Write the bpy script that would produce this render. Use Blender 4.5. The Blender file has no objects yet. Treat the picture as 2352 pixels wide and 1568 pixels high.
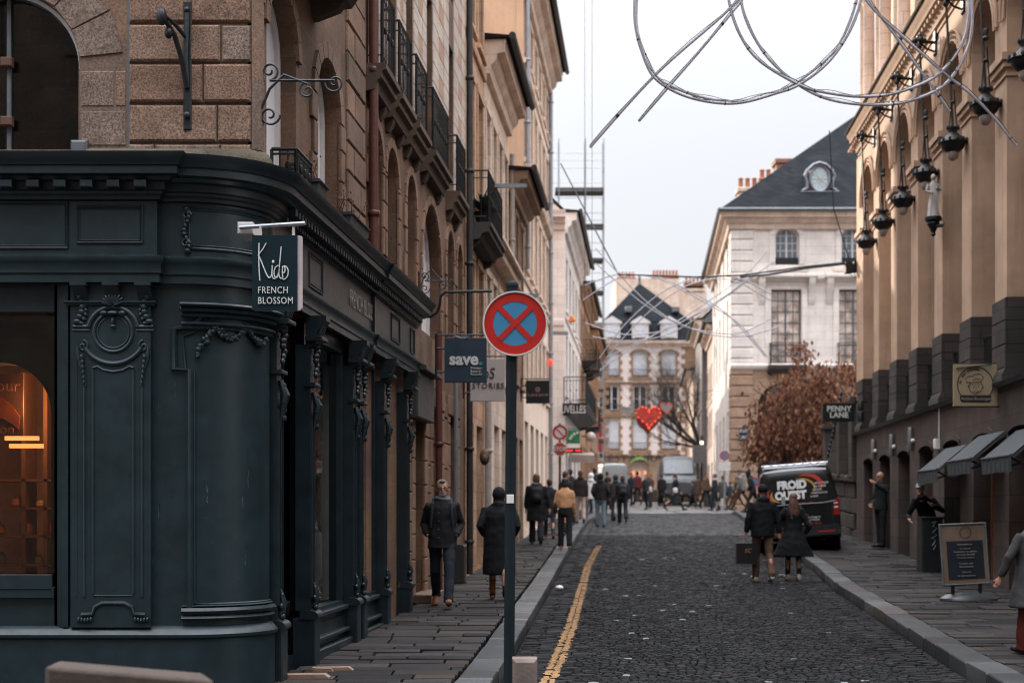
import bpy, bmesh, math, random
from mathutils import Vector, Matrix, noise
from mathutils.geometry import tessellate_polygon
R = random.Random(7)
S = bpy.context.scene
COL = S.collection
PI = math.pi
EYE = 1.42
F = 3267.0            # focal length in pixels of the 2352 px wide view (50 mm lens)
# ---------------------------------------------------------------- camera, sky, sun, exposure
cam = bpy.data.cameras.new('camera')
camo = bpy.data.objects.new('camera', cam)
COL.objects.link(camo)
camo.location = (0, 0, EYE)
camo.rotation_euler = (PI/2, 0, 0)
cam.lens = 50; cam.sensor_width = 36; cam.shift_y = 0.165
cam.clip_end = 3000; cam.clip_start = 0.1
cam.dof.use_dof = True; cam.dof.focus_distance = 12.6; cam.dof.aperture_fstop = 1.9
S.camera = camo
SUN_AZ, SUN_EL = -25.0, 20.0       # degrees from +Y towards +X, elevation
w = bpy.data.worlds.new('World'); S.world = w; w.use_nodes = True
nt = w.node_tree; nt.nodes.clear()
sky = nt.nodes.new('ShaderNodeTexSky'); sky.sky_type = 'NISHITA'; sky.sun_disc = False
sky.sun_elevation = math.radians(SUN_EL); sky.sun_rotation = math.radians(SUN_AZ)
sky.air_density = 1.0; sky.dust_density = 1.0; sky.ozone_density = 1.0
bg = nt.nodes.new('ShaderNodeBackground'); bg.inputs[1].default_value = 0.13
wo = nt.nodes.new('ShaderNodeOutputWorld')
veil = nt.nodes.new('ShaderNodeMix'); veil.data_type = 'RGBA'; veil.inputs[0].default_value = 0.93   # thin bright cloud over the whole sky
veil.inputs[7].default_value = (7.3, 7.5, 7.9, 1)
tcw = nt.nodes.new('ShaderNodeTexCoord'); spw = nt.nodes.new('ShaderNodeSeparateXYZ'); nt.links.new(tcw.outputs['Generated'], spw.inputs[0])
mrw = nt.nodes.new('ShaderNodeMapRange'); mrw.inputs['To Min'].default_value = .665; mrw.inputs['To Max'].default_value = 6.8   # overcast skies are brightest overhead
sqw = nt.nodes.new('ShaderNodeMath'); sqw.operation = 'MULTIPLY'; nt.links.new(spw.outputs[2], sqw.inputs[0]); nt.links.new(spw.outputs[2], sqw.inputs[1]); cbw = nt.nodes.new('ShaderNodeMath'); cbw.operation = 'MULTIPLY'; nt.links.new(sqw.outputs[0], cbw.inputs[0]); nt.links.new(spw.outputs[2], cbw.inputs[1]); nt.links.new(cbw.outputs[0], mrw.inputs[0])
vm = nt.nodes.new('ShaderNodeVectorMath'); vm.operation = 'SCALE'; vm.inputs[0].default_value = (7.3, 7.42, 7.8); nt.links.new(mrw.outputs[0], vm.inputs['Scale'])
nt.links.new(vm.outputs[0], veil.inputs[7]); nt.links.new(sky.outputs[0], veil.inputs[6]); nt.links.new(veil.outputs[2], bg.inputs[0]); nt.links.new(bg.outputs[0], wo.inputs[0])
sl = bpy.data.lights.new('sun', 'SUN'); sl.energy = 5.0; sl.angle = math.radians(0.6); sl.color = (1.0, 0.86, 0.7)
so = bpy.data.objects.new('sun', sl); COL.objects.link(so)
az, el = math.radians(SUN_AZ), math.radians(SUN_EL)
sd = Vector((math.sin(az)*math.cos(el), math.cos(az)*math.cos(el), math.sin(el)))
so.rotation_euler = sd.to_track_quat('Z', 'Y').to_euler()
so.location = (-20, 40, 40)
S.view_settings.view_transform = 'Standard'; S.view_settings.look = 'None'
S.view_settings.exposure = 0.36; S.view_settings.gamma = 1.0
S.render.engine = 'CYCLES'
S.cycles.use_denoising = True; S.cycles.filter_width = 1.1
S.cycles.max_bounces = 6; S.cycles.diffuse_bounces = 3; S.cycles.glossy_bounces = 3
S.cycles.transparent_max_bounces = 12
S.cycles.sample_clamp_indirect = 6.0

# ---------------------------------------------------------------- levels and lines of the street
def lerp_tab(tab, y):
    if y <= tab[0][0]: return tab[0][1]
    for (a, va), (b, vb) in zip(tab, tab[1:]):
        if y <= b: return va + (vb-va)*(y-a)/(b-a)
    return tab[-1][1]
TT = [(0, -.08), (10, -.06), (14, -.04), (17, .03), (20, .10), (26, .25), (30, .37), (33, .50), (42, .85), (50, 1.10), (60, 1.40), (66, 1.52), (130, 3.2), (400, 3.6)]
KL = [(0, -1.2), (12.1, -.18), (18, .215), (29.6, 1.03), (40, 1.85), (50, 2.66), (60, 3.9), (62, 4.2)]
KR = [(0, 3.2), (10, 3.97), (17.1, 4.73), (23.7, 5.43), (29.2, 6.18), (50, 8.3), (60, 9.4), (62, 9.6)]
def T(y): return lerp_tab(TT, y)
def kl(y): return lerp_tab(KL, y)
def kr(y): return lerp_tab(KR, y)
def gz(x, y):
    if y > 62: return T(y)-.06
    return T(y)-.13 if kl(y) < x < kr(y) else T(y)
def P(px, py, Y): return Vector(((px-1176)/F*Y, Y, EYE+(1172-py)/F*Y))
def X_(px, Y): return (px-1176)/F*Y
def Z_(py, Y): return EYE+(1172-py)/F*Y

class Fr:
    """facade frame: p(u, v, z), u runs along the facade (u = world y, or world x on a frontal face), v points out of it"""
    def __init__(s, kind, a=0, b=0, sign=1):
        s.k, s.a, s.b, s.s = kind, a, b, sign
        n = math.hypot(1, b); s.nx, s.ny = sign/n, -sign*b/n
    def p(s, u, v, z):
        if s.k == 'F': return (u, s.a - v, z)
        return (s.a+s.b*u+s.nx*v, u+s.ny*v, z)
BL, BR = .0943, .084
def LF(off=0): return Fr('S', -3.136+off, BL, 1)
def RF(off=0): return Fr('S', 6.0+off, BR, -1)
def FF(y): return Fr('F', y)
IDF = Fr('F', 0)
class LocF:
    def p(s, u, v, z): return (u, v, z)
LOC = LocF()

OFF = {}
def reg(o, off): OFF[o.name] = Vector(off); return o
class MB:
    def __init__(s): s.v = []; s.f = []; s.c = []
    def quad(s, a, b, c, d): n = len(s.v); s.v += [tuple(a), tuple(b), tuple(c), tuple(d)]; s.f.append((n, n+1, n+2, n+3))
    def face(s, pts): n = len(s.v); s.v += [tuple(p) for p in pts]; s.f.append(tuple(range(n, n+len(pts))))
    def box(s, fr, u0, u1, v0, v1, z0, z1):
        n = len(s.v)
        s.v += [fr.p(u, v, z) for z in (z0, z1) for (u, v) in ((u0, v0), (u1, v0), (u1, v1), (u0, v1))]
        s.f += [(n, n+3, n+2, n+1), (n+4, n+5, n+6, n+7)] + [(n+i, n+(i+1) % 4, n+4+(i+1) % 4, n+4+i) for i in range(4)]
        return s
    def bbox(s, fr, u0, u1, v0, v1, z0, z1, b=.01):
        """box whose outer face (v1) is bevelled"""
        n = len(s.v)
        s.v += [fr.p(u, v0, z) for (u, z) in ((u0, z0), (u1, z0), (u1, z1), (u0, z1))]
        s.v += [fr.p(u, v1-b, z) for (u, z) in ((u0, z0), (u1, z0), (u1, z1), (u0, z1))]
        s.v += [fr.p(u, v1, z) for (u, z) in ((u0+b, z0+b), (u1-b, z0+b), (u1-b, z1-b), (u0+b, z1-b))]
        for k in (0, 4):
            s.f += [(n+k+i, n+k+(i+1) % 4, n+k+4+(i+1) % 4, n+k+4+i) for i in range(4)]
        s.f.append((n+8, n+9, n+10, n+11))
        s.f.append((n+3, n+2, n+1, n))
        return s
    def prism(s, fr, poly, v0, v1):
        """poly of (u, z) extruded from v0 to v1"""
        n = len(s.v); k = len(poly)
        s.v += [fr.p(u, v0, z) for u, z in poly] + [fr.p(u, v1, z) for u, z in poly]
        s.f.append(tuple(range(n, n+k))); s.f.append(tuple(range(n+2*k-1, n+k-1, -1)))
        s.f += [(n+i, n+(i+1) % k, n+k+(i+1) % k, n+k+i) for i in range(k)]
        return s
    def uprism(s, fr, poly, u0, u1):
        """poly of (v, z) extruded along u"""
        n = len(s.v); k = len(poly)
        s.v += [fr.p(u0, v, z) for v, z in poly] + [fr.p(u1, v, z) for v, z in poly]
        s.f.append(tuple(range(n, n+k))); s.f.append(tuple(range(n+2*k-1, n+k-1, -1)))
        s.f += [(n+i, n+(i+1) % k, n+k+(i+1) % k, n+k+i) for i in range(k)]
        return s
    def tube(s, pts, r, n=8, closed=False, cap=True, flat=None):
        """r: radius, or list of radii; flat (a, b): elliptical scale"""
        pts = [Vector(p) for p in pts]; k = len(pts)
        rr = r if isinstance(r, (list, tuple)) else [r]*k
        base = len(s.v); up = Vector((0, 0, 1)); prev = None
        for i, p in enumerate(pts):
            if closed: d = pts[(i+1) % k]-pts[i-1]
            else: d = pts[min(i+1, k-1)]-pts[max(i-1, 0)]
            if d.length < 1e-9: d = Vector((0, 0, 1))
            d.normalize()
            if prev is None:
                a = d.cross(up)
                if a.length < .05: a = d.cross(Vector((0, 1, 0)))
                a.normalize()
            else:
                a = prev - d*prev.dot(d)
                if a.length < 1e-6: a = d.cross(up)
                a.normalize()
            prev = a; b = a.cross(d)
            q = rr[i]; qa, qb = (q if isinstance(q, (list, tuple)) else (q, q))
            for j in range(n):
                t = 2*PI*j/n
                s.v.append(tuple(p + a*(math.cos(t)*qa) + b*(math.sin(t)*qb)))
        for i in range(k if closed else k-1):
            for j in range(n):
                a0 = base+i*n+j; a1 = base+i*n+(j+1) % n
                i2 = (i+1) % k
                b0 = base+i2*n+j; b1 = base+i2*n+(j+1) % n
                s.f.append((a0, a1, b1, b0))
        if cap and not closed:
            s.f.append(tuple(base+j for j in range(n))[::-1]); s.f.append(tuple(base+(k-1)*n+j for j in range(n)))
        return s
    def loft(s, rings, n=14):
        """rings of (cx, cy, cz, rx, ry), horizontal ellipses, closed at both ends"""
        base = len(s.v); k = len(rings)
        for cx, cy, cz, rx, ry in rings:
            for j in range(n):
                t = 2*PI*j/n; s.v.append((cx+rx*math.cos(t), cy+ry*math.sin(t), cz))
        for i in range(k-1):
            for j in range(n):
                s.f.append((base+i*n+j, base+i*n+(j+1) % n, base+(i+1)*n+(j+1) % n, base+(i+1)*n+j))
        s.f.append(tuple(base+j for j in range(n))[::-1]); s.f.append(tuple(base+(k-1)*n+j for j in range(n)))
        return s
    def lathe(s, c, prof, n=16, axis=None):
        """prof of (r, h) round the axis through c"""
        c = Vector(c); ax = Vector(axis) if axis else Vector((0, 0, 1)); ax.normalize()
        a = ax.cross(Vector((0, 0, 1)));
        if a.length < .1: a = Vector((1, 0, 0))
        a.normalize(); b = ax.cross(a)
        base = len(s.v); k = len(prof)
        for r, h in prof:
            for j in range(n):
                t = 2*PI*j/n; s.v.append(tuple(c+ax*h+a*(r*math.cos(t))+b*(r*math.sin(t))))
        for i in range(k-1):
            for j in range(n):
                s.f.append((base+i*n+j, base+i*n+(j+1) % n, base+(i+1)*n+(j+1) % n, base+(i+1)*n+j))
        s.f.append(tuple(base+j for j in range(n))[::-1]); s.f.append(tuple(base+(k-1)*n+j for j in range(n)))
        return s
    def ball(s, c, r, n=8, m=6, q=None):
        rx, ry, rz = r if isinstance(r, (tuple, list)) else (r, r, r)
        base = len(s.v)
        def pt(x, y, z):
            p = Vector((x*rx, y*ry, z*rz))
            if q is not None: p = q @ p
            return (c[0]+p[0], c[1]+p[1], c[2]+p[2])
        s.v.append(pt(0, 0, -1))
        for i in range(1, m):
            t = -PI/2+PI*i/m
            for j in range(n):
                a = 2*PI*j/n; s.v.append(pt(math.cos(t)*math.cos(a), math.cos(t)*math.sin(a), math.sin(t)))
        s.v.append(pt(0, 0, 1)); top = len(s.v)-1
        for j in range(n): s.f.append((base, base+1+(j+1) % n, base+1+j))
        for i in range(m-2):
            for j in range(n):
                a = base+1+i*n
                s.f.append((a+j, a+(j+1) % n, a+n+(j+1) % n, a+n+j))
        a = base+1+(m-2)*n
        for j in range(n): s.f.append((a+j, a+(j+1) % n, top))
        return s
    def sweep(s, path, prof, side=1, caps=True, back=-.05):
        """open profile (v, z) carried along a plan path; v to the right of travel times side"""
        k = len(path); ms = []
        for i in range(k):
            ns = []
            for a, b in ((i-1, i), (i, i+1)):
                if a < 0 or b >= k: continue
                d = Vector((path[b][0]-path[a][0], path[b][1]-path[a][1])); d.normalize()
                ns.append(Vector((d.y, -d.x))*side)
            if len(ns) == 2:
                m = ns[0]+ns[1]; m = m/max(m.length_squared, .2)*2
            else: m = ns[0]
            ms.append(m)
        base = len(s.v); q = len(prof)
        for (x, y), m in zip(path, ms):
            for v, z in prof: s.v.append((x+m.x*v, y+m.y*v, z))
        for i in range(k-1):
            for j in range(q-1):
                s.f.append((base+i*q+j, base+i*q+j+1, base+(i+1)*q+j+1, base+(i+1)*q+j))
        if caps:
            for i in (0, k-1):
                x, y = path[i]; m = ms[i]
                pts = [(x+m.x*v, y+m.y*v, z) for v, z in prof]
                pts += [(x+m.x*back, y+m.y*back, prof[-1][1]), (x+m.x*back, y+m.y*back, prof[0][1])]
                s.face(pts)
        return s
    def wall(s, fr, outer, holes, depth, thick=None):
        """flat wall (polygons of (u, z)) with holes and their reveals"""
        polys = [[Vector((u, z, 0)) for u, z in outer]] + [[Vector((u, z, 0)) for u, z in h] for h in holes]
        flat = [p for q in polys for p in q]
        n = len(s.v); s.v += [fr.p(p.x, 0, p.y) for p in flat]
        for t in tessellate_polygon(polys): s.f.append(tuple(n+i for i in t))
        for h in holes:
            k = len(h)
            for i in range(k):
                a, b = h[i], h[(i+1) % k]
                s.quad(fr.p(a[0], 0, a[1]), fr.p(b[0], 0, b[1]), fr.p(b[0], -depth, b[1]), fr.p(a[0], -depth, a[1]))
        return s
    def build(s, name, mat, parent=None, local=False, sharp=38, weld=False, colors=None, recalc=True):
        me = bpy.data.meshes.new(name)
        vs = s.v
        off = Vector((0, 0, 0))
        if parent is not None and not local:
            off = OFF.get(parent.name, off)
            vs = [(a-off.x, b-off.y, c-off.z) for a, b, c in vs]
        me.from_pydata(vs, [], s.f)
        if recalc or weld:
            bm = bmesh.new(); bm.from_mesh(me)
            if weld: bmesh.ops.remove_doubles(bm, verts=bm.verts, dist=1e-4)
            bmesh.ops.recalc_face_normals(bm, faces=bm.faces)
            bm.to_mesh(me); bm.free()
        if colors:
            at = me.color_attributes.new('rnd', 'FLOAT_COLOR', 'POINT')
            at.data.foreach_set('color', [x for c in colors for x in c])
        me.polygons.foreach_set('use_smooth', [True]*len(me.polygons))
        me.set_sharp_from_angle(angle=math.radians(sharp))
        return link(me, name, mat, parent, off)
def link(me, name, mat, parent=None, off=None):
    o = bpy.data.objects.new(name, me); COL.objects.link(o)
    if mat:
        for m in (mat if isinstance(mat, (list, tuple)) else [mat]): me.materials.append(m)
    if parent is not None:
        o.parent = parent
        OFF[o.name] = OFF.get(parent.name, Vector((0, 0, 0)))
    return o
def tag(o, label=None, cat=None, group=None, kind=None):
    if label: o['label'] = label
    if cat: o['category'] = cat
    if group: o['group'] = group
    if kind: o['kind'] = kind
    return o
def thing(name, label, cat, loc=(0, 0, 0), group=None, rot=None, kind=None):
    o = bpy.data.objects.new(name, None); COL.objects.link(o); o.location = loc
    o.empty_display_size = .2
    if rot: o.rotation_euler = rot
    OFF[o.name] = Vector(loc)
    return tag(o, label, cat, group, kind)
def copy_tree(o, loc, label=None, parent=None):
    c = o.copy(); COL.objects.link(c)
    if parent is not None: c.parent = parent
    else: c.location = loc
    if label: c['label'] = label
    for ch in list(o.children): copy_tree(ch, None, None, c)
    return c

# ---------------------------------------------------------------- materials
def newmat(name):
    m = bpy.data.materials.new(name); m.use_nodes = True
    nt = m.node_tree; b = nt.nodes['Principled BSDF']
    return m, nt, b
def nd(nt, t, **k):
    n = nt.nodes.new(t)
    for a, v in k.items(): setattr(n, a, v)
    return n
def _pos(nt, local=False):
    if local: return nd(nt, 'ShaderNodeTexCoord').outputs['Object']
    return nd(nt, 'ShaderNodeNewGeometry').outputs['Position']
def mix(nt, a, b, fac, typ='MIX'):
    n = nd(nt, 'ShaderNodeMix', data_type='RGBA', blend_type=typ)
    for sock, v in ((n.inputs[6], a), (n.inputs[7], b), (n.inputs[0], fac)):
        if hasattr(v, 'links'): nt.links.new(v, sock)
        elif isinstance(v, (int, float)): sock.default_value = v
        else: sock.default_value = (*v, 1)
    return n.outputs[2]
def ramp(nt, src, lo, hi, a=(0, 0, 0), b=(1, 1, 1)):
    n = nd(nt, 'ShaderNodeValToRGB'); n.color_ramp.elements[0].position = lo; n.color_ramp.elements[1].position = hi
    n.color_ramp.elements[0].color = (*a, 1); n.color_ramp.elements[1].color = (*b, 1)
    nt.links.new(src, n.inputs[0]); return n.outputs[0]
def noise_(nt, scale, detail=4, vec=None, rough=.6):
    n = nd(nt, 'ShaderNodeTexNoise'); n.inputs['Scale'].default_value = scale; n.inputs['Detail'].default_value = detail
    n.inputs['Roughness'].default_value = rough
    nt.links.new(vec if vec is not None else _pos(nt), n.inputs['Vector']); return n.outputs[0]
def bump_(nt, b, h, strength, dist=.02, prev=None):
    n = nd(nt, 'ShaderNodeBump'); n.inputs['Strength'].default_value = strength; n.inputs['Distance'].default_value = dist
    nt.links.new(h, n.inputs['Height'])
    if prev is not None: nt.links.new(prev, n.inputs['Normal'])
    nt.links.new(n.outputs[0], b.inputs['Normal']); return n.outputs[0]
MATS = {}
def mat(name, col, rough=.6, metal=0, var=.18, scale=6, bump=0, bscale=40, spec=.5, coat=0, local=False, streak=0):
    if name in MATS: return MATS[name]
    m, nt, b = newmat(name)
    b.inputs['Roughness'].default_value = rough; b.inputs['Metallic'].default_value = metal
    b.inputs['Specular IOR Level'].default_value = spec
    if coat: b.inputs['Coat Weight'].default_value = coat; b.inputs['Coat Roughness'].default_value = .08
    pos = _pos(nt, local)
    if var:
        a = tuple(c*(1-var) for c in col); d = tuple(min(1, c*(1+var)) for c in col)
        c = mix(nt, a, d, ramp(nt, noise_(nt, scale, 6, pos), .3, .7))
        if streak:
            mp = nd(nt, 'ShaderNodeMapping'); mp.inputs['Scale'].default_value = (7, 7, .35)
            nt.links.new(pos, mp.inputs[0])
            c = mix(nt, c, tuple(x*.45 for x in col), ramp(nt, noise_(nt, 1.0, 5, mp.outputs[0]), .5, .85, (0, 0, 0), (streak,)*3))
        nt.links.new(c, b.inputs['Base Color'])
        r = nd(nt, 'ShaderNodeMapRange'); r.inputs['To Min'].default_value = max(.02, rough-.12); r.inputs['To Max'].default_value = min(1, rough+.12)
        nt.links.new(noise_(nt, scale*2.3, 4, pos), r.inputs[0]); nt.links.new(r.outputs[0], b.inputs['Roughness'])
    else: b.inputs['Base Color'].default_value = (*col, 1)
    if bump: bump_(nt, b, noise_(nt, bscale, 5, pos), bump, .01)
    MATS[name] = m; return m
def emis(name, col, strength):
    if name in MATS: return MATS[name]
    m, nt, b = newmat(name); b.inputs['Base Color'].default_value = (*col, 1)
    b.inputs['Emission Color'].default_value = (*col, 1); b.inputs['Emission Strength'].default_value = strength
    MATS[name] = m; return m
def stone(name, c1, c2, mortar, bw=.8, bh=.33, ms=.012, grain=.35, bump=.5, rough=.85, shift=0, gscale=60, stain=.35, soft=.1, streak=0, off=.5, joint=.5):
    if name in MATS: return MATS[name]
    m, nt, b = newmat(name); pos = _pos(nt)
    sep = nd(nt, 'ShaderNodeSeparateXYZ'); nt.links.new(pos, sep.inputs[0])
    add = nd(nt, 'ShaderNodeMath', operation='ADD'); nt.links.new(sep.outputs[0], add.inputs[0]); nt.links.new(sep.outputs[1], add.inputs[1])
    az = nd(nt, 'ShaderNodeMath', operation='ADD'); nt.links.new(sep.outputs[2], az.inputs[0]); az.inputs[1].default_value = shift
    cb = nd(nt, 'ShaderNodeCombineXYZ'); nt.links.new(add.outputs[0], cb.inputs[0]); nt.links.new(az.outputs[0], cb.inputs[1])
    # wobble the joints a little
    wob = nd(nt, 'ShaderNodeVectorMath', operation='SCALE'); wn = nd(nt, 'ShaderNodeTexNoise'); wn.inputs['Scale'].default_value = 5
    nt.links.new(pos, wn.inputs['Vector']); nt.links.new(wn.outputs[1], wob.inputs[0]); wob.inputs['Scale'].default_value = .03
    va = nd(nt, 'ShaderNodeVectorMath', operation='ADD'); nt.links.new(cb.outputs[0], va.inputs[0]); nt.links.new(wob.outputs[0], va.inputs[1])
    br = nd(nt, 'ShaderNodeTexBrick'); br.offset = off
    br.inputs['Scale'].default_value = 1; br.inputs['Brick Width'].default_value = bw; br.inputs['Row Height'].default_value = bh
    br.inputs['Mortar Size'].default_value = ms; br.inputs['Mortar Smooth'].default_value = soft
    br.inputs['Color1'].default_value = (*c1, 1); br.inputs['Color2'].default_value = (*c2, 1); br.inputs['Mortar'].default_value = (*mortar, 1)
    nt.links.new(va.outputs[0], br.inputs['Vector'])
    n1 = ramp(nt, noise_(nt, gscale, 5, pos, .75), .3, .75, (1-grain,)*3, (1+grain*.6,)*3)
    c = mix(nt, br.outputs[0], n1, 1.0, 'MULTIPLY')
    n2 = ramp(nt, noise_(nt, 1.3, 5, pos), .35, .75, (1-stain,)*3, (1.12, 1.12, 1.12))
    c = mix(nt, c, n2, 1.0, 'MULTIPLY')
    if streak:
        mp = nd(nt, 'ShaderNodeMapping'); mp.inputs['Scale'].default_value = (5, 5, .3); nt.links.new(pos, mp.inputs[0])
        c = mix(nt, c, tuple(x*.4 for x in c1), ramp(nt, noise_(nt, 1.0, 5, mp.outputs[0]), .48, .8, (0, 0, 0), (streak,)*3))
    nt.links.new(c, b.inputs['Base Color']); b.inputs['Roughness'].default_value = rough
    b.inputs['Specular IOR Level'].default_value = .08 if name == 'slate' else .3
    inv = nd(nt, 'ShaderNodeMath', operation='SUBTRACT'); inv.inputs[0].default_value = 1; nt.links.new(br.outputs[1], inv.inputs[1])
    pv = bump_(nt, b, inv.outputs[0], joint, .02)
    bump_(nt, b, noise_(nt, gscale, 5, pos, .7), bump, .008, pv)
    MATS[name] = m; return m
def glass(name, tint=(.02, .026, .03), rough=.04):
    if name in MATS: return MATS[name]
    m, nt, b = newmat(name); b.inputs['Base Color'].default_value = (*tint, 1); b.inputs['Roughness'].default_value = rough
    b.inputs['Specular IOR Level'].default_value = .7
    bump_(nt, b, noise_(nt, 1.5, 2), .15, .02)
    MATS[name] = m; return m
def clear_glass(name='shop_glass', tint=(.75, .8, .8)):
    if name in MATS: return MATS[name]
    m, nt, b = newmat(name); out = nt.nodes['Material Output']
    tr = nd(nt, 'ShaderNodeBsdfTransparent'); tr.inputs[0].default_value = (*tint, 1)
    gl = nd(nt, 'ShaderNodeBsdfGlossy'); gl.inputs['Roughness'].default_value = .02
    fz = nd(nt, 'ShaderNodeFresnel'); fz.inputs[0].default_value = 1.5
    ml = nd(nt, 'ShaderNodeMath', operation='MULTIPLY_ADD'); ml.inputs[1].default_value = 1.3; ml.inputs[2].default_value = .02
    nt.links.new(fz.outputs[0], ml.inputs[0])
    mx = nd(nt, 'ShaderNodeMixShader'); nt.links.new(ml.outputs[0], mx.inputs[0]); nt.links.new(tr.outputs[0], mx.inputs[1]); nt.links.new(gl.outputs[0], mx.inputs[2])
    nt.links.new(mx.outputs[0], out.inputs[0]); nt.nodes.remove(b)
    MATS[name] = m; return m
def slabmat(name, dark, light, rlo, rhi, grain=.3, gscale=90, spec=.3):
    """each slab has its own random tone (rnd attribute)"""
    if name in MATS: return MATS[name]
    m, nt, b = newmat(name); pos = _pos(nt)
    at = nd(nt, 'ShaderNodeAttribute', attribute_name='rnd')
    sp = nd(nt, 'ShaderNodeSeparateColor'); nt.links.new(at.outputs['Color'], sp.inputs[0])
    c = mix(nt, dark, light, sp.outputs[0])
    c = mix(nt, c, (.16, .105, .075), ramp(nt, sp.outputs[2], .82, 1.0, (0, 0, 0), (.3,)*3))
    g = ramp(nt, noise_(nt, gscale, 4, pos, .7), .3, .75, (1-grain,)*3, (1+grain*.5,)*3)
    c = mix(nt, c, g, 1.0, 'MULTIPLY')
    c = mix(nt, c, ramp(nt, noise_(nt, .9, 4, pos), .35, .7, (.7, .7, .7), (1.15, 1.15, 1.15)), 1.0, 'MULTIPLY')
    nt.links.new(c, b.inputs['Base Color'])
    r = nd(nt, 'ShaderNodeMapRange'); r.inputs['To Min'].default_value = rlo; r.inputs['To Max'].default_value = rhi
    nt.links.new(sp.outputs[1], r.inputs[0]); nt.links.new(r.outputs[0], b.inputs['Roughness'])
    b.inputs['Specular IOR Level'].default_value = spec
    gt = nd(nt, 'ShaderNodeMath', operation='GREATER_THAN'); gt.inputs[1].default_value = 1.5; nt.links.new(sp.outputs[0], gt.inputs[0])
    nt.links.new(mix(nt, c, (.26, .27, .29), gt.outputs[0]), b.inputs['Base Color'])
    bump_(nt, b, noise_(nt, gscale*.6, 5, pos, .65), .35, .006)
    MATS[name] = m; return m

TEAL = mat('teal_paint', (.0088, .0215, .0275), .40, var=.28, scale=4, bump=.12, bscale=18, spec=.5, streak=.35)
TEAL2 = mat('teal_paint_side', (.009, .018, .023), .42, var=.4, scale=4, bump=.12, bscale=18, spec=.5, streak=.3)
FRZ = mat('frieze_paint', (.050, .046, .044), .5, var=.15, scale=4, streak=.2)
BLACK = mat('black_iron', (.012, .013, .015), .5, .3, var=.3, scale=20)
IRON = mat('dark_iron', (.03, .033, .036), .42, .6, var=.3, scale=25)
GRAN = stone('granite_warm', (.19, .11, .08), (.14, .10, .085), (.14, .09, .07), .95, .33, .006, .5, .8, shift=-.11, gscale=45)
GRANB = stone('granite_block', (.22, .17, .14), (.30, .18, .12), (.22, .14, .11), 1.37, .33, .0, .55, .9, shift=-.11, gscale=45)
SIDE = stone('side_stone', (.23, .13, .08), (.16, .095, .066), (.22, .135, .09), .62, .36, .014, .35, .6, gscale=30, stain=.5, streak=.5)
OCHRE = stone('ochre_stone', (.64, .39, .24), (.54, .33, .21), (.40, .25, .17), .7, .36, .012, .25, .4, gscale=30, stain=.35)
CHEQ = stone('pale_stone', (.60, .50, .43), (.52, .43, .37), (.42, .32, .26), .55, .33, .01, .18, .3, gscale=30, stain=.2)
TUF = mat('tan_render', (.62, .39, .25), .9, var=.14, scale=1.2, bump=.15, streak=.25)
CREAM = mat('cream_render', (.80, .63, .51), .9, var=.1, scale=1.0, bump=.1, streak=.3)
CREAM2 = stone('cream_ashlar', (.85, .66, .53), (.77, .59, .47), (.58, .43, .34), .7, .3, .008, .12, .2, stain=.28, streak=.45)
WHITES = stone('white_ashlar', (.84, .76, .70), (.79, .71, .66), (.50, .44, .42), .9, .36, .006, .08, .2, stain=.16, streak=.2)
TAN_ASH = stone('tan_ashlar', (.44, .29, .20), (.36, .24, .17), (.26, .17, .13), .8, .36, .01, .2, .4, stain=.25)
SLATE = stone('slate', (.026, .029, .034), (.017, .02, .025), (.01, .011, .013), .25, .16, .006, .2, .3, rough=.95, stain=.3)
LEAD = mat('grey_lead', (.12, .13, .14), .5, .3)
GLASSD = glass('window_glass')
WFRAME = mat('white_frame', (.62, .58, .57), .5, var=.06)
BLIND = mat('white_blind', (.66, .63, .64), .7, var=.05)
CURT = mat('curtain_white', (.55, .57, .62), .8, var=.12, scale=3)
ARC = mat('arcade_render', (.48, .32, .22), .85, var=.2, scale=1.1, bump=.25, bscale=14, streak=.6)
ARCD = stone('dark_basement', (.082, .066, .058), (.052, .046, .045), (.035, .033, .033), .6, .36, .01, .3, .5, stain=.3)
ARCG = stone('ground_floor_stone', (.125, .085, .068), (.080, .065, .062), (.05, .045, .042), .55, .42, .008, .3, .5, stain=.35, streak=.4)
BRICK = stone('chimney_brick', (.42, .17, .10), (.34, .14, .09), (.30, .22, .18), .24, .08, .012, .2, .3)
POT = mat('terracotta', (.45, .17, .09), .8)
PIPE_R = mat('red_pipe', (.09, .028, .020), .45, var=.3, scale=8)
PIPE_D = mat('dark_pipe', (.03, .028, .028), .5, .2, var=.3, scale=8)
PIPE_W = mat('pale_pipe', (.36, .31, .28), .6)
ZINC = mat('zinc', (.30, .31, .33), .4, .7, var=.15)
WHITE = mat('white_paint', (.72, .70, .69), .5, var=.05)
CHIP = mat('chipped_paint', (.10, .11, .11), .8)
SKIN = mat('skin', (.42, .22, .15), .55, var=.1, local=True)
# ================================================================ GROUND, ROAD, PAVEMENTS
def strip(name, mat_, fx0, fx1, ys, dz, kind='structure'):
    m = MB()
    for a, b in zip(ys, ys[1:]):
        m.quad((fx0(a), a, T(a)+dz), (fx1(a), a, T(a)+dz), (fx1(b), b, T(b)+dz), (fx0(b), b, T(b)+dz))
    return tag(m.build(name, mat_, recalc=False, weld=True), kind=kind)
DIRT = mat('joint_dirt', (.028, .026, .025), .9, var=.3, scale=5, bump=.3)
FARP = slabmat('square_paving', (.13, .125, .12), (.2, .19, .18), .35, .6)
ys = [-30, 0, 10, 14, 17, 20, 26, 30, 33, 42, 50, 60, 66, 90, 130, 400, 1500]
strip('ground', DIRT, lambda y: -600, lambda y: 600, ys, -.19)

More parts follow.
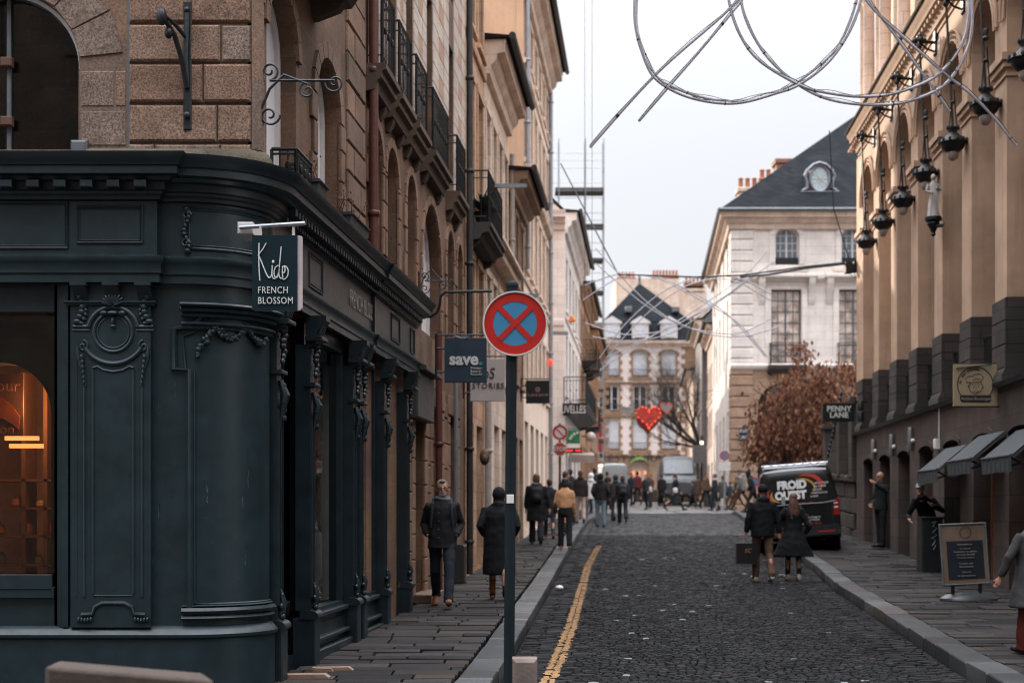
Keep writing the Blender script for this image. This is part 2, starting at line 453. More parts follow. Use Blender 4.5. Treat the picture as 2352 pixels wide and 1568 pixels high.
def slab_field(rows, gap, name, mat_, hj=.006, tilt=.01, bev=.008, skirt=.04, bright=None):
    """rows: list of 4-corner cells [(x,y)*4] with base z function -> one mesh of separate stones"""
    m = MB(); cols = []
    for cell, zf in rows:
        cx = sum(p[0] for p in cell)/4; cy = sum(p[1] for p in cell)/4
        dz = R.uniform(-hj, hj); tx = R.gauss(0, tilt); ty = R.gauss(0, tilt)
        n = len(m.v)
        for (ins, dd) in ((gap/2, -skirt), (gap/2, -bev), (gap/2+bev, 0)):
            for x, y in cell:
                dx, dy = cx-x, cy-y; L = math.hypot(dx, dy) or 1
                k = min(.45, ins*1.35/L)
                xx, yy = x+dx*k, y+dy*k
                m.v.append((xx, yy, zf(yy)+dz+dd+(xx-cx)*tx+(yy-cy)*ty))
        for k in (0, 4):
            m.f += [(n+k+i, n+k+(i+1) % 4, n+k+4+(i+1) % 4, n+k+4+i) for i in range(4)]
        m.f.append((n+8, n+9, n+10, n+11))
        c = (R.random(), R.random(), R.random(), 1)
        if bright: c = bright(cx, cy, c)
        cols += [c]*12
    return tag(m.build(name, mat_, colors=cols, sharp=25, recalc=False), kind='structure')
zr = lambda y: T(y)-.13
zp = lambda y: T(y)
# road: small granite setts, in rows across the street, edge bands of longer setts
cells = []
y = 11.2
while y < 41.5:
    h = .075 + max(0, y-20)*.002
    x0, x1 = kl(y)+.02, kr(y)-.02
    x = x0+R.uniform(-.05, 0)
    while x < x1:
        edge = x < x0+.62 or x > x1-.55
        wd = (R.uniform(.17, .26) if edge else R.uniform(.07, .11))*(1+max(0, y-20)*.02)
        a, b = max(x, x0), min(x+wd, x1)
        if b-a > .04:
            sk = .5*math.sin(x*1.9+1)*.11 if not edge else 0
            s2 = .5*math.sin((x+wd)*1.9+1)*.11 if not edge else 0
            j = lambda: R.uniform(-.007, .007)
            cells.append(([(a+j(), y+sk+j()), (b+j(), y+s2+j()), (b+j(), y+h+s2+j()), (a+j(), y+h+sk+j())], zr))
        x += wd
    y += h
SETT = slabmat('road_setts', (.008, .009, .010), (.022, .022, .025), .58, .92, grain=.35, gscale=70, spec=.11)
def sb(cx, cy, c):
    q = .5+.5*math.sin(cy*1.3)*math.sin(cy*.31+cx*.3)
    if R.random() < .0015+.022*max(0, q-.55) and kl(cy)+.8 < cx < kr(cy)-.6: return (4.2, -.6, 0, 1)  # a few setts coloured pale, as the sky glint of polished stone
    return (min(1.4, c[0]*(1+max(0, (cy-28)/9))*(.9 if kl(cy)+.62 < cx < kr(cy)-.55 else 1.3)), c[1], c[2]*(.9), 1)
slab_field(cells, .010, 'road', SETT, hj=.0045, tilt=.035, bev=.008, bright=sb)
# upper part of the street: paler setts laid finer, then the pale threshold band and the square
cells = []
y = 41.5
while y < 60.5:
    h = .16; x0, x1 = kl(y)+.02, kr(y)-.02; x = x0
    while x < x1:
        wd = R.uniform(.18, .26); b = min(x+wd, x1)
        if b-x > .05: cells.append(([(x, y), (b, y), (b, y+h), (x, y+h)], zr))
        x += wd
    y += h
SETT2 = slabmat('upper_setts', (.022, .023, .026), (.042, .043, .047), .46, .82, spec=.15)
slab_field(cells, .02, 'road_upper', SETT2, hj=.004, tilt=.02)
PALE = slabmat('threshold_stone', (.30, .29, .28), (.38, .37, .36), .35, .55)
cells = [([(kl(60.5)+i*.6, 60.5), (kl(60.5)+(i+1)*.6, 60.5), (kl(60.5)+(i+1)*.6, 61.1), (kl(60.5)+i*.6, 61.1)], lambda y: T(y)-.08) for i in range(9)]
slab_field(cells, .01, 'road_threshold', PALE, hj=.001, tilt=.002)
cells = []
y = 61.2
while y < 132:
    h = .9
    for i in range(46):
        x = -2+i*.9+R.uniform(-.1, .1)
        cells.append(([(x, y), (x+.9, y), (x+.9, y+h), (x, y+h)], lambda y: T(y)-.06))
    y += h
slab_field(cells, .03, 'square', FARP, hj=.004, tilt=.004)
# pavements: long slabs laid across
def pavement(name, xf0, xf1, y0, y1, light):
    cells = []; y = y0
    while y < y1:
        h = R.uniform(.20, .38) + max(0, y-25)*.004; off = R.uniform(-.5, .0)
        x = xf0(y)+off*.9
        while x < xf1(y):
            wd = R.uniform(.45, .95); a, b = max(x, xf0(y)), min(x+wd, xf1(y))
            if b-a > .06:
                k = R.uniform(-.012, .012)
                cells.append(([(a, y), (b, y+k), (b, y+h), (a, y+h+k)], zp))
            x += wd
        y += h
    return slab_field(cells, .020, name, light, hj=.009, tilt=.009, bev=.007)
PAVE = slabmat('pavement_slabs', (.018, .017, .018), (.050, .045, .043), .45, .85, grain=.35, gscale=50, spec=.15)
pavement('left_pavement', lambda y: -3.136+BL*y-.1, lambda y: kl(y)-.34, 11.6, 61, PAVE)
pavement('right_pavement', lambda y: kr(y)+.34, lambda y: 6.0+BR*y+(.1 if y < 39 else 9), 11.6, 61, PAVE)
def kerb(name, fx, s, y0, y1):
    cells = []; y = y0
    while y < y1:
        L = R.uniform(.55, 1.1)+max(0, y-25)*.02
        b = min(y+L, y1)
        cells.append(([(fx(y), y), (fx(b), b), (fx(b)-s*.33, b), (fx(y)-s*.33, y)], zp)); y = b
    return slab_field(cells, .032, name, KERBM, hj=.007, tilt=.008, bev=.014, skirt=.16)
KERBM = slabmat('kerb_stone', (.045, .048, .052), (.105, .11, .115), .32, .5, grain=.3)
kerb('left_kerb', kl, 1, 11.4, 61)
kerb('right_kerb', kr, -1, 11.4, 61)
# yellow line: two worn strips painted on the setts
YEL = mat('road_yellow', (.37, .205, .08), .75, var=.5, scale=20, bump=.3, bscale=30)
def yx(y): return lerp_tab([(11, .25), (12.7, .31), (18, .76), (30, 1.62), (37, 2.3), (45, 2.95)], y)
m = MB(); y = 11.9
while y < 36.5:
    h = .075+max(0, y-20)*.002
    for k, (o, wd) in enumerate(((0, .070), (.078, .070))):
        if R.random() < .05 or 25.55 < y < 25.75: continue
        a = R.uniform(-.012, .012); b = R.uniform(-.012, .012)
        x0 = yx(y)+o+a-.09; x1 = x0+wd+b
        z = T(y)-.13+.012
        n = len(m.v)
        m.v += [(x0+R.uniform(-.01, .01), y+.006, z), (x1+R.uniform(-.01, .01), y+.008, z), (x1+R.uniform(-.01, .01), y+h-.006, z), (x0+R.uniform(-.01, .01), y+h-.008, z)]
        m.f.append((n, n+1, n+2, n+3))
    y += h
tag(m.build('road_marking', YEL), kind='structure')
mm = MB()
m = MB(); m.box(IDF, 6.9, 7.75, -19.9, -19.1, T(19.5)-.01, T(19.5)+.012)
tag(m.build('manhole_cover', IRON), 'dark square cast cover set in the right pavement slabs', 'manhole cover')
# broken slabs by the door and a pebble in the gutter
m = MB()
for (x, y, a, b) in ((-1.83, 12.5, .22, .14), (-1.66, 13.05, .2, .1), (-1.72, 12.95, .09, .05)):
    m.prism(IDF, [(x-a, T(y)+.0), (x+a, T(y)+.0), (x+a*.8, T(y)+.03), (x-a*.9, T(y)+.025)], -y, -y-b)
tag(m.build('door_step', mat('step_stone', (.24, .15, .11), .8, var=.3)), 'broken brown stone step below the first dark shop door', 'step')
m = MB(); m.ball((.80, 24.0, T(24)-.08), (.07, .06, .045))
tag(m.build('paper_cup', WHITE), 'small crumpled white litter lying in the gutter by the left kerb', 'litter')

# ================================================================ CORNER SHOPFRONT (dark teal joinery)
YF = 11.65
SC = YF/F
def fx(px): return (px-1176)*SC
def fz(py): return EYE+(1172-py)*SC
cc = (-2.70, 12.27); RC = .62
a_end = -math.radians(5.4)
arc = [(cc[0]+RC*math.cos(t), cc[1]+RC*math.sin(t)) for t in [-PI/2+(a_end+PI/2)*i/12 for i in range(13)]]
def L2(y, o=-.1): return (-3.136+o+BL*y, y)
path_main = [(-7.0, YF)] + arc + [L2(19.72)]
path_ent = [(-7.0, YF-.08), (fx(362), YF-.08), (fx(362), YF)] + arc + [L2(16.7), (L2(16.7)[0]+.03, 16.7), (L2(19.72)[0]+.03, 19.72)]
shop = thing('shopfront', 'dark teal carved timber corner shopfront with rounded corner pillar', 'shopfront', (-2.6, 12.0, 0))
m = MB()
m.sweep(path_ent, [(0, 3.27), (.045, 3.27), (.045, 3.33), (.06, 3.345), (.06, 3.40), (.075, 3.43), (.09, 3.45), (.09, 3.475), (.04, 3.49), (.02, 3.50)], 1)
m.build('architrave', TEAL, shop)
m = MB(); m.sweep([(-7.0, YF-.08), (fx(362), YF-.08), (fx(362), YF)] + arc[:-1], [(.02, 3.49), (.02, 3.94)], 1, caps=False)
m.build('frieze', TEAL, shop)
m = MB(); m.sweep([arc[-2]]+path_ent[-4:], [(.021, 3.49), (.021, 3.94)], 1, caps=False)
sf = m.build('frieze', FRZ, shop)
m = MB()
m.sweep(path_ent, [(.02, 3.93), (.05, 3.94), (.055, 3.965), (.075, 3.98), (.08, 4.0), (.10, 4.01), (.10, 4.07), (.15, 4.075), (.17, 4.10), (.23, 4.11), (.23, 4.17), (.245, 4.175), (.26, 4.205), (.29, 4.235), (.30, 4.27), (.28, 4.275), (.0, 4.30), (-.3, 4.31)], 1)
m.build('cornice', TEAL2, shop)
m = MB()      # square dentils on the front, close-set ones round the side
x = -6.9
while x < fx(350):
    m.bbox(FF(YF-.08), x, x+.10, .07, .20, 4.005, 4.068, .008); x += .215
m.build('dentil_row', TEAL2, shop); m = MB()
y = 12.5
while y < 19.6:
    m.bbox(LF(-.1), y, y+.058, .07, .165, 4.0, 4.068, .006); y += .115
m.build('dentil_row', TEAL2, shop); m = MB()
y = 12.45
while y < 19.6:
    m.bbox(LF(-.1), y, y+.045, .05, .10, 3.945, 3.985, .004); y += .09
m.build('dentil_row', TEAL2, shop)
# body behind the joinery
m = MB()
m.sweep([(fx(125), YF)] + arc, [(0, -.2), (0, 3.3)], 1, caps=False)
m.box(FF(YF), -7, fx(123), -.35, -.02, 3.05, 3.30)
m.box(FF(YF), -7, fx(123), -.35, -.02, -.3, .72)
m.build('body_panel', TEAL, shop)
m = MB()
m.sweep([(-7.0, YF)] + arc, [(0, -.2), (.05, -.2), (.05, .37), (.075, .385), (.08, .41), (.065, .43), (.05, .445), (.03, .47), (0, .48)], 1)
m.build('base_moulding', TEAL, shop)
# front pilaster with roundel and long panel
pil = MB(); fp = FF(YF)
pl, pr = fx(167), fx(350)
pil.box(fp, pl, pr, 0, .06, .47, 3.27)
pilo = pil.build('pilaster', TEAL, shop)
def mould(m, pts, r=.016, v=.06, fr=None, closed=False, flat=1.0):
    fr = fr or fp
    m.tube([fr.p(u, v, z) for u, z in pts], r, 8, closed=closed)
def px2(pts): return [(fx(a), fz(b)) for a, b in pts]
def circ(cx, cz, r, a0=0, a1=2*PI, n=28): return [(cx+r*math.cos(a0+(a1-a0)*i/n), cz+r*math.sin(a0+(a1-a0)*i/n)) for i in range(n+(0 if abs(a1-a0-2*PI) < 1e-6 else 1))]
m = MB()
rc = (fx(265), fz(765)); rr = 44*SC
mould(m, circ(*rc, rr), .016, closed=True)
mould(m, circ(*rc, rr*.82), .008, closed=True)
mould(m, circ(*rc, rr*1.32, PI*.93, PI*.07, 20), .022)
mould(m, circ(rc[0], rc[1]+.02, rr*1.75, PI*1.18, PI*1.82, 20), .022)
for s in (-1, 1):
    mould(m, [(rc[0]+s*.19, fz(752)), (rc[0]+s*.325, fz(752))], .018)
    mould(m, [(rc[0]+s*.19, fz(760)), (rc[0]+s*.33, fz(760))], .01)
    # volutes with hanging leaves
    vx, vz = rc[0]+s*.245, fz(797)
    sp_ = [(vx+s*(.045*(1-i/22))*math.cos(PI*.5+i*.42), vz+(.05*(1-i/22))*math.sin(PI*.5+i*.42)) for i in range(20)]
    mould(m, sp_, .011)
    mould(m, [(vx+s*.045, vz), (vx+s*.035, vz-.1), (vx-s*.0, vz-.2), (vx-s*.015, vz-.33)], .017)
    for i in range(6): m.ball(fp.p(vx+s*(.01-.004*i), .07, vz-.09-.042*i), (.022-.002*i, .02, .028), 6, 5)
    mould(m, [(vx-s*.01, vz-.33), (vx-s*.01, fz(1368))], .013)
    mould(m, [(rc[0]+s*.165, fz(850)), (rc[0]+s*.165, fz(1362))], .012)
    mould(m, [(rc[0]+s*.30, fz(790)), (rc[0]+s*.30, fz(1368))], .006)
mould(m, [(rc[0]-.165, fz(846)), (rc[0]-.13, fz(843)), (rc[0]-.08, fz(851)), (rc[0], fz(855)), (rc[0]+.08, fz(851)), (rc[0]+.13, fz(843)), (rc[0]+.165, fz(846))], .012)
# foot arch of the panel
mould(m, [(rc[0]-.26, fz(1410)), (rc[0]-.17, fz(1408)), (rc[0]-.15, fz(1392)), (rc[0]-.09, fz(1383)), (rc[0]+.09, fz(1383)), (rc[0]+.15, fz(1392)), (rc[0]+.17, fz(1408)), (rc[0]+.26, fz(1410))], .02)
mould(m, [(rc[0]-.16, fz(1366)), (rc[0]+.16, fz(1366))], .007)
m.build('panel_moulding', TEAL, pilo)
m = MB()      # carved leaves above the roundel and at the pilaster's top corners
for i in range(9):
    a = PI*(.1+.8*i/8); q = Matrix.Rotation(-(a-PI/2), 3, 'Y')
    m.ball(fp.p(rc[0]+.055*math.cos(a), .085, fz(705)+.06*math.sin(a)), (.017, .022, .05), 6, 6, q)
m.ball(fp.p(rc[0], .085, fz(722)), (.05, .03, .022)); m.ball(fp.p(rc[0], .08, fz(740)), (.014, .016, .035)); m.ball(fp.p(rc[0], .08, fz(752)), (.026, .016, .016))
for s in (-1, 1):
    m.ball(fp.p(rc[0]+s*.075, .08, fz(722)), (.032, .02, .024))
    for i in range(7):
        t = i/6; m.ball(fp.p(rc[0]+s*(.30-.05*math.sin(t*3)), .075, fz(675+66*t)), (.02+.014*t, .022, .026), 6, 6)
        m.ball(fp.p(rc[0]+s*(.27-.05*math.sin(t*3)), .07, fz(685+60*t)), (.012+.014*t, .016, .02), 6, 6)
    for i in range(5):
        m.ball(fp.p(rc[0]+s*(.18+.025*i), .07, fz(1421)-.004*(2-abs(i-2))), (.014, .016, .024), 6, 6)
m.build('carved_leaf', TEAL, pilo)
m = MB()      # brackets under the architrave
for cx in (fx(192), fx(265), fx(338)):
    m.uprism(fp, [(.0, 3.27), (.15, 3.27), (.15, 3.235), (.12, 3.20), (.085, 3.16), (.065, 3.12), (0, 3.12)], cx-.055, cx+.055)
    m.uprism(fp, [(.0, 3.265), (.165, 3.265), (.165, 3.24), (.0, 3.235)], cx-.065, cx+.065)
m.bbox(fp, pl-.03, pr+.03, 0, .085, 3.085, 3.115, .01); m.bbox(fp, pl-.045, pr+.045, 0, .10, 3.105, 3.125, .005)
m.build('bracket', TEAL, pilo)
m = MB()      # window jamb mouldings left of the pilaster
for i, (a, b, v) in enumerate(((125, 133, .0), (133, 139, .02), (139, 147, .035), (147, 160, .045))):
    m.box(fp, fx(a), fx(b), -.12, v, .47, 3.268)
m.build('window_jamb', TEAL, shop)
m = MB()
m.bbox(FF(YF), fx(-60), fx(125), -.1, .03, .70, .79, .01); m.box(FF(YF), -7, fx(125), -.1, .045, .36, .38)
m.bbox(FF(YF-.01), -7, fx(122), 0, .03, fz(1352), fz(1318), .004)
m.build('window_sill', TEAL, shop)
g = MB(); g.quad((-7, YF+.14, .80), (fx(128), YF+.14, .80), (fx(128), YF+.14, 3.06), (-7, YF+.14, 3.06))
g.build('window_pane', clear_glass(), shop)
# front frieze panel and the corner's panel
m = MB(); ffz = FF(YF-.08)
for (a, b, c, d, v) in ((186, 335, 480, 563, .02), (-80, 165, 470, 575, .02)):
    P4 = [(fx(a), fz(d)), (fx(b), fz(d)), (fx(b), fz(c)), (fx(a), fz(c))]
    m.tube([ffz.p(u, .025, z) for u, z in P4], .012, 6, closed=True)
    m.tube([ffz.p(u+(.02 if u < fx((a+b)/2) else -.02), .022, z+(.02 if z < fz((c+d)/2) else -.02)) for u, z in P4], .006, 6, closed=True)
def arcp(t, v, z):   # point on the round corner, t 0..1
    a = -PI/2+(a_end+PI/2)*t
    return (cc[0]+(RC+v)*math.cos(a), cc[1]+(RC+v)*math.sin(a), z)
for (ins, r) in ((0, .014), (.025, .007)):
    t0, t1, z0, z1 = .03+ins*1.3, .97-ins, 3.56+ins, 3.90-ins
    pts = [arcp(t0+(t1-t0)*i/14, .022, z1) for i in range(15)]+[arcp(t1-(t1-t0)*i/14, .022, z0) for i in range(15)]
    m.tube(pts, r, 6, closed=True)
m.build('frieze_moulding', TEAL, shop)
m = MB()      # scroll carving beside the corner panel
for (a, b, v, cx, top, s) in ((0, 0, 0, fx(430), 3.88, 1),):
    for i in range(11):
        t = i/10; z = 3.88-.34*t
        m.ball((cx+.022*math.sin(t*9), YF-.03, z), (.032-.012*abs(math.sin(t*6)), .03, .026), 7, 6)
    for z, s in ((3.83, 1), (3.60, -1)):
        m.tube([(cx+s*.005+(.038*(1-i/18))*math.cos(i*.5), YF-.045, z+(.042*(1-i/18))*math.sin(i*.5)) for i in range(16)], .009, 6)
m.build('carved_scroll', TEAL, shop)
# round corner pillar: capital, shaft panel, garland, base rings
m = MB()
for z0, z1, v in ((3.08, 3.11, .12), (3.04, 3.08, .09), (3.00, 3.04, .06), (2.93, 2.96, .05), (2.90, 2.93, .035)):
    m.sweep(arc, [(0, z0), (v, z0), (v+.012, (z0+z1)/2), (v, z1), (0, z1)], 1)
cap = m.build('corner_capital', TEAL, shop); m = MB()
for z0, z1, v in ((.52, .56, .035), (.575, .625, .05), (.63, .65, .02)):
    m.sweep(arc, [(0, z0), (v, z0), (v+.015, (z0+z1)/2), (v, z1), (0, z1)], 1)
m.build('corner_base', TEAL, shop)
m = MB()
def cpt(px_, py_, v):
    t = max(0, (px_-408)/(625-408)); a = t*.93
    return arcp(a, v, fz(py_)) if px_ > 408 else (fx(px_), YF-v, fz(py_))
for o, r in ((0, .030), (15, .011)):
    pts = [(462+o, 700+o), (455+o*.8, 716+o), (440+o*.6, 736+o), (420+o*.5, 750+o), (400+o*.6, 757+o), (400+o, 848), (424+o*.6, 850), (424+o*.6, 1400-o)]
    pts += [(424+o+k*18, 1402-o) for k in range(1, 12)]
    m.tube([cpt(a, b, .012) for a, b in pts], r, 7)
m.build('shaft_moulding', TEAL, cap)
m = MB()
gar = []
for k, (p0, p1, sag) in enumerate((((438, 815), (476, 752), -6), ((478, 752), (545, 745), 26), ((548, 745), (608, 765), 22))):
    for i in range(12):
        t = i/11; gar.append((p0[0]+(p1[0]-p0[0])*t, p0[1]+(p1[1]-p0[1])*t+sag*math.sin(PI*t)))
for (a, b) in gar:
    for q in range(3):
        m.ball(cpt(a+R.uniform(-4, 4), b+R.uniform(-5, 5), .03), (R.uniform(.014, .026),)*3, 6, 5)
m.build('garland', TEAL, cap)
m = MB()
for (a, b, w_, h_) in ((459, 1118, 1.5, 34), (459, 1150, 1.2, 22), (457, 1189, 5, 1.2), (538, 1160, .8, 40), (552, 1120, .8, 60), (545, 1290, .8, 30), (530, 1330, 3, 1), (300, 1292, 1.2, 1.5), (352, 1290, 1, 9), (470, 1246, 2, 2), (364, 960, .8, 50), (365, 1180, .8, 90), (402, 900, .8, 30)):
    for k in range(3):
        aa, bb_ = a+R.uniform(-1, 1), b+R.uniform(-h_, h_)*.5; p = cpt(aa, bb_, .0035); q = cpt(aa, bb_-h_*.3, .0035); e = w_*SC*.5
        m.face([(p[0]-e, p[1], p[2]), (p[0]+e, p[1], p[2]), (q[0]+e*.6, q[1], q[2]), (q[0]-e*.8, q[1], q[2])])
m.build('paint_chip', CHIP, shop)
# ---- street side: posts, doors, windows
LS = LF(-.1)
def sidepost(y0, y1):
    m = MB()
    m.bbox(LS, y0, y1, -.12, .10, -.2, .40, .012)
    m.sweep([LS.p(y0-.012, 0, 0)[:2], LS.p(y1+.012, 0, 0)[:2]], [(0, .39), (.11, .39), (.13, .41), (.125, .44), (.105, .46), (.08, .47), (0, .48)], 1)
    m.box(LS, y0+.02, y1-.02, -.1, .045, .47, 3.0)
    m.tube([LS.p(y0+.05, .05, .6), LS.p(y0+.05, .05, 2.3)], .012, 6); m.tube([LS.p(y1-.05, .05, .6), LS.p(y1-.05, .05, 2.3)], .012, 6)
    o = m.build('post', TEAL2, shop)
    m = MB(); yc = (y0+y1)/2
    for i in range(5): m.ball(LS.p(yc+.03*math.sin(i*2.4), .075, .50+.045*i), (.03-.003*i, .028-.002*i, .03), 7, 6)
    m.tube([LS.p(yc, .06, .52), LS.p(yc, .085, .62), LS.p(yc, .06, .74)], [.03, .035, .012], 7)
    m.build('carved_foot', TEAL2, o); m = MB()
    # console capital with hanging carved drop
    m.uprism(LS, [(0, 3.27), (.20, 3.27), (.20, 3.22), (.15, 3.17), (.11, 3.10), (.12, 3.05), (.08, 2.98), (0, 2.96)], yc-.085, yc+.085)
    for k in (-.06, 0, .06): m.tube([LS.p(yc+k, .17, 3.245), LS.p(yc+k, .15, 3.17), LS.p(yc+k, .125, 3.10)], .018, 6)
    m.bbox(LS, yc-.12, yc+.12, 0, .17, 3.03, 3.07, .01)
    for i in range(7): m.ball(LS.p(yc+.028*math.sin(i*1.9), .085, 2.98-.045*i), (.04-.003*i, .036, .034), 7, 6)
    m.bbox(LS, yc-.10, yc+.10, 0, .10, 2.60, 2.635, .008)
    m.tube([LS.p(yc, .06, 2.55), LS.p(yc, .10, 2.42), LS.p(yc, .07, 2.27), LS.p(yc, .05, 2.12)], [.022, .045, .03, .01], 8)
    for i in range(5): m.ball(LS.p(yc+.02*math.sin(i*2.3), .09, 2.5-.07*i), (.024, .024, .03), 6, 5)
    m.build('carved_drop', TEAL2, o)
for a, b in ((12.27, 12.46), (13.50, 13.70), (15.46, 15.66), (15.84, 16.04), (17.30, 17.50), (18.95, 19.15)): sidepost(a, b)
m = MB(); m.box(LS, 15.66, 15.84, -.12, .02, -.2, 3.27); m.build('post_filler', TEAL2, shop)
def door(y0, y1, handle=True):
    m = MB(); zb = T(y0)
    m.box(LS, y0, y1, -.34, -.28, zb-.1, 2.30)
    for k in range(3):
        m.box(LS, y0+.02+k*.045, y0+.05+k*.045, -.3, -.2+.03*k*-1, zb, 3.25); m.box(LS, y1-.05-k*.045, y1-.02-k*.045, -.3, -.2-.03*k, zb, 3.25)
    m.box(LS, y0, y1, -.3, -.12, zb-.1, zb+.10)
    m.tube([LS.p(y0+.1, -.2, 2.36), LS.p(y1-.1, -.2, 2.36)], .05, 8)
    m.tube([LS.p(y0+.1, -.2, 2.72), LS.p(y1-.1, -.2, 2.72)], .035, 8)
    m.box(LS, y0, y1, -.3, -.2, 3.1, 3.27)
    o = m.build('door', TEAL2, shop)
    m = MB(); m.quad(LS.p(y0, -.3, 2.3), LS.p(y1, -.3, 2.3), LS.p(y1, -.3, 3.2), LS.p(y0, -.3, 3.2))
    m.box(LS, y0+.25, y1-.25, -.3, -.27, .9, 2.15)
    m.build('pane', GLASSD, o)
    if handle:
        m = MB(); yc = y1-.25; m.tube([LS.p(yc, -.28, 1.02), LS.p(yc, -.20, 1.02)], .012, 8); m.ball(LS.p(yc, -.19, 1.02), .032)
        m.bbox(LS, yc-.03, yc+.03, -.28, -.26, .95, 1.12, .004)
        m.build('handle', mat('brass', (.45, .26, .12), .3, .9), o)
door(12.46, 13.50, False); door(17.50, 18.95, True)
def shopwin(y0, y1, kind):
    m = MB()
    m.box(LS, y0, y1, -.2, -.04, -.2, .30); m.bbox(LS, y0, y1, -.1, .03, .13, .17, .008); m.bbox(LS, y0, y1, -.1, .01, .36, .41, .008)
    m.box(LS, y0, y1, -.2, -.05, .29, .45); m.bbox(LS, y0, y1, -.1, .05, -.1, .06, .01)
    m.box(LS, y0, y0+.07, -.2, -.06, .4, 3.27); m.box(LS, y1-.07, y1, -.2, -.06, .4, 3.27); m.box(LS, y0, y1, -.2, -.06, 3.12, 3.27)
    o = m.build('display_window', TEAL2, shop)
    m = MB(); m.quad(LS.p(y0, -.12, .42), LS.p(y1, -.12, .42), LS.p(y1, -.12, 3.2), LS.p(y0, -.12, 3.2)); m.build('pane', clear_glass(), o)
shopwin(13.70, 15.46, 0); shopwin(16.04, 17.30, 1)
m = MB()      # inside of the side windows: floor, back wall, curtain and a few displayed things
m.box(LF(-.1), 12.9, 19.6, -1.15, -1.1, 0, 3.3); m.box(LF(-.1), 13.6, 19.6, -1.1, -.35, .30, .42); m.box(LF(-.1), 16.0, 17.4, -.5, -.45, .4, 3.2)
m.build('display_back', mat('interior_wall', (.20, .17, .155), .8), shop)
m = MB()
m.box(LF(-.1), 15.25, 15.38, -.36, -.3, .42, 3.2)
m.build('curtain', mat('curtain_grey', (.33, .30, .28), .9), shop)
# ---- carved sign lettering on the frieze, recessed panels
def text(s, size, mat_, parent, p0, udir, vdir, name='lettering', ext=.004, align='CENTER', shear=0, spacing=1.0, bold=0.0, sx=1.0, local=False):
    cu = bpy.data.curves.new('t', 'FONT'); cu.body = s; cu.size = size; cu.extrude = ext; cu.align_x = align; cu.align_y = 'CENTER'
    cu.shear = shear; cu.space_character = spacing; cu.offset = bold; cu.resolution_u = 3
    o = bpy.data.objects.new('t', cu); COL.objects.link(o)
    dg = bpy.context.evaluated_depsgraph_get(); dg.update()
    me = bpy.data.meshes.new_from_object(o.evaluated_get(dg)); bpy.data.objects.remove(o)
    u = Vector(udir).normalized(); v = Vector(vdir).normalized(); n = u.cross(v)
    off = Vector((0, 0, 0)) if local or parent is None else OFF.get(parent.name, Vector((0, 0, 0)))
    for q in me.vertices:
        c = q.co; q.co = Vector(p0)+u*(c.x*sx)+v*c.y+n*c.z-off
    me.name = name; me.materials.clear()
    return link(me, name, mat_, parent)
LETTER = mat('letter_white', (.62, .62, .60), .5, var=.05)
LETD = mat('letter_faded', (.30, .27, .25), .6)
sdir = (BL, 1, 0)
text('FRENCH BLOSSOM', .27, LETD, shop, LS.p(16.2, .028, 3.72), sdir, (0, 0, 1), 'frieze_lettering', sx=.72)
m = MB()
for (a, b) in ((13.55, 14.1), (17.75, 18.35), (19.2, 19.5)):
    for ins, r in ((0, .012), (.03, .006)):
        v = .025 if a < 16 else .055
        m.tube([LS.p(a+ins, v, 3.56+ins), LS.p(b-ins, v, 3.56+ins), LS.p(b-ins, v, 3.88-ins), LS.p(a+ins, v, 3.88-ins)], r, 6, closed=True)
m.box(LS, 16.66, 16.70, 0, .06, 3.27, 3.94)
m.build('side_frieze_moulding', TEAL2, shop)

# ---- lit shop interior seen through the left window
room = thing('shop_interior', 'warm lit shop room with shelves behind the dark left shop window', 'shop interior', (-4.8, 13.0, 0))
INW = mat('warm_wall', (.50, .36, .25), .8)
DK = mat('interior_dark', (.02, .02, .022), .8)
m = MB(); ri = FF(12.35)
ax, az_, ar = -4.445, 2.26, .445
ap = [(ax-ar, .80)] + [(ax+ar*math.cos(PI-PI*i/20)*1.0, az_+ar*1.0*math.sin(PI*i/20)) for i in range(21)] + [(ax+ar, .80)]
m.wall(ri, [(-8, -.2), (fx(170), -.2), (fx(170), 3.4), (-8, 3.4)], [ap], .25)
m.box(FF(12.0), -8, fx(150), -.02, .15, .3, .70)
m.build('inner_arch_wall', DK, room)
m = MB(); m.box(IDF, -8, -3.2, -15.6, -15.5, 0, 3.3); m.box(IDF, -8, -3.2, -15.6, -12.7, -.1, .0); m.box(IDF, -8, -3.2, -15.6, -12.7, 3.2, 3.3); m.box(IDF, -3.3, -3.2, -15.6, -12.7, 0, 3.3); m.box(IDF, -8, -7.9, -15.6, -12.7, 0, 3.3)
m.build('room_wall', INW, room)
m = MB()
SHX0, SHX1, SHY = -6.0, -4.0, 14.2
for z in (.86, 1.15, 1.43, 1.71): m.box(IDF, SHX0, SHX1, -SHY-.35, -SHY, z, z+.025)
for x in (SHX0, -4.88, -4.66, SHX1): m.box(IDF, x-.02, x+.02, -SHY-.35, -SHY, .1, 2.8)
m.build('shelf', mat('shelf_wood', (.16, .08, .045), .6), room)
for z in (.885, 1.175, 1.455):
    x = -5.7
    while x < -4.1:
        hh = R.uniform(.06, .2); c = R.choice([(.35, .12, .05), (.08, .06, .05), (.5, .42, .32), (.22, .2, .2), (.45, .25, .1)])
        m = MB(); wdt = R.uniform(.04, .09)
        m.lathe((x, SHY+.12, z), [(wdt*.8, 0), (wdt, hh*.2), (wdt*.9, hh*.7), (wdt*.4, hh*.85), (wdt*.45, hh)], 10)
        tag(m.build('ornament', mat('orn%d' % int(c[0]*100), c, .4)), 'small shelf ornament in the lit shop window', 'ornament', 'ornaments on the lit shop shelves')
        x += wdt*2+R.uniform(.04, .14)
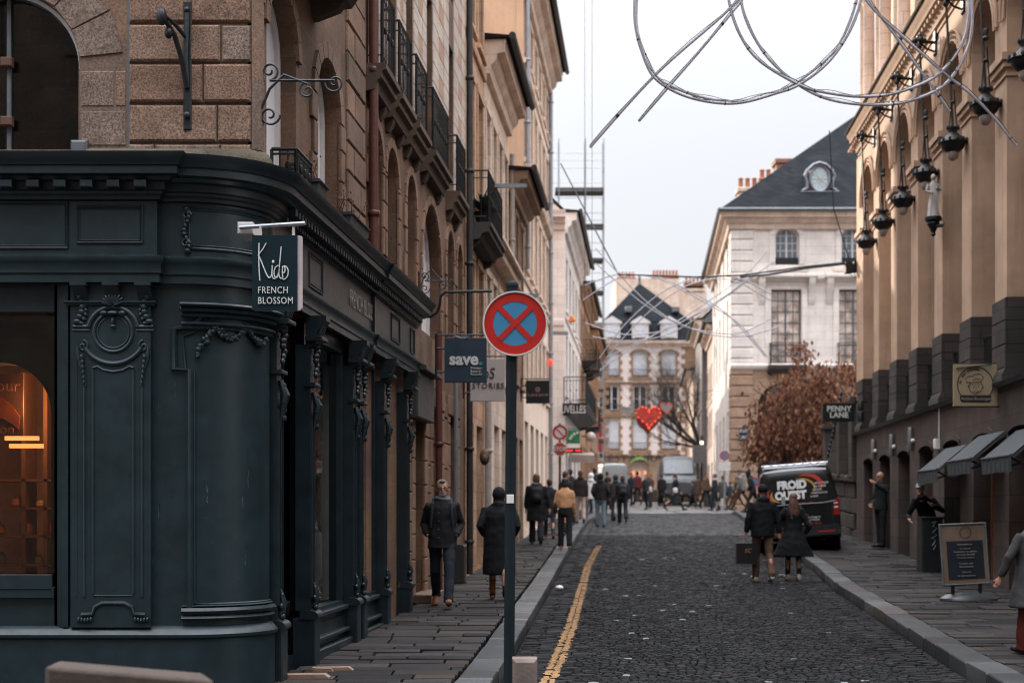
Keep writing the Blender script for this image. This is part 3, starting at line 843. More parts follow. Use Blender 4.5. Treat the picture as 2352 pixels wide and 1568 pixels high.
for i, (a, b, zz) in enumerate(((.0, .30, 1.0), (.04, .34, .94))):
    m = MB(); m.box(IDF, -4.62+a, -4.62+b, -13.0, -12.95, 2.06-.07*i, 2.06-.07*i+.038)
    m.build('light_bar', emis('warm_tube', (1.0, .34, .09), 1.5), room)
ll = bpy.data.lights.new('shop_lamp', 'POINT'); ll.energy = 27; ll.color = (1.0, .38, .12); ll.shadow_soft_size = .15
lo = bpy.data.objects.new('shop_lamp', ll); COL.objects.link(lo); lo.location = (-4.6, 13.75, 2.45)
m = MB()      # drawn poster at the shelf top
m.box(IDF, -5.35, -4.72, -13.75, -13.73, 2.14, 2.74)
po = m.build('poster', mat('poster_brown', (.10, .05, .03), .7), room)
OR = mat('poster_orange', (.30, .09, .03), .6)
OL = mat('poster_line', (.36, .16, .08), .6)
m = MB(); m.prism(FF(13.725), [(x*.8-1.08, z*.8+.72) for x, z in ((-5.15, 1.93), (-5.08, 1.98), (-4.98, 1.93), (-4.88, 1.98), (-4.78, 1.98), (-4.68, 1.92), (-4.6, 1.86), (-4.58, 2.0), (-4.66, 2.12), (-4.8, 2.24), (-4.95, 2.28), (-5.1, 2.22))], 0, .008)
m.build('croissant_drawing', OR, po)
text('bonjour', .16, OL, po, (-5.0, 13.70, 2.62), (1, 0, 0), (0, 0, 1), 'poster_lettering')
text('mon', .14, OL, po, (-4.92, 13.70, 2.2), (1, 0, 0), (0, 0, 1), 'poster_lettering')
# ================================================================ WINDOWS, BALCONIES, PIPES
def apoly(uc, w_, z0, zs, rise, n=10):
    if rise <= 0: return [(uc-w_/2, z0), (uc+w_/2, z0), (uc+w_/2, zs), (uc-w_/2, zs)]
    return [(uc-w_/2, z0), (uc+w_/2, z0)] + [(uc+w_/2*math.cos(PI*i/n), zs+rise*math.sin(PI*i/n)) for i in range(n+1)]
def window(parent, fr, uc, w_, z0, zs, rise=0, v=-.18, fm=None, pm=None, mul=(1, 3), t=.055, name='window', dep=.05, sub='pane'):
    """glazed sash: frame ring + glazing bars as one part, the pane as its sub-part"""
    fm = fm or WFRAME; pm = pm or GLASSD
    o_ = apoly(uc, w_, z0, zs, rise); 
    k = len(o_); cx, cz = uc, (z0+zs)/2
    inn = []
    for (u, z) in o_:
        inn.append((u+(t if u < uc-1e-4 else (-t if u > uc+1e-4 else 0)), z+(t if z < z0+1e-4 else (-t if z > zs-1e-4 else 0))))
    m = MB()
    for i in range(k):
        a, b, c, d = o_[i], o_[(i+1) % k], inn[(i+1) % k], inn[i]
        m.quad(fr.p(a[0], v+dep, a[1]), fr.p(b[0], v+dep, b[1]), fr.p(c[0], v+dep, c[1]), fr.p(d[0], v+dep, d[1]))
        m.quad(fr.p(d[0], v+dep, d[1]), fr.p(c[0], v+dep, c[1]), fr.p(c[0], v, c[1]), fr.p(d[0], v, d[1]))
    nx, nz = mul
    top = zs+rise
    for i in range(1, nx+1):
        u = uc-w_/2+w_*i/(nx+1); wd = t*.55 if (nx+1) % 2 == 0 and i == (nx+1)//2 else .014
        tz = zs+rise*math.sqrt(max(0, 1-((u-uc)/(w_/2))**2))
        m.box(fr, u-wd, u+wd, v+.004, v+dep-.006, z0+t, tz-t*.5)
    for i in range(1, nz+1):
        z = z0+(zs-z0)*i/(nz+1 if rise <= 0 else nz+.0)
        m.box(fr, uc-w_/2+t, uc+w_/2-t, v+.002, v+dep-.012, z-.014, z+.014)
    o = m.build(name, fm, parent)
    m = MB(); m.face([fr.p(u, v+.008, z) for u, z in inn]); m.build(sub, pm, o)
    return o
def railing(parent, fr, u0, u1, v0, v1, z0, h, name='railing', step=.11, mat_=None, deco=True):
    m = MB()
    pts = [(u0, v0), (u0, v1), (u1, v1), (u1, v0)]
    for z in (z0+h, z0+.10, z0+h*.86):
        m.tube([fr.p(u, v, z) for u, v in pts], .018 if z > z0+h-.01 else .011, 5)
    for (a, b), (c, d) in zip(pts, pts[1:]):
        L = math.hypot(c-a, d-b); n = max(1, int(L/step))
        for i in range(n+1):
            u, v = a+(c-a)*i/n, b+(d-b)*i/n
            r = .016 if i in (0, n) else .008
            m.tube([fr.p(u, v, z0), fr.p(u, v, z0+h)], r, 4)
            if deco and 0 < i < n and i % 2 == 0:
                m.ball(fr.p(u, v, z0+h*.5), (.03, .03, .05), 5, 4)
    return m.build(name, mat_ or BLACK, parent)
DSLAB = stone('dark_slab', (.13, .085, .06), (.10, .07, .055), (.06, .05, .04), 3, 3, 0, .4, .6)
def balcony(parent, fr, u0, u1, d, z, h=.85, smat=None, over=.18):
    """moulded stone slab on consoles with an iron railing"""
    m = MB()
    m.uprism(fr, [(-.05, z), (d+.05, z), (d+.05, z-.07), (d, z-.10), (d, z-.17), (d*.72, z-.20), (d*.6, z-.30), (-.05, z-.34)], u0-over/2, u1+over/2)
    for u in (u0+.08, u1-.08):
        m.uprism(fr, [(-.05, z-.3), (d*.6, z-.26), (d*.45, z-.38), (.04, z-.46), (-.05, z-.46)], u-.07, u+.07)
    o = m.build('balcony_slab', smat or SIDE, parent)
    railing(o, fr, u0, u1, 0, d-.02, z+.02, h)
    return o
def pipe(name, label, fr, u, v, z0, z1, r, mt, group=None, cat='drainpipe'):
    p0 = fr.p(u, v, z0)
    t = thing(name, label, cat, p0, group)
    m = MB(); m.tube([fr.p(u, v, z0), fr.p(u, v, z1)], r, 10); m.build('pipe', mt, t)
    m = MB(); z = z0+.6
    while z < z1-.2:
        m.lathe(fr.p(u, v, z), [(r*1.3, -.03), (r*1.42, -.02), (r*1.42, .02), (r*1.3, .03)], 10)
        m.box(fr, u-.015, u+.015, -.1, v, z-.015, z+.015); z += 1.7
    m.build('bracket', mt, t)
    return t
def quoin(m, fr, u0, u1, z0, z1, h=.33, v=.03, s=1, b=.015, alt=.12):
    z, i = z0, 0
    while z < z1-.05:
        e = alt if i % 2 else 0
        m.bbox(fr, u0-(e if s < 0 else 0), u1+(e if s > 0 else 0), -.02, v, z+.008, min(z+h, z1)-.008, b); z += h; i += 1
def shell(name, label, fr, u0, u1, z0, z1, holes, wallm, back=6, depth=.2, rmat=None, cat='building', group=None, loc=None, roof=None, body=True, side=None):
    """building thing: street wall with real openings, body behind it"""
    b = thing(name, label, cat, loc or fr.p((u0+u1)/2, 0, z0), group)
    m = MB(); m.wall(fr, [(u0, z0), (u1, z0), (u1, z1), (u0, z1)], holes, depth)
    m.build('wall', wallm, b)
    if body:
        m = MB(); m.box(fr, u0, u1, -back, -depth-.03, z0, z1)
        # end walls butt against the street wall
        m.box(fr, u0, u0+.15, -depth-.025, -.004, z0, z1-.003); m.box(fr, u1-.15, u1, -depth-.025, -.004, z0, z1-.003)
        m.build('body', side or wallm, b)
    return b
def band(parent, fr, u0, u1, prof, mt, name='cornice', ends=True):
    m = MB(); m.uprism(fr, [(-.1, prof[0][1])]+prof+[(-.1, prof[-1][1])], u0, u1); return m.build(name, mt, parent)
def corn(z, d, h): return [(.0, z-h), (d*.25, z-h), (d*.3, z-h*.75), (d*.55, z-h*.6), (d*.6, z-h*.42), (d*.95, z-h*.38), (d*.95, z-h*.15), (d, z-h*.1), (d, z)]

# ================================================================ CORNER STONE BUILDING above the shopfront
W = LF(-.194)       # wall line of the stone buildings on the left
YU = 11.95
cb_ = thing('corner_building', 'brown granite corner building above the dark teal shopfront', 'building', (-3.0, 12.5, 4.3))
fu = FF(YU)
wx = X_(182, YU)
hole = [(wx-1.296, 4.45), (wx, 4.45)] + [(wx-.648+.648*math.cos(PI*i/18), 5.16+.648*math.sin(PI*i/18)) for i in range(19)]
m = MB(); m.wall(fu, [(-9, 3.9), (-2.22, 3.9), (-2.22, 11), (-9, 11)], [hole], .22)
m.build('front_wall', GRANB, cb_)
BL_ = []
for nm, a, b in (('granite_grey', (.235, .172, .138), .55), ('granite_brown', (.24, .148, .105), .5), ('granite_rose', (.26, .168, .12), .5)):
    mm_, nt_, bb = newmat(nm); pos = _pos(nt_)
    sp = noise_(nt_, 55, 3, pos, .8); sp2 = noise_(nt_, 6, 5, pos); 
    c = mix(nt_, tuple(x*.38 for x in a), tuple(min(1, x*1.55) for x in a), ramp(nt_, sp, .36, .66))
    c = mix(nt_, c, ramp(nt_, sp2, .3, .7, (.68, .66, .64), (1.12, 1.1, 1.1)), 1.0, 'MULTIPLY')
    nt_.links.new(c, bb.inputs['Base Color']); bb.inputs['Roughness'].default_value = .85; bb.inputs['Specular IOR Level'].default_value = .3
    bump_(nt_, bb, sp, .9, .006); BL_.append(mm_)
def blocks(fr, rows, parent, v=.035, b=.018, name='stone_block'):
    """rows: (z0, z1, [u edges]) -> individually bevelled blocks, three granite tones"""
    ms = [MB(), MB(), MB()]
    for z0, z1, us in rows:
        for a, c in zip(us, us[1:]):
            m = R.choice(ms)
            n = len(m.v); m.bbox(fr, a+.006, c-.006, -.02, v+R.uniform(-.008, .008), z0+.012, z1-.012, b)
    for m, mt in zip(ms, BL_):
        if m.f: m.build(name, mt, parent)
XJ = X_(297, YU); XC = -2.18
rows = []; z = 4.47; i = 0
zs_ = [3.98, 4.27, 4.50, 4.83, 5.17, 5.50, 5.83, 6.16, 6.49, 6.82]
edges = {0: [XJ, -2.75, XC], 1: [XJ, -3.0, -2.45, XC], 2: [XJ, X_(500, YU), XC], 3: [XJ, X_(468, YU), XC], 4: [XJ, X_(508, YU), XC], 5: [XJ, XC], 6: [XJ, -2.7, XC], 7: [XJ, XC], 8: [XJ, -2.6, XC]}
for i, (a, c) in enumerate(zip(zs_, zs_[1:])): rows.append((a, c, edges[i]))
blocks(fu, rows, cb_)
# the jambs of the big arched window
rows = [(3.98, 4.40, [wx-.02, -3.4, XJ-.02]), (4.47, 4.78, [wx+.012, XJ-.02]), (4.80, 5.12, [wx+.012, wx+.30, XJ-.02])]
blocks(fu, rows, cb_, v=.012, b=.008)
m = MB()      # arch stones
for i in range(8):
    a0, a1 = PI*.03+PI*.94*i/8+.01, PI*.03+PI*.94*(i+1)/8-.01; cx, cz = wx-.648, 5.16
    m.prism(fu, [(cx+.66*math.cos(a0), cz+.66*math.sin(a0)), (cx+1.02*math.cos(a0), cz+1.02*math.sin(a0)), (cx+1.02*math.cos(a1), cz+1.02*math.sin(a1)), (cx+.66*math.cos(a1), cz+.66*math.sin(a1))], -.02, .014)
m.build('arch_stones', BL_[0], cb_)
m = MB(); m.box(fu, XJ-.016, XJ+.004, -.02, .006, 4.3, 9); m.build('lead_joint', LEAD, cb_)
m = MB()      # mossy ledge below the blocks
pts_ = [(XJ-.35, YU), (XC-.04, YU), (XC+.05, YU+.09)]+[W.p(y, 0, 0)[:2] for y in (12.3, 13.0)]
m.sweep(pts_, [(0, 4.27), (.10, 4.27), (.10, 4.36), (.07, 4.42), (.035, 4.45), (0, 4.46)], 1)
m.build('ledge', stone('mossy_ledge', (.18, .145, .105), (.13, .115, .075), (.1, .1, .07), 1.1, 2, .01, .5, .8, stain=.5), cb_)
m = MB(); m.sweep([(XC-.002, YU-.03), (XC+.085, YU+.06)]+[W.p(YU+.1, .02, 0)[:2]], [(0, 4.45), (0, 11)], 1, caps=False); m.build('corner_chamfer', GRANB, cb_)
wn = MB()
ww = window(cb_, fu, wx-.648, 1.296, 4.45, 5.16, .648, v=-.2, fm=LEAD, pm=clear_glass('dusty_glass', (.55, .6, .62)), mul=(1, 0), t=.03, name='arched_window')
m = MB(); m.tube([fu.p(wx-.648+.63*math.cos(PI*i/18*.5), -.12, 5.16+.63*math.sin(PI*i/18*.5)) for i in range(19)], .02, 6)
m.build('arch_trim', WHITE, ww)
m = MB()
for z in (4.72, 5.22): m.bbox(fu, wx-.70, wx-.60, -.15, -.09, z-.04, z+.04, .01)
m.build('clamp', mat('rust_clamp', (.10, .045, .03), .7), ww)
m = MB(); m.box(fu, -6, wx-.01, -.2, .03, 4.33, 4.40); m.bbox(fu, wx-.06, wx+.08, -.0, .06, 4.36, 4.52, .02); m.build('window_ledge', LEAD, cb_)
t = thing('flower_pot', 'small white plant pot with thin leaves behind the big arched window', 'plant pot', fu.p(X_(152, YU), -.4, 4.45))
m = MB(); m.lathe(fu.p(X_(152, YU), -.4, 4.45), [(.05, 0), (.065, .1), (.068, .11)], 12); m.build('pot', mat('pot_white', (.5, .5, .5), .5), t)
m = MB()
for a in (-.09, -.03, .05, .1): m.tube([fu.p(X_(152, YU), -.4, 4.55), fu.p(X_(152, YU)+a*.6, -.4, 4.70), fu.p(X_(152, YU)+a, -.4, 4.82)], [.008, .010, .003], 5)
m.build('leaves', mat('pot_leaf', (.08, .11, .08), .6), t)
t = thing('ceiling_bulb', 'round pale bulb lamp hanging behind the big arched window', 'lamp', fu.p(X_(152, YU), -.45, 5.0))
m = MB(); m.ball(fu.p(X_(152, YU), -.45, 4.93), .055, 12, 8); m.build('bulb', mat('bulb_glass', (.45, .5, .5), .2), t); m = MB(); m.tube([fu.p(X_(153, YU), -.45, 4.97), fu.p(X_(162, YU), -.45, 5.10), fu.p(X_(162, YU), -.45, 6.5)], .008, 5); m.build('cord', ZINC, t)
# street side of the corner building: wide rusticated pier, two arched mezzanine windows, upper wall
YB1 = 16.9
h1 = [apoly(13.0, 1.05, 4.0, 5.68, .5), apoly(14.85, 1.1, 4.0, 5.6, .52), apoly(14.2, 1.0, 7.3, 9.6, 0)]
m = MB(); m.wall(W, [(11.95, 3.5), (YB1, 3.5), (YB1, 13.4), (11.95, 13.4)], h1, .22); m.build('side_wall', SIDE, cb_)
m = MB(); m.box(W, 12.0, YB1, -6, -.25, 3.9, 13.4); m.box(FF(YU), wx+.05, -2.5, -1.2, -.25, 3.9, 11); m.box(FF(YU), -9, wx+.04, -2.2, -2.1, 3.9, 11); m.box(FF(YU), -9, wx+.04, -2.1, -.25, 3.9, 4.40); m.box(FF(YU), wx+.0, wx+.05, -2.1, -.26, 3.9, 11); m.box(FF(YU), -9, wx-1.4, -2.1, -.25, 3.9, 11); m.build('body', SIDE, cb_)
for uc, ww_, zs, rs in ((13.0, 1.05, 5.68, .5), (14.85, 1.1, 5.6, .52)):
    window(cb_, W, uc, ww_, 4.0, zs, rs, v=-.2, fm=WFRAME, pm=BLIND, mul=(1, 0), t=.06, name='blind_window')
window(cb_, W, 14.2, 1.0, 7.3, 9.6, 0, v=-.2)
def rust(fr, u0, u1, z0, z1, h, parent, mats_i, L=.62, v=.03, b=.015, name='rusticated_block', jit=.15):
    ms = [MB() for _ in mats_i]; z, i = z0, 0
    while z < z1-.04:
        u = u0-(L/2 if i % 2 else 0)
        while u < u1:
            l = L*(1+R.uniform(-jit, jit)); a, c = max(u, u0), min(u+l, u1)
            if c-a > .05: R.choice(ms).bbox(fr, a+.006, c-.006, -.02, v+R.uniform(-.006, .006), z+.008, min(z+h, z1)-.008, b)
            u += l
        z += h; i += 1
    for m, mt in zip(ms, mats_i):
        if m.f: m.build(name, mt, parent)
sidemats = [stone('rust_%d' % i, c, tuple(x*.85 for x in c), c, 9, 9, 0, .35, .7, gscale=35, stain=.4) for i, c in enumerate(((.30, .175, .115), (.24, .145, .10), (.205, .135, .10)))]
rust(W, 12.05, 12.34, 4.46, 11, .33, cb_, sidemats, .55)
rust(W, 15.75, 16.75, 4.2, 11, .33, cb_, sidemats, .75)
m = MB()      # arch surrounds standing proud
def archring(m, fr, uc, w_, z0, zs, rise, t=.16, v=.035, seg=9, jamb=True):
    for i in range(seg):
        a0, a1 = PI*i/seg+.015, PI*(i+1)/seg-.015
        f = lambda a, k: (uc+(w_/2+k)*math.cos(a), zs+(rise+k)*math.sin(a))
        m.prism(fr, [f(a0, .0), f(a0, t), f(a1, t), f(a1, .0)], -.02, v)
    if jamb:
        z, i = z0, 0
        while z < zs-.03:
            e = .08 if i % 2 else 0
            for s in (-1, 1):
                a, c = (uc-w_/2-t-e, uc-w_/2) if s < 0 else (uc+w_/2, uc+w_/2+t+e)
                m.bbox(fr, a, c, -.02, v, z+.006, min(z+.34, zs)-.006, .01)
            z += .34; i += 1
archring(m, W, 13.0, 1.05, 4.3, 5.68, .5, .13, jamb=False); m.build('arch_surround', sidemats[1], cb_); m = MB(); archring(m, W, 14.85, 1.1, 4.3, 5.6, .52)
m.build('arch_surround', sidemats[1], cb_)
balcony(cb_, W, 12.9, 14.3, .6, 6.78, .9, smat=DSLAB)

# iron pieces fixed to the corner building
m = MB(); cx = X_(430, YU-.05)
m.bbox(fu, cx-.035, cx+.035, .02, .05, 4.60, 5.68, .012)
m.tube([fu.p(cx, .05, 5.62), fu.p(cx, .07, 5.45), fu.p(cx-.01, .06, 5.2), fu.p(cx, .06, 4.95)], .022, 7)
m.tube([fu.p(cx, .06, 4.95), fu.p(cx-.03, .14, 5.18), fu.p(cx-.07, .2, 5.34), fu.p(cx-.12, .28, 5.43)], .022, 7)
m.tube([fu.p(cx, .06, 5.36), fu.p(cx-.07, .16, 5.44), fu.p(cx-.13, .3, 5.47)], .018, 7)
m.ball(fu.p(cx-.15, .31, 5.46), (.045, .045, .075)); m.ball(fu.p(cx-.11, .24, 5.35), (.035, .035, .05)); m.ball(fu.p(cx, .07, 4.72), (.03, .02, .03)); m.ball(fu.p(cx, .06, 5.6), .03)
tag(m.build('wall_bracket', IRON), 'blackened iron hinge bracket bolted to the granite corner blocks', 'bracket')
def spiral(m, fr_pt, cu, cz, r, turns, a0, s=1, th=.009, n=26):
    m.tube([fr_pt(cu+s*r*(1-.8*i/n)*math.cos(a0+turns*2*PI*i/n), cz+r*(1-.8*i/n)*math.sin(a0+turns*2*PI*i/n)) for i in range(n+1)], th, 6)
def scroll_bracket(name, label, Y, pxa, pxb, z0, z1, zarm, k=1.0, group=None):
    """wrought iron sign arm standing out from the wall towards the street"""
    xa, xb = X_(pxa, Y), X_(pxb, Y)
    t = thing(name, label, 'sign bracket', (xa, Y, z0), group)
    q = lambda u, z: (u, Y, z)
    m = MB()
    m.tube([q(xa, z0), q(xa, z1)], .014*k, 6); m.ball(q(xa, z1), (.02*k, .02*k, .05*k)); m.ball(q(xa, z0), (.02*k, .02*k, .04*k))
    L = xb-xa
    m.tube([q(xa+.10*k, zarm), q(xb-.06*k, zarm)], .012*k, 6)
    m.tube([q(xa+.03*k, z0+.18*k), q(xa+.10*k, z0+.35*k), q(xa+.22*k, z0+.47*k), q(xa+.42*k, zarm-.03*k)], .012*k, 6)
    spiral(m, lambda u, z: q(u, z), xa+.10*k, zarm+.08*k, .08*k, 1.3, -PI/2, 1, .010*k)
    spiral(m, lambda u, z: q(u, z), xa+.10*k, z0+.13*k, .09*k, 1.3, PI, -1, .010*k)
    spiral(m, lambda u, z: q(u, z), xa+.42*k, zarm-.085*k, .075*k, 1.2, PI*.5, 1, .010*k)
    spiral(m, lambda u, z: q(u, z), xb-.06*k, zarm-.02*k, .085*k, 1.3, PI, 1, .010*k)
    m.build('scroll_arm', IRON, t)
    return t
scroll_bracket('sign_bracket', 'grey wrought iron scroll arm without a sign high on the granite corner', 12.0, 592, 785, Z_(300, 12.0), Z_(140, 12.0), Z_(185, 12.0))
scroll_bracket('sign_bracket', 'thin iron scroll arm above the far end of the teal cornice', 19.6, 962, 1042, Z_(680, 19.6), Z_(628, 19.6), Z_(645, 19.6), .8)
# curved pipe arm over the save sign
m = MB(); Yq = 19.8
m.tube([P(972, 727, Yq), P(988, 727, Yq), P(1003, 718, Yq), P(1010, 700, Yq), P(1012, 680, Yq), P(1022, 671, Yq), P(1045, 670, Yq), P(1130, 668, Yq)], .02, 8)
tag(m.build('bent_pipe', IRON), 'dark bent iron pipe arm reaching out over the save sign', 'sign arm')
# little iron flower guard, planters
g1 = thing('window_guard', 'small curved iron window guard on the teal cornice by the white blind', 'railing', W.p(12.9, .1, 4.35))
railing(g1, W, 12.65, 13.2, .0, .22, 4.33, .30, 'guard_rail', .07)
def planter(label, fr, u, v, z, dry=True, L=.35):
    t = thing('planter', label, 'planter', fr.p(u, v, z))
    m = MB(); m.uprism(fr, [(v-.09, z), (v+.09, z), (v+.12, z+.16), (v-.12, z+.16)], u-L/2, u+L/2)
    m.bbox(fr, u-L/2-.02, u+L/2+.02, v-.14, v+.14, z+.15, z+.18, .01); m.build('box', mat('planter_dark', (.03, .034, .036), .6), t)
    m = MB()
    for i in range(9 if dry else 30):
        a = R.uniform(-L/2.2, L/2.2); p = Vector(fr.p(u+a, v+R.uniform(-.06, .06), z+.17)); pts = [p]
        d = Vector((R.uniform(-.35, .35), R.uniform(-.3, .3), 1)); 
        for s in range(4): p = p+d.normalized()*R.uniform(.04, .09); d += Vector((R.uniform(-.4, .4), R.uniform(-.4, .4), 0)); pts.append(p)
        m.tube(pts, [.007, .006, .005, .004, .002], 4)
        for q in pts[2:]:
            for _ in range(2 if dry else 5):
                m.ball(q+Vector((R.uniform(-.03, .03), R.uniform(-.03, .03), R.uniform(-.02, .04))), (.009, .009, .012) if dry else (.03, .012, .02), 4, 3)
    m.build('twigs' if dry else 'leaves', mat('dry_twig', (.11, .05, .03), .8) if dry else mat('balcony_leaf', (.035, .06, .03), .7), t)
    return t
planter('grey box planter with bare twigs on the cornice between the white arched windows', W, 13.45, .16, 4.33)
planter('planter with dry reddish seed stalks on the cornice near the red drainpipe', W, 15.2, .16, 4.33, L=.9)

# ================================================================ SECOND STONE BUILDING (row of iron balconies)
YB2 = 26.1
arches2 = [(17.5, .8), (18.6, .85), (20.1, .8), (22.05, 1.9), (24.1, .85), (25.3, .7)]
bal = [16.35+.0, 17.85, 19.4, 21.2, 23.1]
balh = [(17.35, .40), (18.6, .46), (19.95, .46), (21.8, .80), (24.2, .52)]; bal = [b_[0] for b_ in balh]
ZS2 = lambda w_: 6.15-w_/2
gfd = [(20.75, .85), (22.5, .85), (24.4, .9)]
h = [apoly(u, w_, 4.1, ZS2(w_), w_/2) for u, w_ in arches2]
h += [apoly(u, .62, 7.0, 9.3, 0) for u in bal] + [apoly(u, .62, 10.1, 12.0, 0) for u in bal]
h += [apoly(u, w_, -.3, 3.0, 0) for u, w_ in gfd]
b2 = shell('stone_house', 'brown stone house with a row of black iron balconies beyond the red pipe', W, YB1, YB2, -.4, 13.4, h, SIDE, back=7, depth=.25)
for u, w_ in arches2: m = MB(); archring(m, W, u, w_, 4.3, ZS2(w_), w_/2, .12, .03); m.build('arch_surround', sidemats[0], b2)
m = MB()
for u, w_ in gfd:
    for s in (-1, 1): quoin(m, W, u-w_/2-.3 if s < 0 else u+w_/2, u-w_/2 if s < 0 else u+w_/2+.3, 0, 3.0, .36, .04, s, .012, .0)
    m.bbox(W, u-w_/2-.3, u+w_/2+.3, -.02, .05, 3.02, 3.35, .015); m.build('door_surround', sidemats[0], b2); m = MB()
for u, w_ in arches2:
    window(b2, W, u, w_, 4.1, ZS2(w_), w_/2, v=-.22, pm=BLIND, mul=(1 if w_ > 1 else 0, 0), t=.06, name='mezzanine_window')
for u, hh_ in balh:
    window(b2, W, u, .62, 7.0, 9.3, 0, v=-.22, mul=(1, 3)); window(b2, W, u, .62, 10.1, 12.0, 0, v=-.22, mul=(1, 2))
    balcony(b2, W, u-hh_, u+hh_, .20, 6.72, .92, smat=DSLAB)
for u, w_ in gfd:
    m = MB(); m.box(W, u-w_/2, u+w_/2, -.24, -.18, -.2, 3.0); 
    for k in (-1, 1): m.bbox(W, u+k*w_/4-w_/5, u+k*w_/4+w_/5, -.2, -.15, .5, 1.2, .01); m.bbox(W, u+k*w_/4-w_/5, u+k*w_/4+w_/5, -.2, -.15, 1.4, 2.6, .01)
    m.build('door', mat('old_door', (.05, .04, .035), .6), b2)
# chequered pale and tan piers of the upper floors
ms = [MB(), MB()]
cu_ = [YB1+.02, bal[0]-.45]
piers = [(a+.32, b-.32) for a, b in zip(bal, bal[1:])]+[(bal[-1]+.32, YB2-.02)]
for (a, b) in piers:
    z, i = 6.9, 0; w3 = (b-a)/3; ms = [MB(), MB()]
    while z < 13.3:
        for k in range(3):
            ms[(k+i) % 2 if k == 1 else 0].bbox(W, a+k*w3+.004, a+(k+1)*w3-.004, -.02, .02 if k != 1 else .012, z+.005, min(z+.30, 13.38)-.005, .006)
        z += .30; i += 1
    ms[0].build('pale_block', CHEQ, b2); ms[1].build('tan_block', mat('tan_panel', (.38, .23, .15), .85, bump=.2), b2)
rust(W, 19.85, 20.25, 0, 3.2, .42, b2, sidemats, .5); rust(W, 21.35, 21.95, 0, 3.2, .42, b2, sidemats, .6); rust(W, 23.1, 23.8, 0, 3.2, .42, b2, sidemats, .6)
m = MB(); m.bbox(W, 19.78, 21.3, -.02, .16, 2.72, 3.38, .02); m.uprism(W, [(0, 3.38), (.28, 3.38), (.28, 3.44), (0, 3.52)], 19.75, 21.35); m.build('shop_fascia', FRZ, b2)
m = MB(); m.box(W, 20.1, 21.5, -.02, .3, T(20.7), T(20.7)+.11); tag(m.build('door_step', sidemats[2]), 'low stone step in front of the first brown stone doorway', 'step')

pipe('drainpipe', 'dark red drainpipe between the corner building and the balconied stone house', W, YB1+.02, .09, 4.35, 13, .055, PIPE_R)
pipe('drainpipe', 'red brown drainpipe down to the pavement beside the walking man', W, 22.05, .12, T(22), 4.2, .055, PIPE_R)
pipe('drainpipe', 'black drainpipe at the far end of the balconied stone house', W, YB2+.02, .09, T(26), 13, .06, PIPE_D)
t_ = thing('downpipe_base', 'dark square iron downpipe shoe on the left pavement', 'downpipe', W.p(24.0, .2, T(24)))
m = MB(); m.bbox(W, 23.85, 24.15, .0, .28, T(24), T(24)+.65, .03); m.build('shoe', PIPE_D, t_)
m = MB(); m.tube([W.p(24, .12, T(24)+.6), W.p(24, .12, 4.2)], .04, 8); m.build('pipe', ZINC, t_)

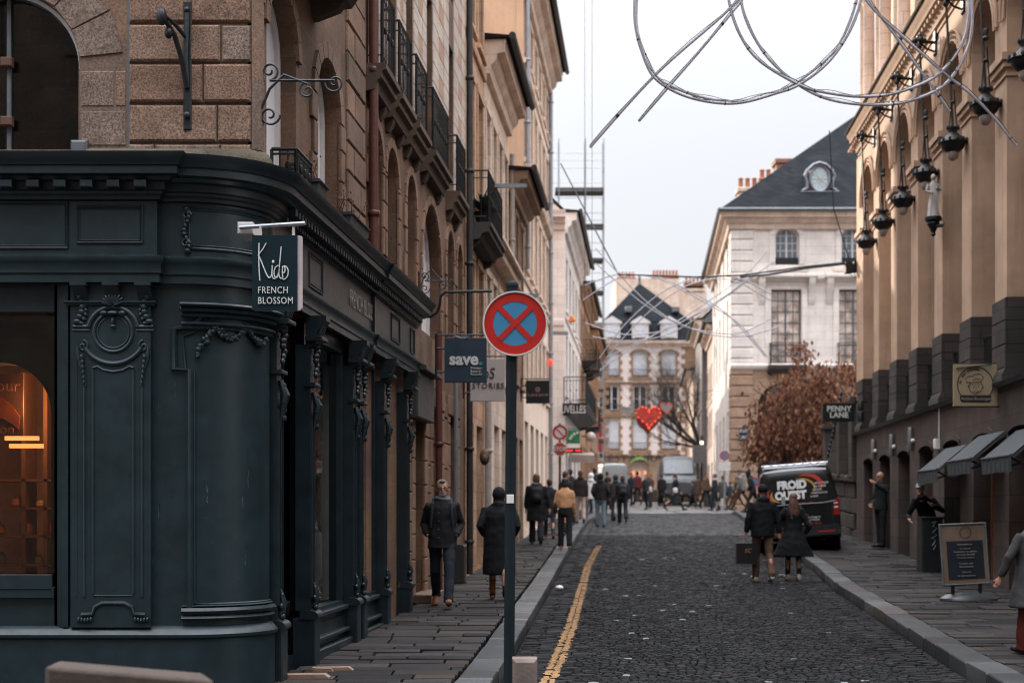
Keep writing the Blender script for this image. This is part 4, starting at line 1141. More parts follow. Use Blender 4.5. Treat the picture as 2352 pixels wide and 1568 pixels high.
# ================================================================ FURTHER LEFT HOUSES
def rowhouse(name, label, fr, u0, u1, zt, wallm, trim, floors, nwin, ww, back=6, cd=.4, ch=.5, wm=None, z0=None, rise=0, side=None, sill=True, pm=None, roof=None, gf=None, mul=(1, 3), group=None, balc=()):
    zb = T(u0)-.4 if z0 is None else z0
    hs, wins = [], []
    for (za, zc) in floors:
        for i in range(nwin):
            u = u0+(u1-u0)*(i+.5)/nwin
            hs.append(apoly(u, ww, za, zc, rise)); wins.append((u, za, zc))
    gfh = []
    if gf:
        zg0, zg1, ng, wg = gf
        for i in range(ng):
            u = u0+(u1-u0)*(i+.5)/ng; gfh.append((u, zg0, zg1)); hs.append(apoly(u, wg, zg0, zg1, 0))
    b = shell(name, label, fr, u0, u1, zb, zt, hs, wallm, back=back, depth=.18, side=side, group=group)
    for k, (u, za, zc) in enumerate(wins):
        window(b, fr, u, ww, za, zc, rise, v=-.16, mul=mul, fm=wm, pm=pm[k % len(pm)] if pm else None)
    for (u, za, zc) in wins:
        m = MB()
        for s in (-1, 1):
            a = u+s*(ww/2+.07); m.box(fr, a-.07, a+.07, -.02, .03, za-.02, zc+.02)
        m.bbox(fr, u-ww/2-.14, u+ww/2+.14, -.02, .045, zc+.022, zc+.18, .01)
        if sill: m.bbox(fr, u-ww/2-.17, u+ww/2+.17, -.02, .09, za-.12, za-.022, .012)
        m.build('window_surround', trim, b)
    for (u, za, zc) in gfh:
        m = MB(); wg = gf[3]; m.box(fr, u-wg/2, u+wg/2, -.17, -.12, zg0, zg1); m.bbox(fr, u-wg/2+.12, u+wg/2-.12, -.13, -.1, zg0+.3, zg1-.2, .01)
        m.build('door', R.choice([mat('door_grey', (.10, .10, .10), .5), mat('door_dark', (.04, .035, .03), .5), mat('door_cream', (.34, .29, .25), .6)]), b)
    band(b, fr, u0, u1, corn(zt, cd, ch), trim, 'cornice')
    for za, zc in floors[1:]: band(b, fr, u0+.01, u1-.01, [(0, za-.42), (.05, za-.40), (.07, za-.33), (.07, za-.28), (0, za-.25)], trim, 'string_course')
    if roof:
        hgt, run, rm = roof
        m = MB(); m.uprism(fr, [(-.05, zt+.012), (-run, zt+hgt-.1), (-back, zt+hgt-.1), (-back, zt+.012)], u0+.02, u1-.02); m.build('gable', side or wallm, b)
        m = MB(); m.uprism(fr, [(cd+.1, zt+.015), (cd+.1, zt+.06), (0, zt+.12), (0, zt+.013)], u0-.06, u1+.06); m.uprism(fr, [(-.002, zt+.014), (-.002, zt+.12), (-run, zt+hgt), (-run, zt+hgt-.12)], u0-.06, u1+.06); m.uprism(fr, [(-run, zt+hgt-.1), (-run, zt+hgt), (-back, zt+hgt), (-back, zt+hgt-.1)], u0-.06, u1+.06); m.build('roof', rm, b)
        m = MB(); m.tube([fr.p(u0-.1, cd+.14, zt+.04), fr.p(u1+.1, cd+.14, zt+.02)], .075, 8); m.build('gutter', PIPE_D, b)
    return b
DOORS = None
b3 = rowhouse('ochre_house', 'narrow ochre stone house with a planted balcony past the black drainpipe', W, YB2+.1, 29.2, 15.6, OCHRE, OCHRE, [(4.2, 6.2), (7.35, 9.6), (10.6, 12.8)], 2, .85, gf=(.2, 3.1, 2, 1.0), roof=(3, 3, SLATE))
balcony(b3, W, 26.4, 28.9, .42, 6.75, .95, smat=mat('grimy_stone', (.05, .045, .04), .9))
pl_ = thing('potted_shrub', 'green spiky shrub in a dark pot on the ochre house balcony', 'plant', W.p(26.9, .25, 6.8))
m = MB(); m.lathe(W.p(26.9, .24, 6.78), [(.12, 0), (.16, .25), (.17, .27)], 10); m.build('pot', BLACK, pl_)
m = MB()
for i in range(110):
    a, e = R.uniform(0, 2*PI), R.uniform(.05, 1.3); d = Vector((math.cos(a)*math.cos(e), math.sin(a)*math.cos(e), math.sin(e)))
    p = Vector(W.p(26.9, .24, 7.05)); L = R.uniform(.2, .5); s = d.cross(Vector((0, 0, 1))).normalized()*.02
    m.face([p+s, p-s, p+d*L*.6-s*1.2+Vector((0, 0, .05)), p+d*L, p+d*L*.6+s*1.2+Vector((0, 0, .05))])
m.build('leaves', mat('shrub_leaf', (.03, .05, .022), .6), pl_)
b4 = rowhouse('cream_house', 'cream stone house with heavy cornice halfway along the left side', W, 29.25, 34.2, 11.1, CREAM2, CREAM2, [(4.4, 6.3), (7.5, 9.7)], 4, .72, gf=(.4, 3.3, 3, 1.1), cd=.45, ch=.7, roof=(2.4, 2.2, SLATE))
m = MB(); m.bbox(W, 29.0, 34.3, -.02, .3, 6.75, 6.95, .02); m.bbox(W, 29.0, 34.3, -.02, .42, 6.95, 7.05, .02); m.build('ledge', CREAM2, b4)
b5 = rowhouse('low_slate_house', 'low house with steep dark slate roof squeezed between taller cream houses', W, 34.25, 38.6, 9.6, TAN_ASH, TAN_ASH, [(4.7, 6.3), (7.2, 8.9)], 3, .8, gf=(.5, 3.3, 3, 1.0), cd=.5, ch=.5, roof=(2.6, 1.6, SLATE))
m = MB()
for i, u in enumerate((35.3, 36.6)):
    m.bbox(W, u-.25, u+.25, -1.6, -1.0, 11.0, 13.2-.3*i, .02)
ck = m.build('chimney', BRICK, b5)
m = MB()
for u in (35.3, 36.6):
    for k in (-.12, .12): m.lathe(W.p(u+k, -1.3, 12.85), [(.08, 0), (.06, .5), (.08, .55)], 8)
m.build('chimney_pot', POT, ck)
b6 = rowhouse('tall_house', 'tall pale rendered house with bare tan gable wall on the left side', W, 38.65, 48.4, 16.3, CREAM, CREAM2, [(5.0, 6.7), (8.1, 10.2), (11.3, 13.1), (14.0, 15.2)], 6, .85, gf=(.9, 3.9, 5, 1.2), cd=.5, ch=.8, roof=(2.2, 2.4, SLATE), side=TUF)
band(b6, W, 38.7, 48.3, [(0, 10.6), (.16, 10.65), (.2, 10.8), (.0, 10.9)], CREAM2, 'ledge')
pipe('drainpipe', 'long grey drainpipe on the near edge of the tall pale house', W, 38.8, .1, 8, 16, .06, ZINC)
pipe('drainpipe', 'grey drainpipe with curved top at the far end of the tall pale house', W, 48.2, .1, T(48), 15.6, .07, ZINC)
pipe('drainpipe', 'pale drainpipe down the white ground floor beside the hooded walker', W, 29.1, .1, T(29), 4.3, .07, PIPE_W)
pipe('drainpipe', 'pale drainpipe on the cream house behind the round no stopping sign', W, 34.3, .1, T(34), 10, .06, PIPE_W)
gb = thing('gap_sun_block', 'unseen plain house added behind the left row gap to stop the sun', 'building', (-4, 51, 1))  # unseen block added to keep sun from pouring through the gap
m = MB(); m.box(IDF, -12, -1.2, -54.5, -48.6, .5, 14); m.build('wall', TUF, gb)
W7 = Fr('S', 2.02-BL*55, BL, 1)
b7 = rowhouse('white_house', 'white house with iron balcony beyond the gap in the left row', W7, 55, 68, 12.95, WHITES, WHITES, [(6.0, 8.3), (9.3, 11.3)], 5, 1.05, gf=(1.5, 4.6, 4, 1.8), cd=.5, ch=.8, roof=(2.6, 2.5, SLATE), back=9)
balcony(b7, W7, 54.9, 66, .85, 5.55, 1.0, smat=BLACK)
text('LES NOUVELLES', .42, LETTER, b7, (X_(1292, 54.6), 54.5, 5.28), (1, 0, 0), (0, 0, 1), 'balcony_lettering', sx=.6)
m = MB(); qf = FF(54.98); m.bbox(qf, -1.5, 2.02, -.02, .1, 8.55, 8.8, .02); m.bbox(qf, 1.45, 2.05, -.02, .06, 1.0, 12.3, .02); m.uprism(qf, corn(12.95, .5, .7), -2, 2.05)
m.bbox(qf, -2, 2.03, -.02, .05, 1.0, 5.2, .02); m.build('front_pilaster', WHITES, b7)
b8 = rowhouse('ochre_row_house', 'warm ochre house with small balconies far down the left side', W7, 68.1, 80, 12.3, OCHRE, TAN_ASH, [(6.2, 8.2), (9.2, 11.0)], 5, 1.0, gf=(1.8, 4.6, 4, 2.0), cd=.5, ch=.6, roof=(2.6, 2.5, SLATE), back=9)
balcony(b8, W7, 70, 72, .7, 8.8, 1.0, smat=BLACK); balcony(b8, W7, 74.5, 76.5, .7, 5.8, 1.0, smat=BLACK); balcony(b8, W7, 74.5, 76.5, .7, 8.8, 1.0, smat=BLACK)
b9 = rowhouse('far_row_house', 'last dark roofed house of the left row beside the scaffold', W7, 80.1, 94, 11.6, TAN_ASH, OCHRE, [(6.4, 8.2), (9.0, 10.7)], 6, 1.0, gf=(2.2, 5.0, 4, 2.2), cd=.5, ch=.6, roof=(3.4, 3.5, SLATE), back=9)
for bb_, rng in ((b7, (56, 61)), (b8, (69, 75)), (b9, (82, 88))):
    m = MB(); mp = MB()
    for u in rng:
        m.bbox(W7, u, u+1.0, -3.4, -2.6, 14.0, 16.0, .02)
        for k in (.2, .5, .8): mp.lathe(W7.p(u+k, -3.0, 16.0), [(.12, 0), (.09, .5), (.12, .55)], 8)
    c = m.build('chimney', BRICK, bb_); mp.build('chimney_pot', POT, c)
for (u, w_, z) in ((70.5, 2.6, 3.6), (84, 3.0, 3.7)):
    pass
# ================================================================ ARCADED BUILDING on the right
A = RF(0)
LEDGE = 3.48
SP = 2.35
piers_c = [37.2-SP*k for k in range(0, 12)]
arch_c = [c-SP/2 for c in piers_c[:-1]]
AY0, AY1 = piers_c[-1]-1.2, 37.9
ab = thing('arcade_building', 'tall cream building with deep arches over a dark stone base on the right', 'building', A.p(30, 0, T(30)))
# upper part: deep round arches between square piers
m = MB()
AW = 1.62
comb = [(AY0, 10.75), (AY1, 10.75), (AY1, 4.83)]; revs = []
for c in arch_c:
    q = [(c+AW/2, 4.83)]+[(c+AW/2*math.cos(PI*i/16), 9.3+.81*math.sin(PI*i/16)) for i in range(17)]+[(c-AW/2, 4.83)]
    comb += q; revs.append(q)
comb.append((AY0, 4.83))
m.wall(A, comb, [], .85)
for q in revs:
    for a, b in zip(q, q[1:]): m.quad(A.p(a[0], 0, a[1]), A.p(b[0], 0, b[1]), A.p(b[0], -.85, b[1]), A.p(a[0], -.85, a[1]))
m.build('arcade_wall', ARC, ab)
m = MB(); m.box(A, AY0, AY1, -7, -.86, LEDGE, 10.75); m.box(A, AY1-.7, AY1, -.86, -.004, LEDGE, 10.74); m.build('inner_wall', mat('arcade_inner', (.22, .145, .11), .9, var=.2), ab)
for c in piers_c:
    m = MB()
    m.box(A, c-.365, c+.365, -.8, -.02, 4.83, 4.84)
    # impost moulding round the pier
    for z0, z1, e in ((8.50, 8.58, .06), (8.60, 8.72, .10), (8.36, 8.40, .03)):
        m.box(A, c-.365-e, c+.365+e, -.8, e, z0, z1)
    m.build('impost', ARC, ab)
for c in arch_c:
    m = MB()
    for t, v in ((.06, .05), (.15, .035), (.24, .06)):
        m.tube([A.p(c+(AW/2+t)*math.cos(PI*i/18), v-.02, 9.3+(AW/2+t)*math.sin(PI*i/18)) for i in range(19)], .03, 6)
    m.build('archivolt', ARC, ab)
for c in piers_c:
    m = MB(); m.bbox(A, c-.25, c+.25, -.02, .02, 9.75, 10.6, .02); m.build('spandrel_panel', mat('spandrel', (.50, .37, .29), .85), ab)
m = MB(); m.uprism(A, [(-.1, 10.74), (.03, 10.74), (.03, 10.80), (.08, 10.83), (.08, 10.88), (.11, 10.95), (.14, 11.02), (.24, 11.08), (.26, 11.17), (.31, 11.22), (.33, 11.36), (-.1, 11.38)], AY0, 37.5); m.build('cornice', ARC, ab)
m = MB(); u = AY0
while u < AY1+.2: m.bbox(A, u, u+.12, .10, .20, 10.98, 11.06, .008); u += .26
m.build('dentil_row', ARC, ab)
m = MB(); m.tube([A.p(AY0, .35, 11.34), A.p(37.5, .35, 11.34)], .035, 6); m.build('gutter', PIPE_D, ab)
# attic storey with engaged columns that catch the sun
m = MB(); m.box(A, 29.5, 37.2, -7, -.42, 10.76, 14.7); m.box(A, AY0, 29.4, -7, -1.5, 10.76, 12.0); m.build('attic_wall', CREAM2, ab)
for c in [q_-.25 for q_ in piers_c[:3]]:
    for k in (-.28, .28):
        m = MB(); m.lathe(A.p(c+k, -.12, 11.8), [(.2, 0), (.2, .12), (.15, .16), (.14, 2.6), (.2, 2.72), (.22, 2.9)], 12); m.build('attic_column', CREAM2, ab)
    m = MB(); m.bbox(A, c-.6, c+.6, -.45, .10, 11.37, 11.8, .03); m.build('column_base', CREAM2, ab)
m = MB(); m.uprism(A, corn(15.2, .2, .5), 29.5, 37.3); m.build('attic_cornice', CREAM2, ab)
# dark stone base between ledge and piers
for c in piers_c:
    m = MB(); z, i = LEDGE, 0
    m.uprism(A, [(-.8, LEDGE), (.10, LEDGE), (.10, LEDGE+.10), (.04, LEDGE+.22), (-.8, LEDGE+.22)], c-.44, c+.44)
    z = LEDGE+.22
    while z < 4.8:
        m.bbox(A, c-.42+R.uniform(-.01, .01), c+.42+R.uniform(-.01, .01), -.86, .035+R.uniform(-.008, .008), z+.004, min(z+.38, 4.83)-.004, .012); z += .38
    m.build('dark_pier_base', ARCD, ab)
m = MB(); m.box(A, AY0, AY1, -7, -.5, T(37)-1.2, LEDGE+.01); m.build('core', DK, ab)
for c in arch_c:
    window(ab, A, c, 1.45, LEDGE+.02, 4.7, 0, v=-.62, fm=mat('dark_window_frame', (.03, .034, .036), .5), mul=(2, 2), t=.05)
    if c > 22:
        g = MB()
        for z in (LEDGE+.3, LEDGE+.95): g.tube([A.p(c-.75, -.2, z), A.p(c+.75, -.2, z)], .02, 5)
        for i in range(13): g.tube([A.p(c-.72+.12*i, -.2, LEDGE), A.p(c-.72+.12*i, -.2, LEDGE+.95)], .009, 4)
        g.build('window_rail', BLACK, ab)
for c in arch_c[:8]:
    window(ab, A, c, 1.2, 5.6, 8.9, .6, v=-.84, fm=mat('dark_window_frame', (.03, .034, .036), .5), mul=(1, 4), t=.06)
m = MB(); m.uprism(A, [(-.2, LEDGE-.06), (.06, LEDGE-.06), (.10, LEDGE-.02), (.13, LEDGE), (.0, LEDGE+.03), (-.2, LEDGE+.03)], AY0, AY1+.08); m.build('ledge', LEAD, ab)
# ground floor with doors
gh = [apoly(c, 1.34, -1, 2.62, .12, 6) for c in arch_c if c > 19]
gh = [[(max(u, AY0), z) for u, z in h] for h in gh]
m = MB(); m.wall(A, [(AY0, -1.01), (AY1, -1.01), (AY1, LEDGE-.06), (AY0, LEDGE-.06)], gh, .42); m.build('ground_wall', ARCG, ab)
WOODO = mat('orange_wood', (.30, .105, .035), .5, var=.2, streak=.2)
DARKD = mat('dark_door', (.03, .03, .032), .6)
for c in arch_c:
    if c > 19:
        m = MB(); q = [(c+(.67+.0)*math.cos(PI*i/6), 2.62+.12*math.sin(PI*i/6)) for i in range(7)]
        m.prism(A, q+[(u, z+.10) for u, z in q[::-1]], -.02, .03); m.build('door_lintel', ARCG, ab)
for k, c in enumerate(arch_c):
    if c < 19: continue
    zb = T(c)-.02
    orange = 19 < c < 25
    m = MB(); mt = WOODO if orange else DARKD
    for s in (-1, 1): m.box(A, c+s*.67-.06, c+s*.67+.06, -.42, -.30, zb, 2.62)
    m.box(A, c-.67, c+.67, -.42, -.32, 2.3, 2.42)
    m.box(A, c-.05, c+.05, -.42, -.31, zb, 2.3); m.box(A, c-.61, c+.61, -.41, -.34, zb, zb+.75)
    m.bbox(A, c-.56, c-.10, -.35, -.32, zb+.1, zb+.65, .01); m.bbox(A, c+.10, c+.56, -.35, -.32, zb+.1, zb+.65, .01)
    d = m.build('door', mt, ab)
    m = MB(); m.quad(A.p(c-.61, -.38, zb+.7), A.p(c+.61, -.38, zb+.7), A.p(c+.61, -.38, 2.7), A.p(c-.61, -.38, 2.7)); m.build('pane', GLASSD, d)
    if c < 28: m = MB(); m.bbox(A, c-.68, c+.68, -.42, .0, zb-.2, zb+.03, .01); m.build('threshold', ARCG, d)
# lanterns hung on long rods
lan0 = None
for k in range(7):
    c = 34.85-SP*k
    top = Vector(A.p(c+.12, .34, 10.62)); bot = Vector(A.p(c, .24, 8.15))
    if lan0 is None:
        t = thing('hanging_lantern', 'x', 'lantern', bot, 'black iron lanterns hanging along the arcade')
        LN = {}
        m = MB(); m.tube([top, bot], .022, 6); m.lathe(bot+Vector((0, 0, .55)), [(.03, 0), (.05, .03), (.03, .06)], 8); m.lathe(bot+Vector((0, 0, .9)), [(.03, 0), (.06, .04), (.035, .08), (.05, .16), (.03, .2)], 8)
        m.tube([bot+Vector((-.07, 0, .08)), bot+Vector((-.02, 0, .8))], .012, 5); m.tube([bot+Vector((.07, 0, .08)), bot+Vector((.02, 0, .8))], .012, 5)
        m.build('rod', BLACK, t)
        m = MB(); m.bbox(A, c+.02, c+.22, -.02, .06, 10.35, 10.85, .015); m.tube([A.p(c+.12, .03, 10.6), top+Vector((0, 0, .0))], .03, 6)
        m.tube([A.p(c+.12, .05, 10.42), A.p(c+.12, .2, 10.48), top], .02, 6)
        for d in ((0, 0, .1), (.09, 0, .02), (-.09, 0, .02), (0, -.09, .02), (0, 0, -.09)): m.ball(top+Vector(d), (.06, .06, .06), 7, 5)
        m.build('wall_bracket', BLACK, t)
        m = MB(); m.lathe(bot, [(.05, .14), (.09, .12), (.07, .03), (.13, -.03), (.22, -.09), (.26, -.15), (.22, -.17), (.19, -.25), (.13, -.30), (.08, -.33)], 16)
        for i in range(12):
            a = 2*PI*i/12; m.ball(bot+Vector((.24*math.cos(a), .24*math.sin(a), -.12)), (.03, .03, .045), 5, 4); 
            if i % 2 == 0: m.ball(bot+Vector((.10*math.cos(a), .10*math.sin(a), .12)), (.025, .025, .05), 5, 4)
        m.build('crown', BLACK, t)
        m = MB(); m.lathe(bot, [(.09, -.30), (.105, -.35), (.09, -.41), (.055, -.46), (.02, -.475)], 14)
        m.build('globe', mat('milk_glass', (.30, .25, .22), .25), t)
        lan0 = t
        t['label'] = 'black iron hanging lantern, farthest of the row along the arcade'
    else:
        base = Vector(A.p(34.85, .24, 8.15))
        names = ['', 'second', 'third', 'fourth', 'fifth', 'sixth', 'seventh']
        c_ = copy_tree(lan0, bot, 'black iron hanging lantern, %s of the row counted from the far end' % names[k] if k < 6 else 'black iron hanging lantern, nearest and largest of the arcade row, at the frame edge')
# saint statue on a bracket
st = thing('statue', 'pale stone robed statue on a dark bracket fixed to an arcade pier', 'statue', A.p(27.25, .2, 6.9))
sx_, sy_, sz_ = A.p(27.3, .2, 7.05)
m = MB(); m.loft([(sx_, sy_, sz_, .2, .18), (sx_, sy_, sz_+.15, .18, .16), (sx_-.02, sy_, sz_+.45, .14, .12), (sx_+.03, sy_, sz_+.8, .13, .11), (sx_+.01, sy_, sz_+1.05, .16, .11), (sx_, sy_, sz_+1.16, .07, .06), (sx_, sy_, sz_+1.22, .05, .05)], 12)
m.ball((sx_, sy_, sz_+1.32), (.08, .085, .11), 10, 8); m.tube([(sx_-.15, sy_, sz_+1.08), (sx_-.22, sy_-.02, sz_+.85), (sx_-.08, sy_-.13, sz_+.78)], [.055, .05, .035], 7)
m.tube([(sx_+.15, sy_, sz_+1.08), (sx_+.2, sy_-.02, sz_+.9), (sx_+.05, sy_-.12, sz_+.95)], [.055, .05, .035], 7)
for i in range(5): m.tube([(sx_-.12+.06*i, sy_-.12, sz_+.1), (sx_-.1+.05*i, sy_-.11, sz_+.5), (sx_-.06+.04*i, sy_-.1, sz_+.8)], .02, 5)
m.v = [(sx_+(x-sx_)*.62, sy_+(y-sy_)*.62, sz_+(z-sz_)*.58) for x, y, z in m.v]; m.build('figure', mat('statue_stone', (.42, .38, .36), .8, bump=.3), st)
m = MB(); m.lathe((sx_, sy_, sz_), [(.26, 0), (.26, -.1), (.18, -.16), (.2, -.22), (.12, -.36), (.06, -.5), (.08, -.56), (.02, -.62)], 12); m.tube([(sx_, sy_, sz_-.3), A.p(27.0, 0, sz_-.35)], .05, 6); m.v = [(sx_+(x-sx_)*.62, y if abs(y-sy_) > .3 else sy_+(y-sy_)*.62, sz_+(z-sz_)*.6) for x, y, z in m.v]; m.build('bracket', BLACK, st)
# small wall lamps between the doors
for k, (px_, py_) in enumerate(((2006, 1032), (2048, 1022), (2091, 1008))):
    Y = 5.93/((px_-1176)/F-.084); p = P(px_, py_, Y)
    t = thing('wall_lamp', ('grey tube wall lamp with round head, %s on the arcade ground floor' % ('farthest of three', 'middle of three', 'nearest of three')[k]), 'wall lamp', p, 'tube lamps on the arcade ground floor')
    m = MB(); m.lathe(p, [(.05, -.25), (.055, -.24), (.055, .24), (.05, .25)], 10); m.build('tube', ZINC, t)
    m = MB(); m.tube([p, (p.x+.12, p.y+.1, p.z-.05)], .02, 5); m.ball((p.x+.02, p.y-.13, p.z-.04), .05); m.build('arm', WHITE, t)
# awnings
aw0 = None
for k, c in enumerate((26.15, 23.6, 21.2)):
    p0 = Vector(A.p(c, 0, 2.62+(0, .10, .06)[k]))
    if aw0 is None:
        t = thing('awning', 'grey canvas awning over a shop door, farthest of the three', 'awning', p0, 'grey awnings over the arcade shop doors')
        m = MB(); u0, u1 = c-.86, c+.86; n = 12
        for i in range(n):
            a, b = u0+(u1-u0)*i/n, u0+(u1-u0)*(i+1)/n
            m.quad(A.p(a, .03, 2.60), A.p(b, .03, 2.60), A.p(b, .55, 2.16), A.p(a, .55, 2.16))
        m.tube([A.p(u0, .55, 2.155), A.p(u1, .55, 2.155)], .025, 8)
        m.build('canopy', mat('awning_canvas', (.045, .053, .060), .75, var=.12, bump=.1), t)
        m = MB(); pts = []
        for i in range(25):
            u = u0+(u1-u0)*i/24; dv = .012*math.sin(i*1.7)
            pts.append((A.p(u, .56+dv, 2.14), A.p(u, .55-dv*1.5, 1.92+.012*math.sin(i*2.1))))
        for (a, b), (c1, d1) in zip(pts, pts[1:]): m.quad(a, c1, d1, b)
        m.quad(A.p(u0, .03, 2.58), A.p(u0, .53, 2.15), A.p(u0, .53, 2.11), A.p(u0, .03, 2.52))
        m.build('valance', mat('awning_canvas'.replace('s', 's'), (.05, .06, .07), .8), t)
        m = MB()
        for u in (u0+.1, u1-.1): m.tube([A.p(u, 0, 2.1), A.p(u, .3, 2.0), A.p(u, .53, 2.12)], .018, 6)
        m.build('arm', BLACK, t)
        aw0 = t
    else: copy_tree(aw0, p0, ('grey canvas awning over a shop door, middle of the three', 'grey canvas awning at the right frame edge, nearest of the three')[k-1])
t = thing('alarm_box', 'small white box with a thin conduit beside the farthest awning', 'alarm box', A.p(27.75, .05, 2.7))
m = MB(); m.bbox(A, 27.65, 27.83, -.01, .1, 2.62, 2.82, .02); m.build('case', WHITE, t)
m = MB(); m.tube([A.p(27.6, .03, 2.82), A.p(27.6, .03, 3.42)], .014, 5); m.build('conduit', WHITE, t)

# ================================================================ TERRACE WALL, COPPER TREES
tw = thing('terrace_wall', 'low dark stone terrace wall climbing the pavement behind the van', 'wall', A.p(48, 0, T(48)))
m = MB(); u = 37.95
while u < 60:
    for i in range(4):
        a = u+(.35 if i % 2 else 0)
        m.bbox(A, a+.005, a+.9-.005, -.4, .0+R.uniform(-.02, .02), T(u)-.2+i*.42, T(u)-.2+(i+1)*.42-.01, .025)
    m.bbox(A, u-.0, u+.89, -.48, .09, T(u)+1.49, T(u)+1.68, .04)
    u += .9
m.build('stone_course', ARCD, tw)
for i, (u, h_) in enumerate(((38.3, 3.6), (40.6, 3.4), (43.5, 3.0))):
    t = thing('gate_pillar', 'square dark stone terrace pillar, %s' % ('nearest the arcade', 'second from the arcade', 'third from the arcade, capped with a ball')[i], 'pillar', A.p(u, -.2, T(u)), 'stone pillars on the terrace wall')
    m = MB(); m.bbox(A, u-.3, u+.3, -.7, .12, T(u)+1.6, T(u)+h_, .02); m.bbox(A, u-.36, u+.36, -.76, .18, T(u)+h_, T(u)+h_+.15, .03); m.build('shaft', ARCD, t)
    if i == 2: m = MB(); m.ball(A.p(u, -.3, T(u)+h_+.3), .2, 12, 8); m.build('ball', ARCD, t)
t = thing('chain', 'hanging chain of dark and pale flags beside the arcade corner', 'bunting', A.p(38.6, .3, 4))
m = MB()
for i in range(14): m.ball(A.p(38.9+i*.2, .25, 4.6-.12*i), (.05, .05, .08), 6, 4)
m.build('links', IRON, t)
def leaf_cloud(m, c, r, n, size, droop=.6, shell_=.4, cluster=14):
    """leaf-sized folded faces gathered in clusters through an ellipsoid"""
    c = Vector(c); k = n//cluster
    for _ in range(k):
        while True:
            d = Vector((R.uniform(-1, 1), R.uniform(-1, 1), R.uniform(-1, 1)))
            if shell_ < d.length < 1: break
        if noise.noise(d*2.3+c) < -.10: continue
        cc_ = c+Vector((d.x*r[0], d.y*r[1], d.z*r[2])); cr = R.uniform(.12, .26)
        for _ in range(cluster):
            p = cc_+Vector((R.gauss(0, cr), R.gauss(0, cr), R.gauss(0, cr*1.2)))
            a = R.uniform(0, 2*PI); dn = Vector((math.cos(a)*(1-droop), math.sin(a)*(1-droop), -droop+R.uniform(-.3, .3))).normalized()
            s = dn.cross(Vector((R.uniform(-1, 1), R.uniform(-1, 1), .2))).normalized(); L = size*R.uniform(.6, 1.3); w_ = L*.3
            n_ = len(m.v); m.v += [tuple(p), tuple(p+dn*L*.45+s*w_), tuple(p+dn*L), tuple(p+dn*L*.45-s*w_)]
            m.f.append((n_, n_+1, n_+2, n_+3))
def branch(m, p, d, L, r, lv, spread=.6, up=.15, n=3, tips=None):
    pts = [p]; rr = [r]; q = Vector(p); dd = Vector(d).normalized()
    for i in range(4):
        dd = (dd+Vector((R.uniform(-.2, .2), R.uniform(-.2, .2), R.uniform(-.12, .2)+up*.3))).normalized()
        q = q+dd*L/4; pts.append(q); rr.append(r*(1-.14*(i+1)))
    m.tube(pts, rr, 6 if lv > 1 else 4)
    if tips is not None: tips.append(q)
    if lv <= 0: return
    for _ in range(n):
        k = R.randint(2, 4); e = (dd+Vector((R.uniform(-1, 1), R.uniform(-1, 1), R.uniform(-.5, 1)))*spread).normalized()
        branch(m, pts[k], e, L*R.uniform(.55, .8), rr[k]*.6, lv-1, spread, up, n, tips)
BARK = mat('bark', (.06, .045, .035), .9, var=.3, bump=.5)
def leafmat(name, cs):
    m, nt, b = newmat(name); at = nd(nt, 'ShaderNodeAttribute', attribute_name='rnd')
    sp = nd(nt, 'ShaderNodeSeparateColor'); nt.links.new(at.outputs['Color'], sp.inputs[0])
    r = nd(nt, 'ShaderNodeValToRGB'); r.color_ramp.elements[0].color = (*cs[0], 1); r.color_ramp.elements[1].color = (*cs[2], 1)
    e = r.color_ramp.elements.new(.5); e.color = (*cs[1], 1); nt.links.new(sp.outputs[0], r.inputs[0]); nt.links.new(r.outputs[0], b.inputs['Base Color'])
    b.inputs['Roughness'].default_value = .6
    out = nt.nodes['Material Output']; tl = nd(nt, 'ShaderNodeBsdfTranslucent'); nt.links.new(r.outputs[0], tl.inputs[0])
    mx = nd(nt, 'ShaderNodeMixShader'); mx.inputs[0].default_value = .35; nt.links.new(b.outputs[0], mx.inputs[1]); nt.links.new(tl.outputs[0], mx.inputs[2]); nt.links.new(mx.outputs[0], out.inputs[0])
    return m
COPPER = leafmat('copper_leaf', ((.045, .018, .011), (.16, .062, .034), (.34, .165, .09)))
for i, (px_, Y, zc, rx, rz, lab) in enumerate(((1790, 52, 4.5, 1.1, 1.35, 'leftmost of the three copper leaved trees behind the van'), (1852, 51, 4.9, 1.25, 2.0, 'middle and tallest of the copper leaved trees behind the van'), (1925, 50, 4.8, 1.2, 1.9, 'right copper leaved tree, beside the arcade corner'))):
    cx = X_(px_, Y)
    t = thing('copper_tree', lab, 'tree', (cx, Y, T(Y)), 'copper leaved trees on the terrace')
    m = MB(); base = Vector((cx, Y, T(Y)-.1)); branch(m, base, (0, 0, 1), 2.6, .09, 2, .5, .3, 4); m.build('trunk', BARK, t)
    m = MB(); leaf_cloud(m, (cx, Y, zc), (rx, rx, rz), 4600, .17, .75, .1)
    if i == 1: leaf_cloud(m, (cx-.2, Y, zc+2.0), (.35, .35, .6), 220, .17, .75, .1)
    if i == 0: leaf_cloud(m, (cx-.9, Y, 3.6), (.5, .5, .5), 420, .17, .75, .1)
    cols = []
    for _ in range(len(m.f)): q = (R.random(), 0, 0, 1); cols += [q]*4
    m.build('crown', COPPER, t, colors=cols, recalc=False)

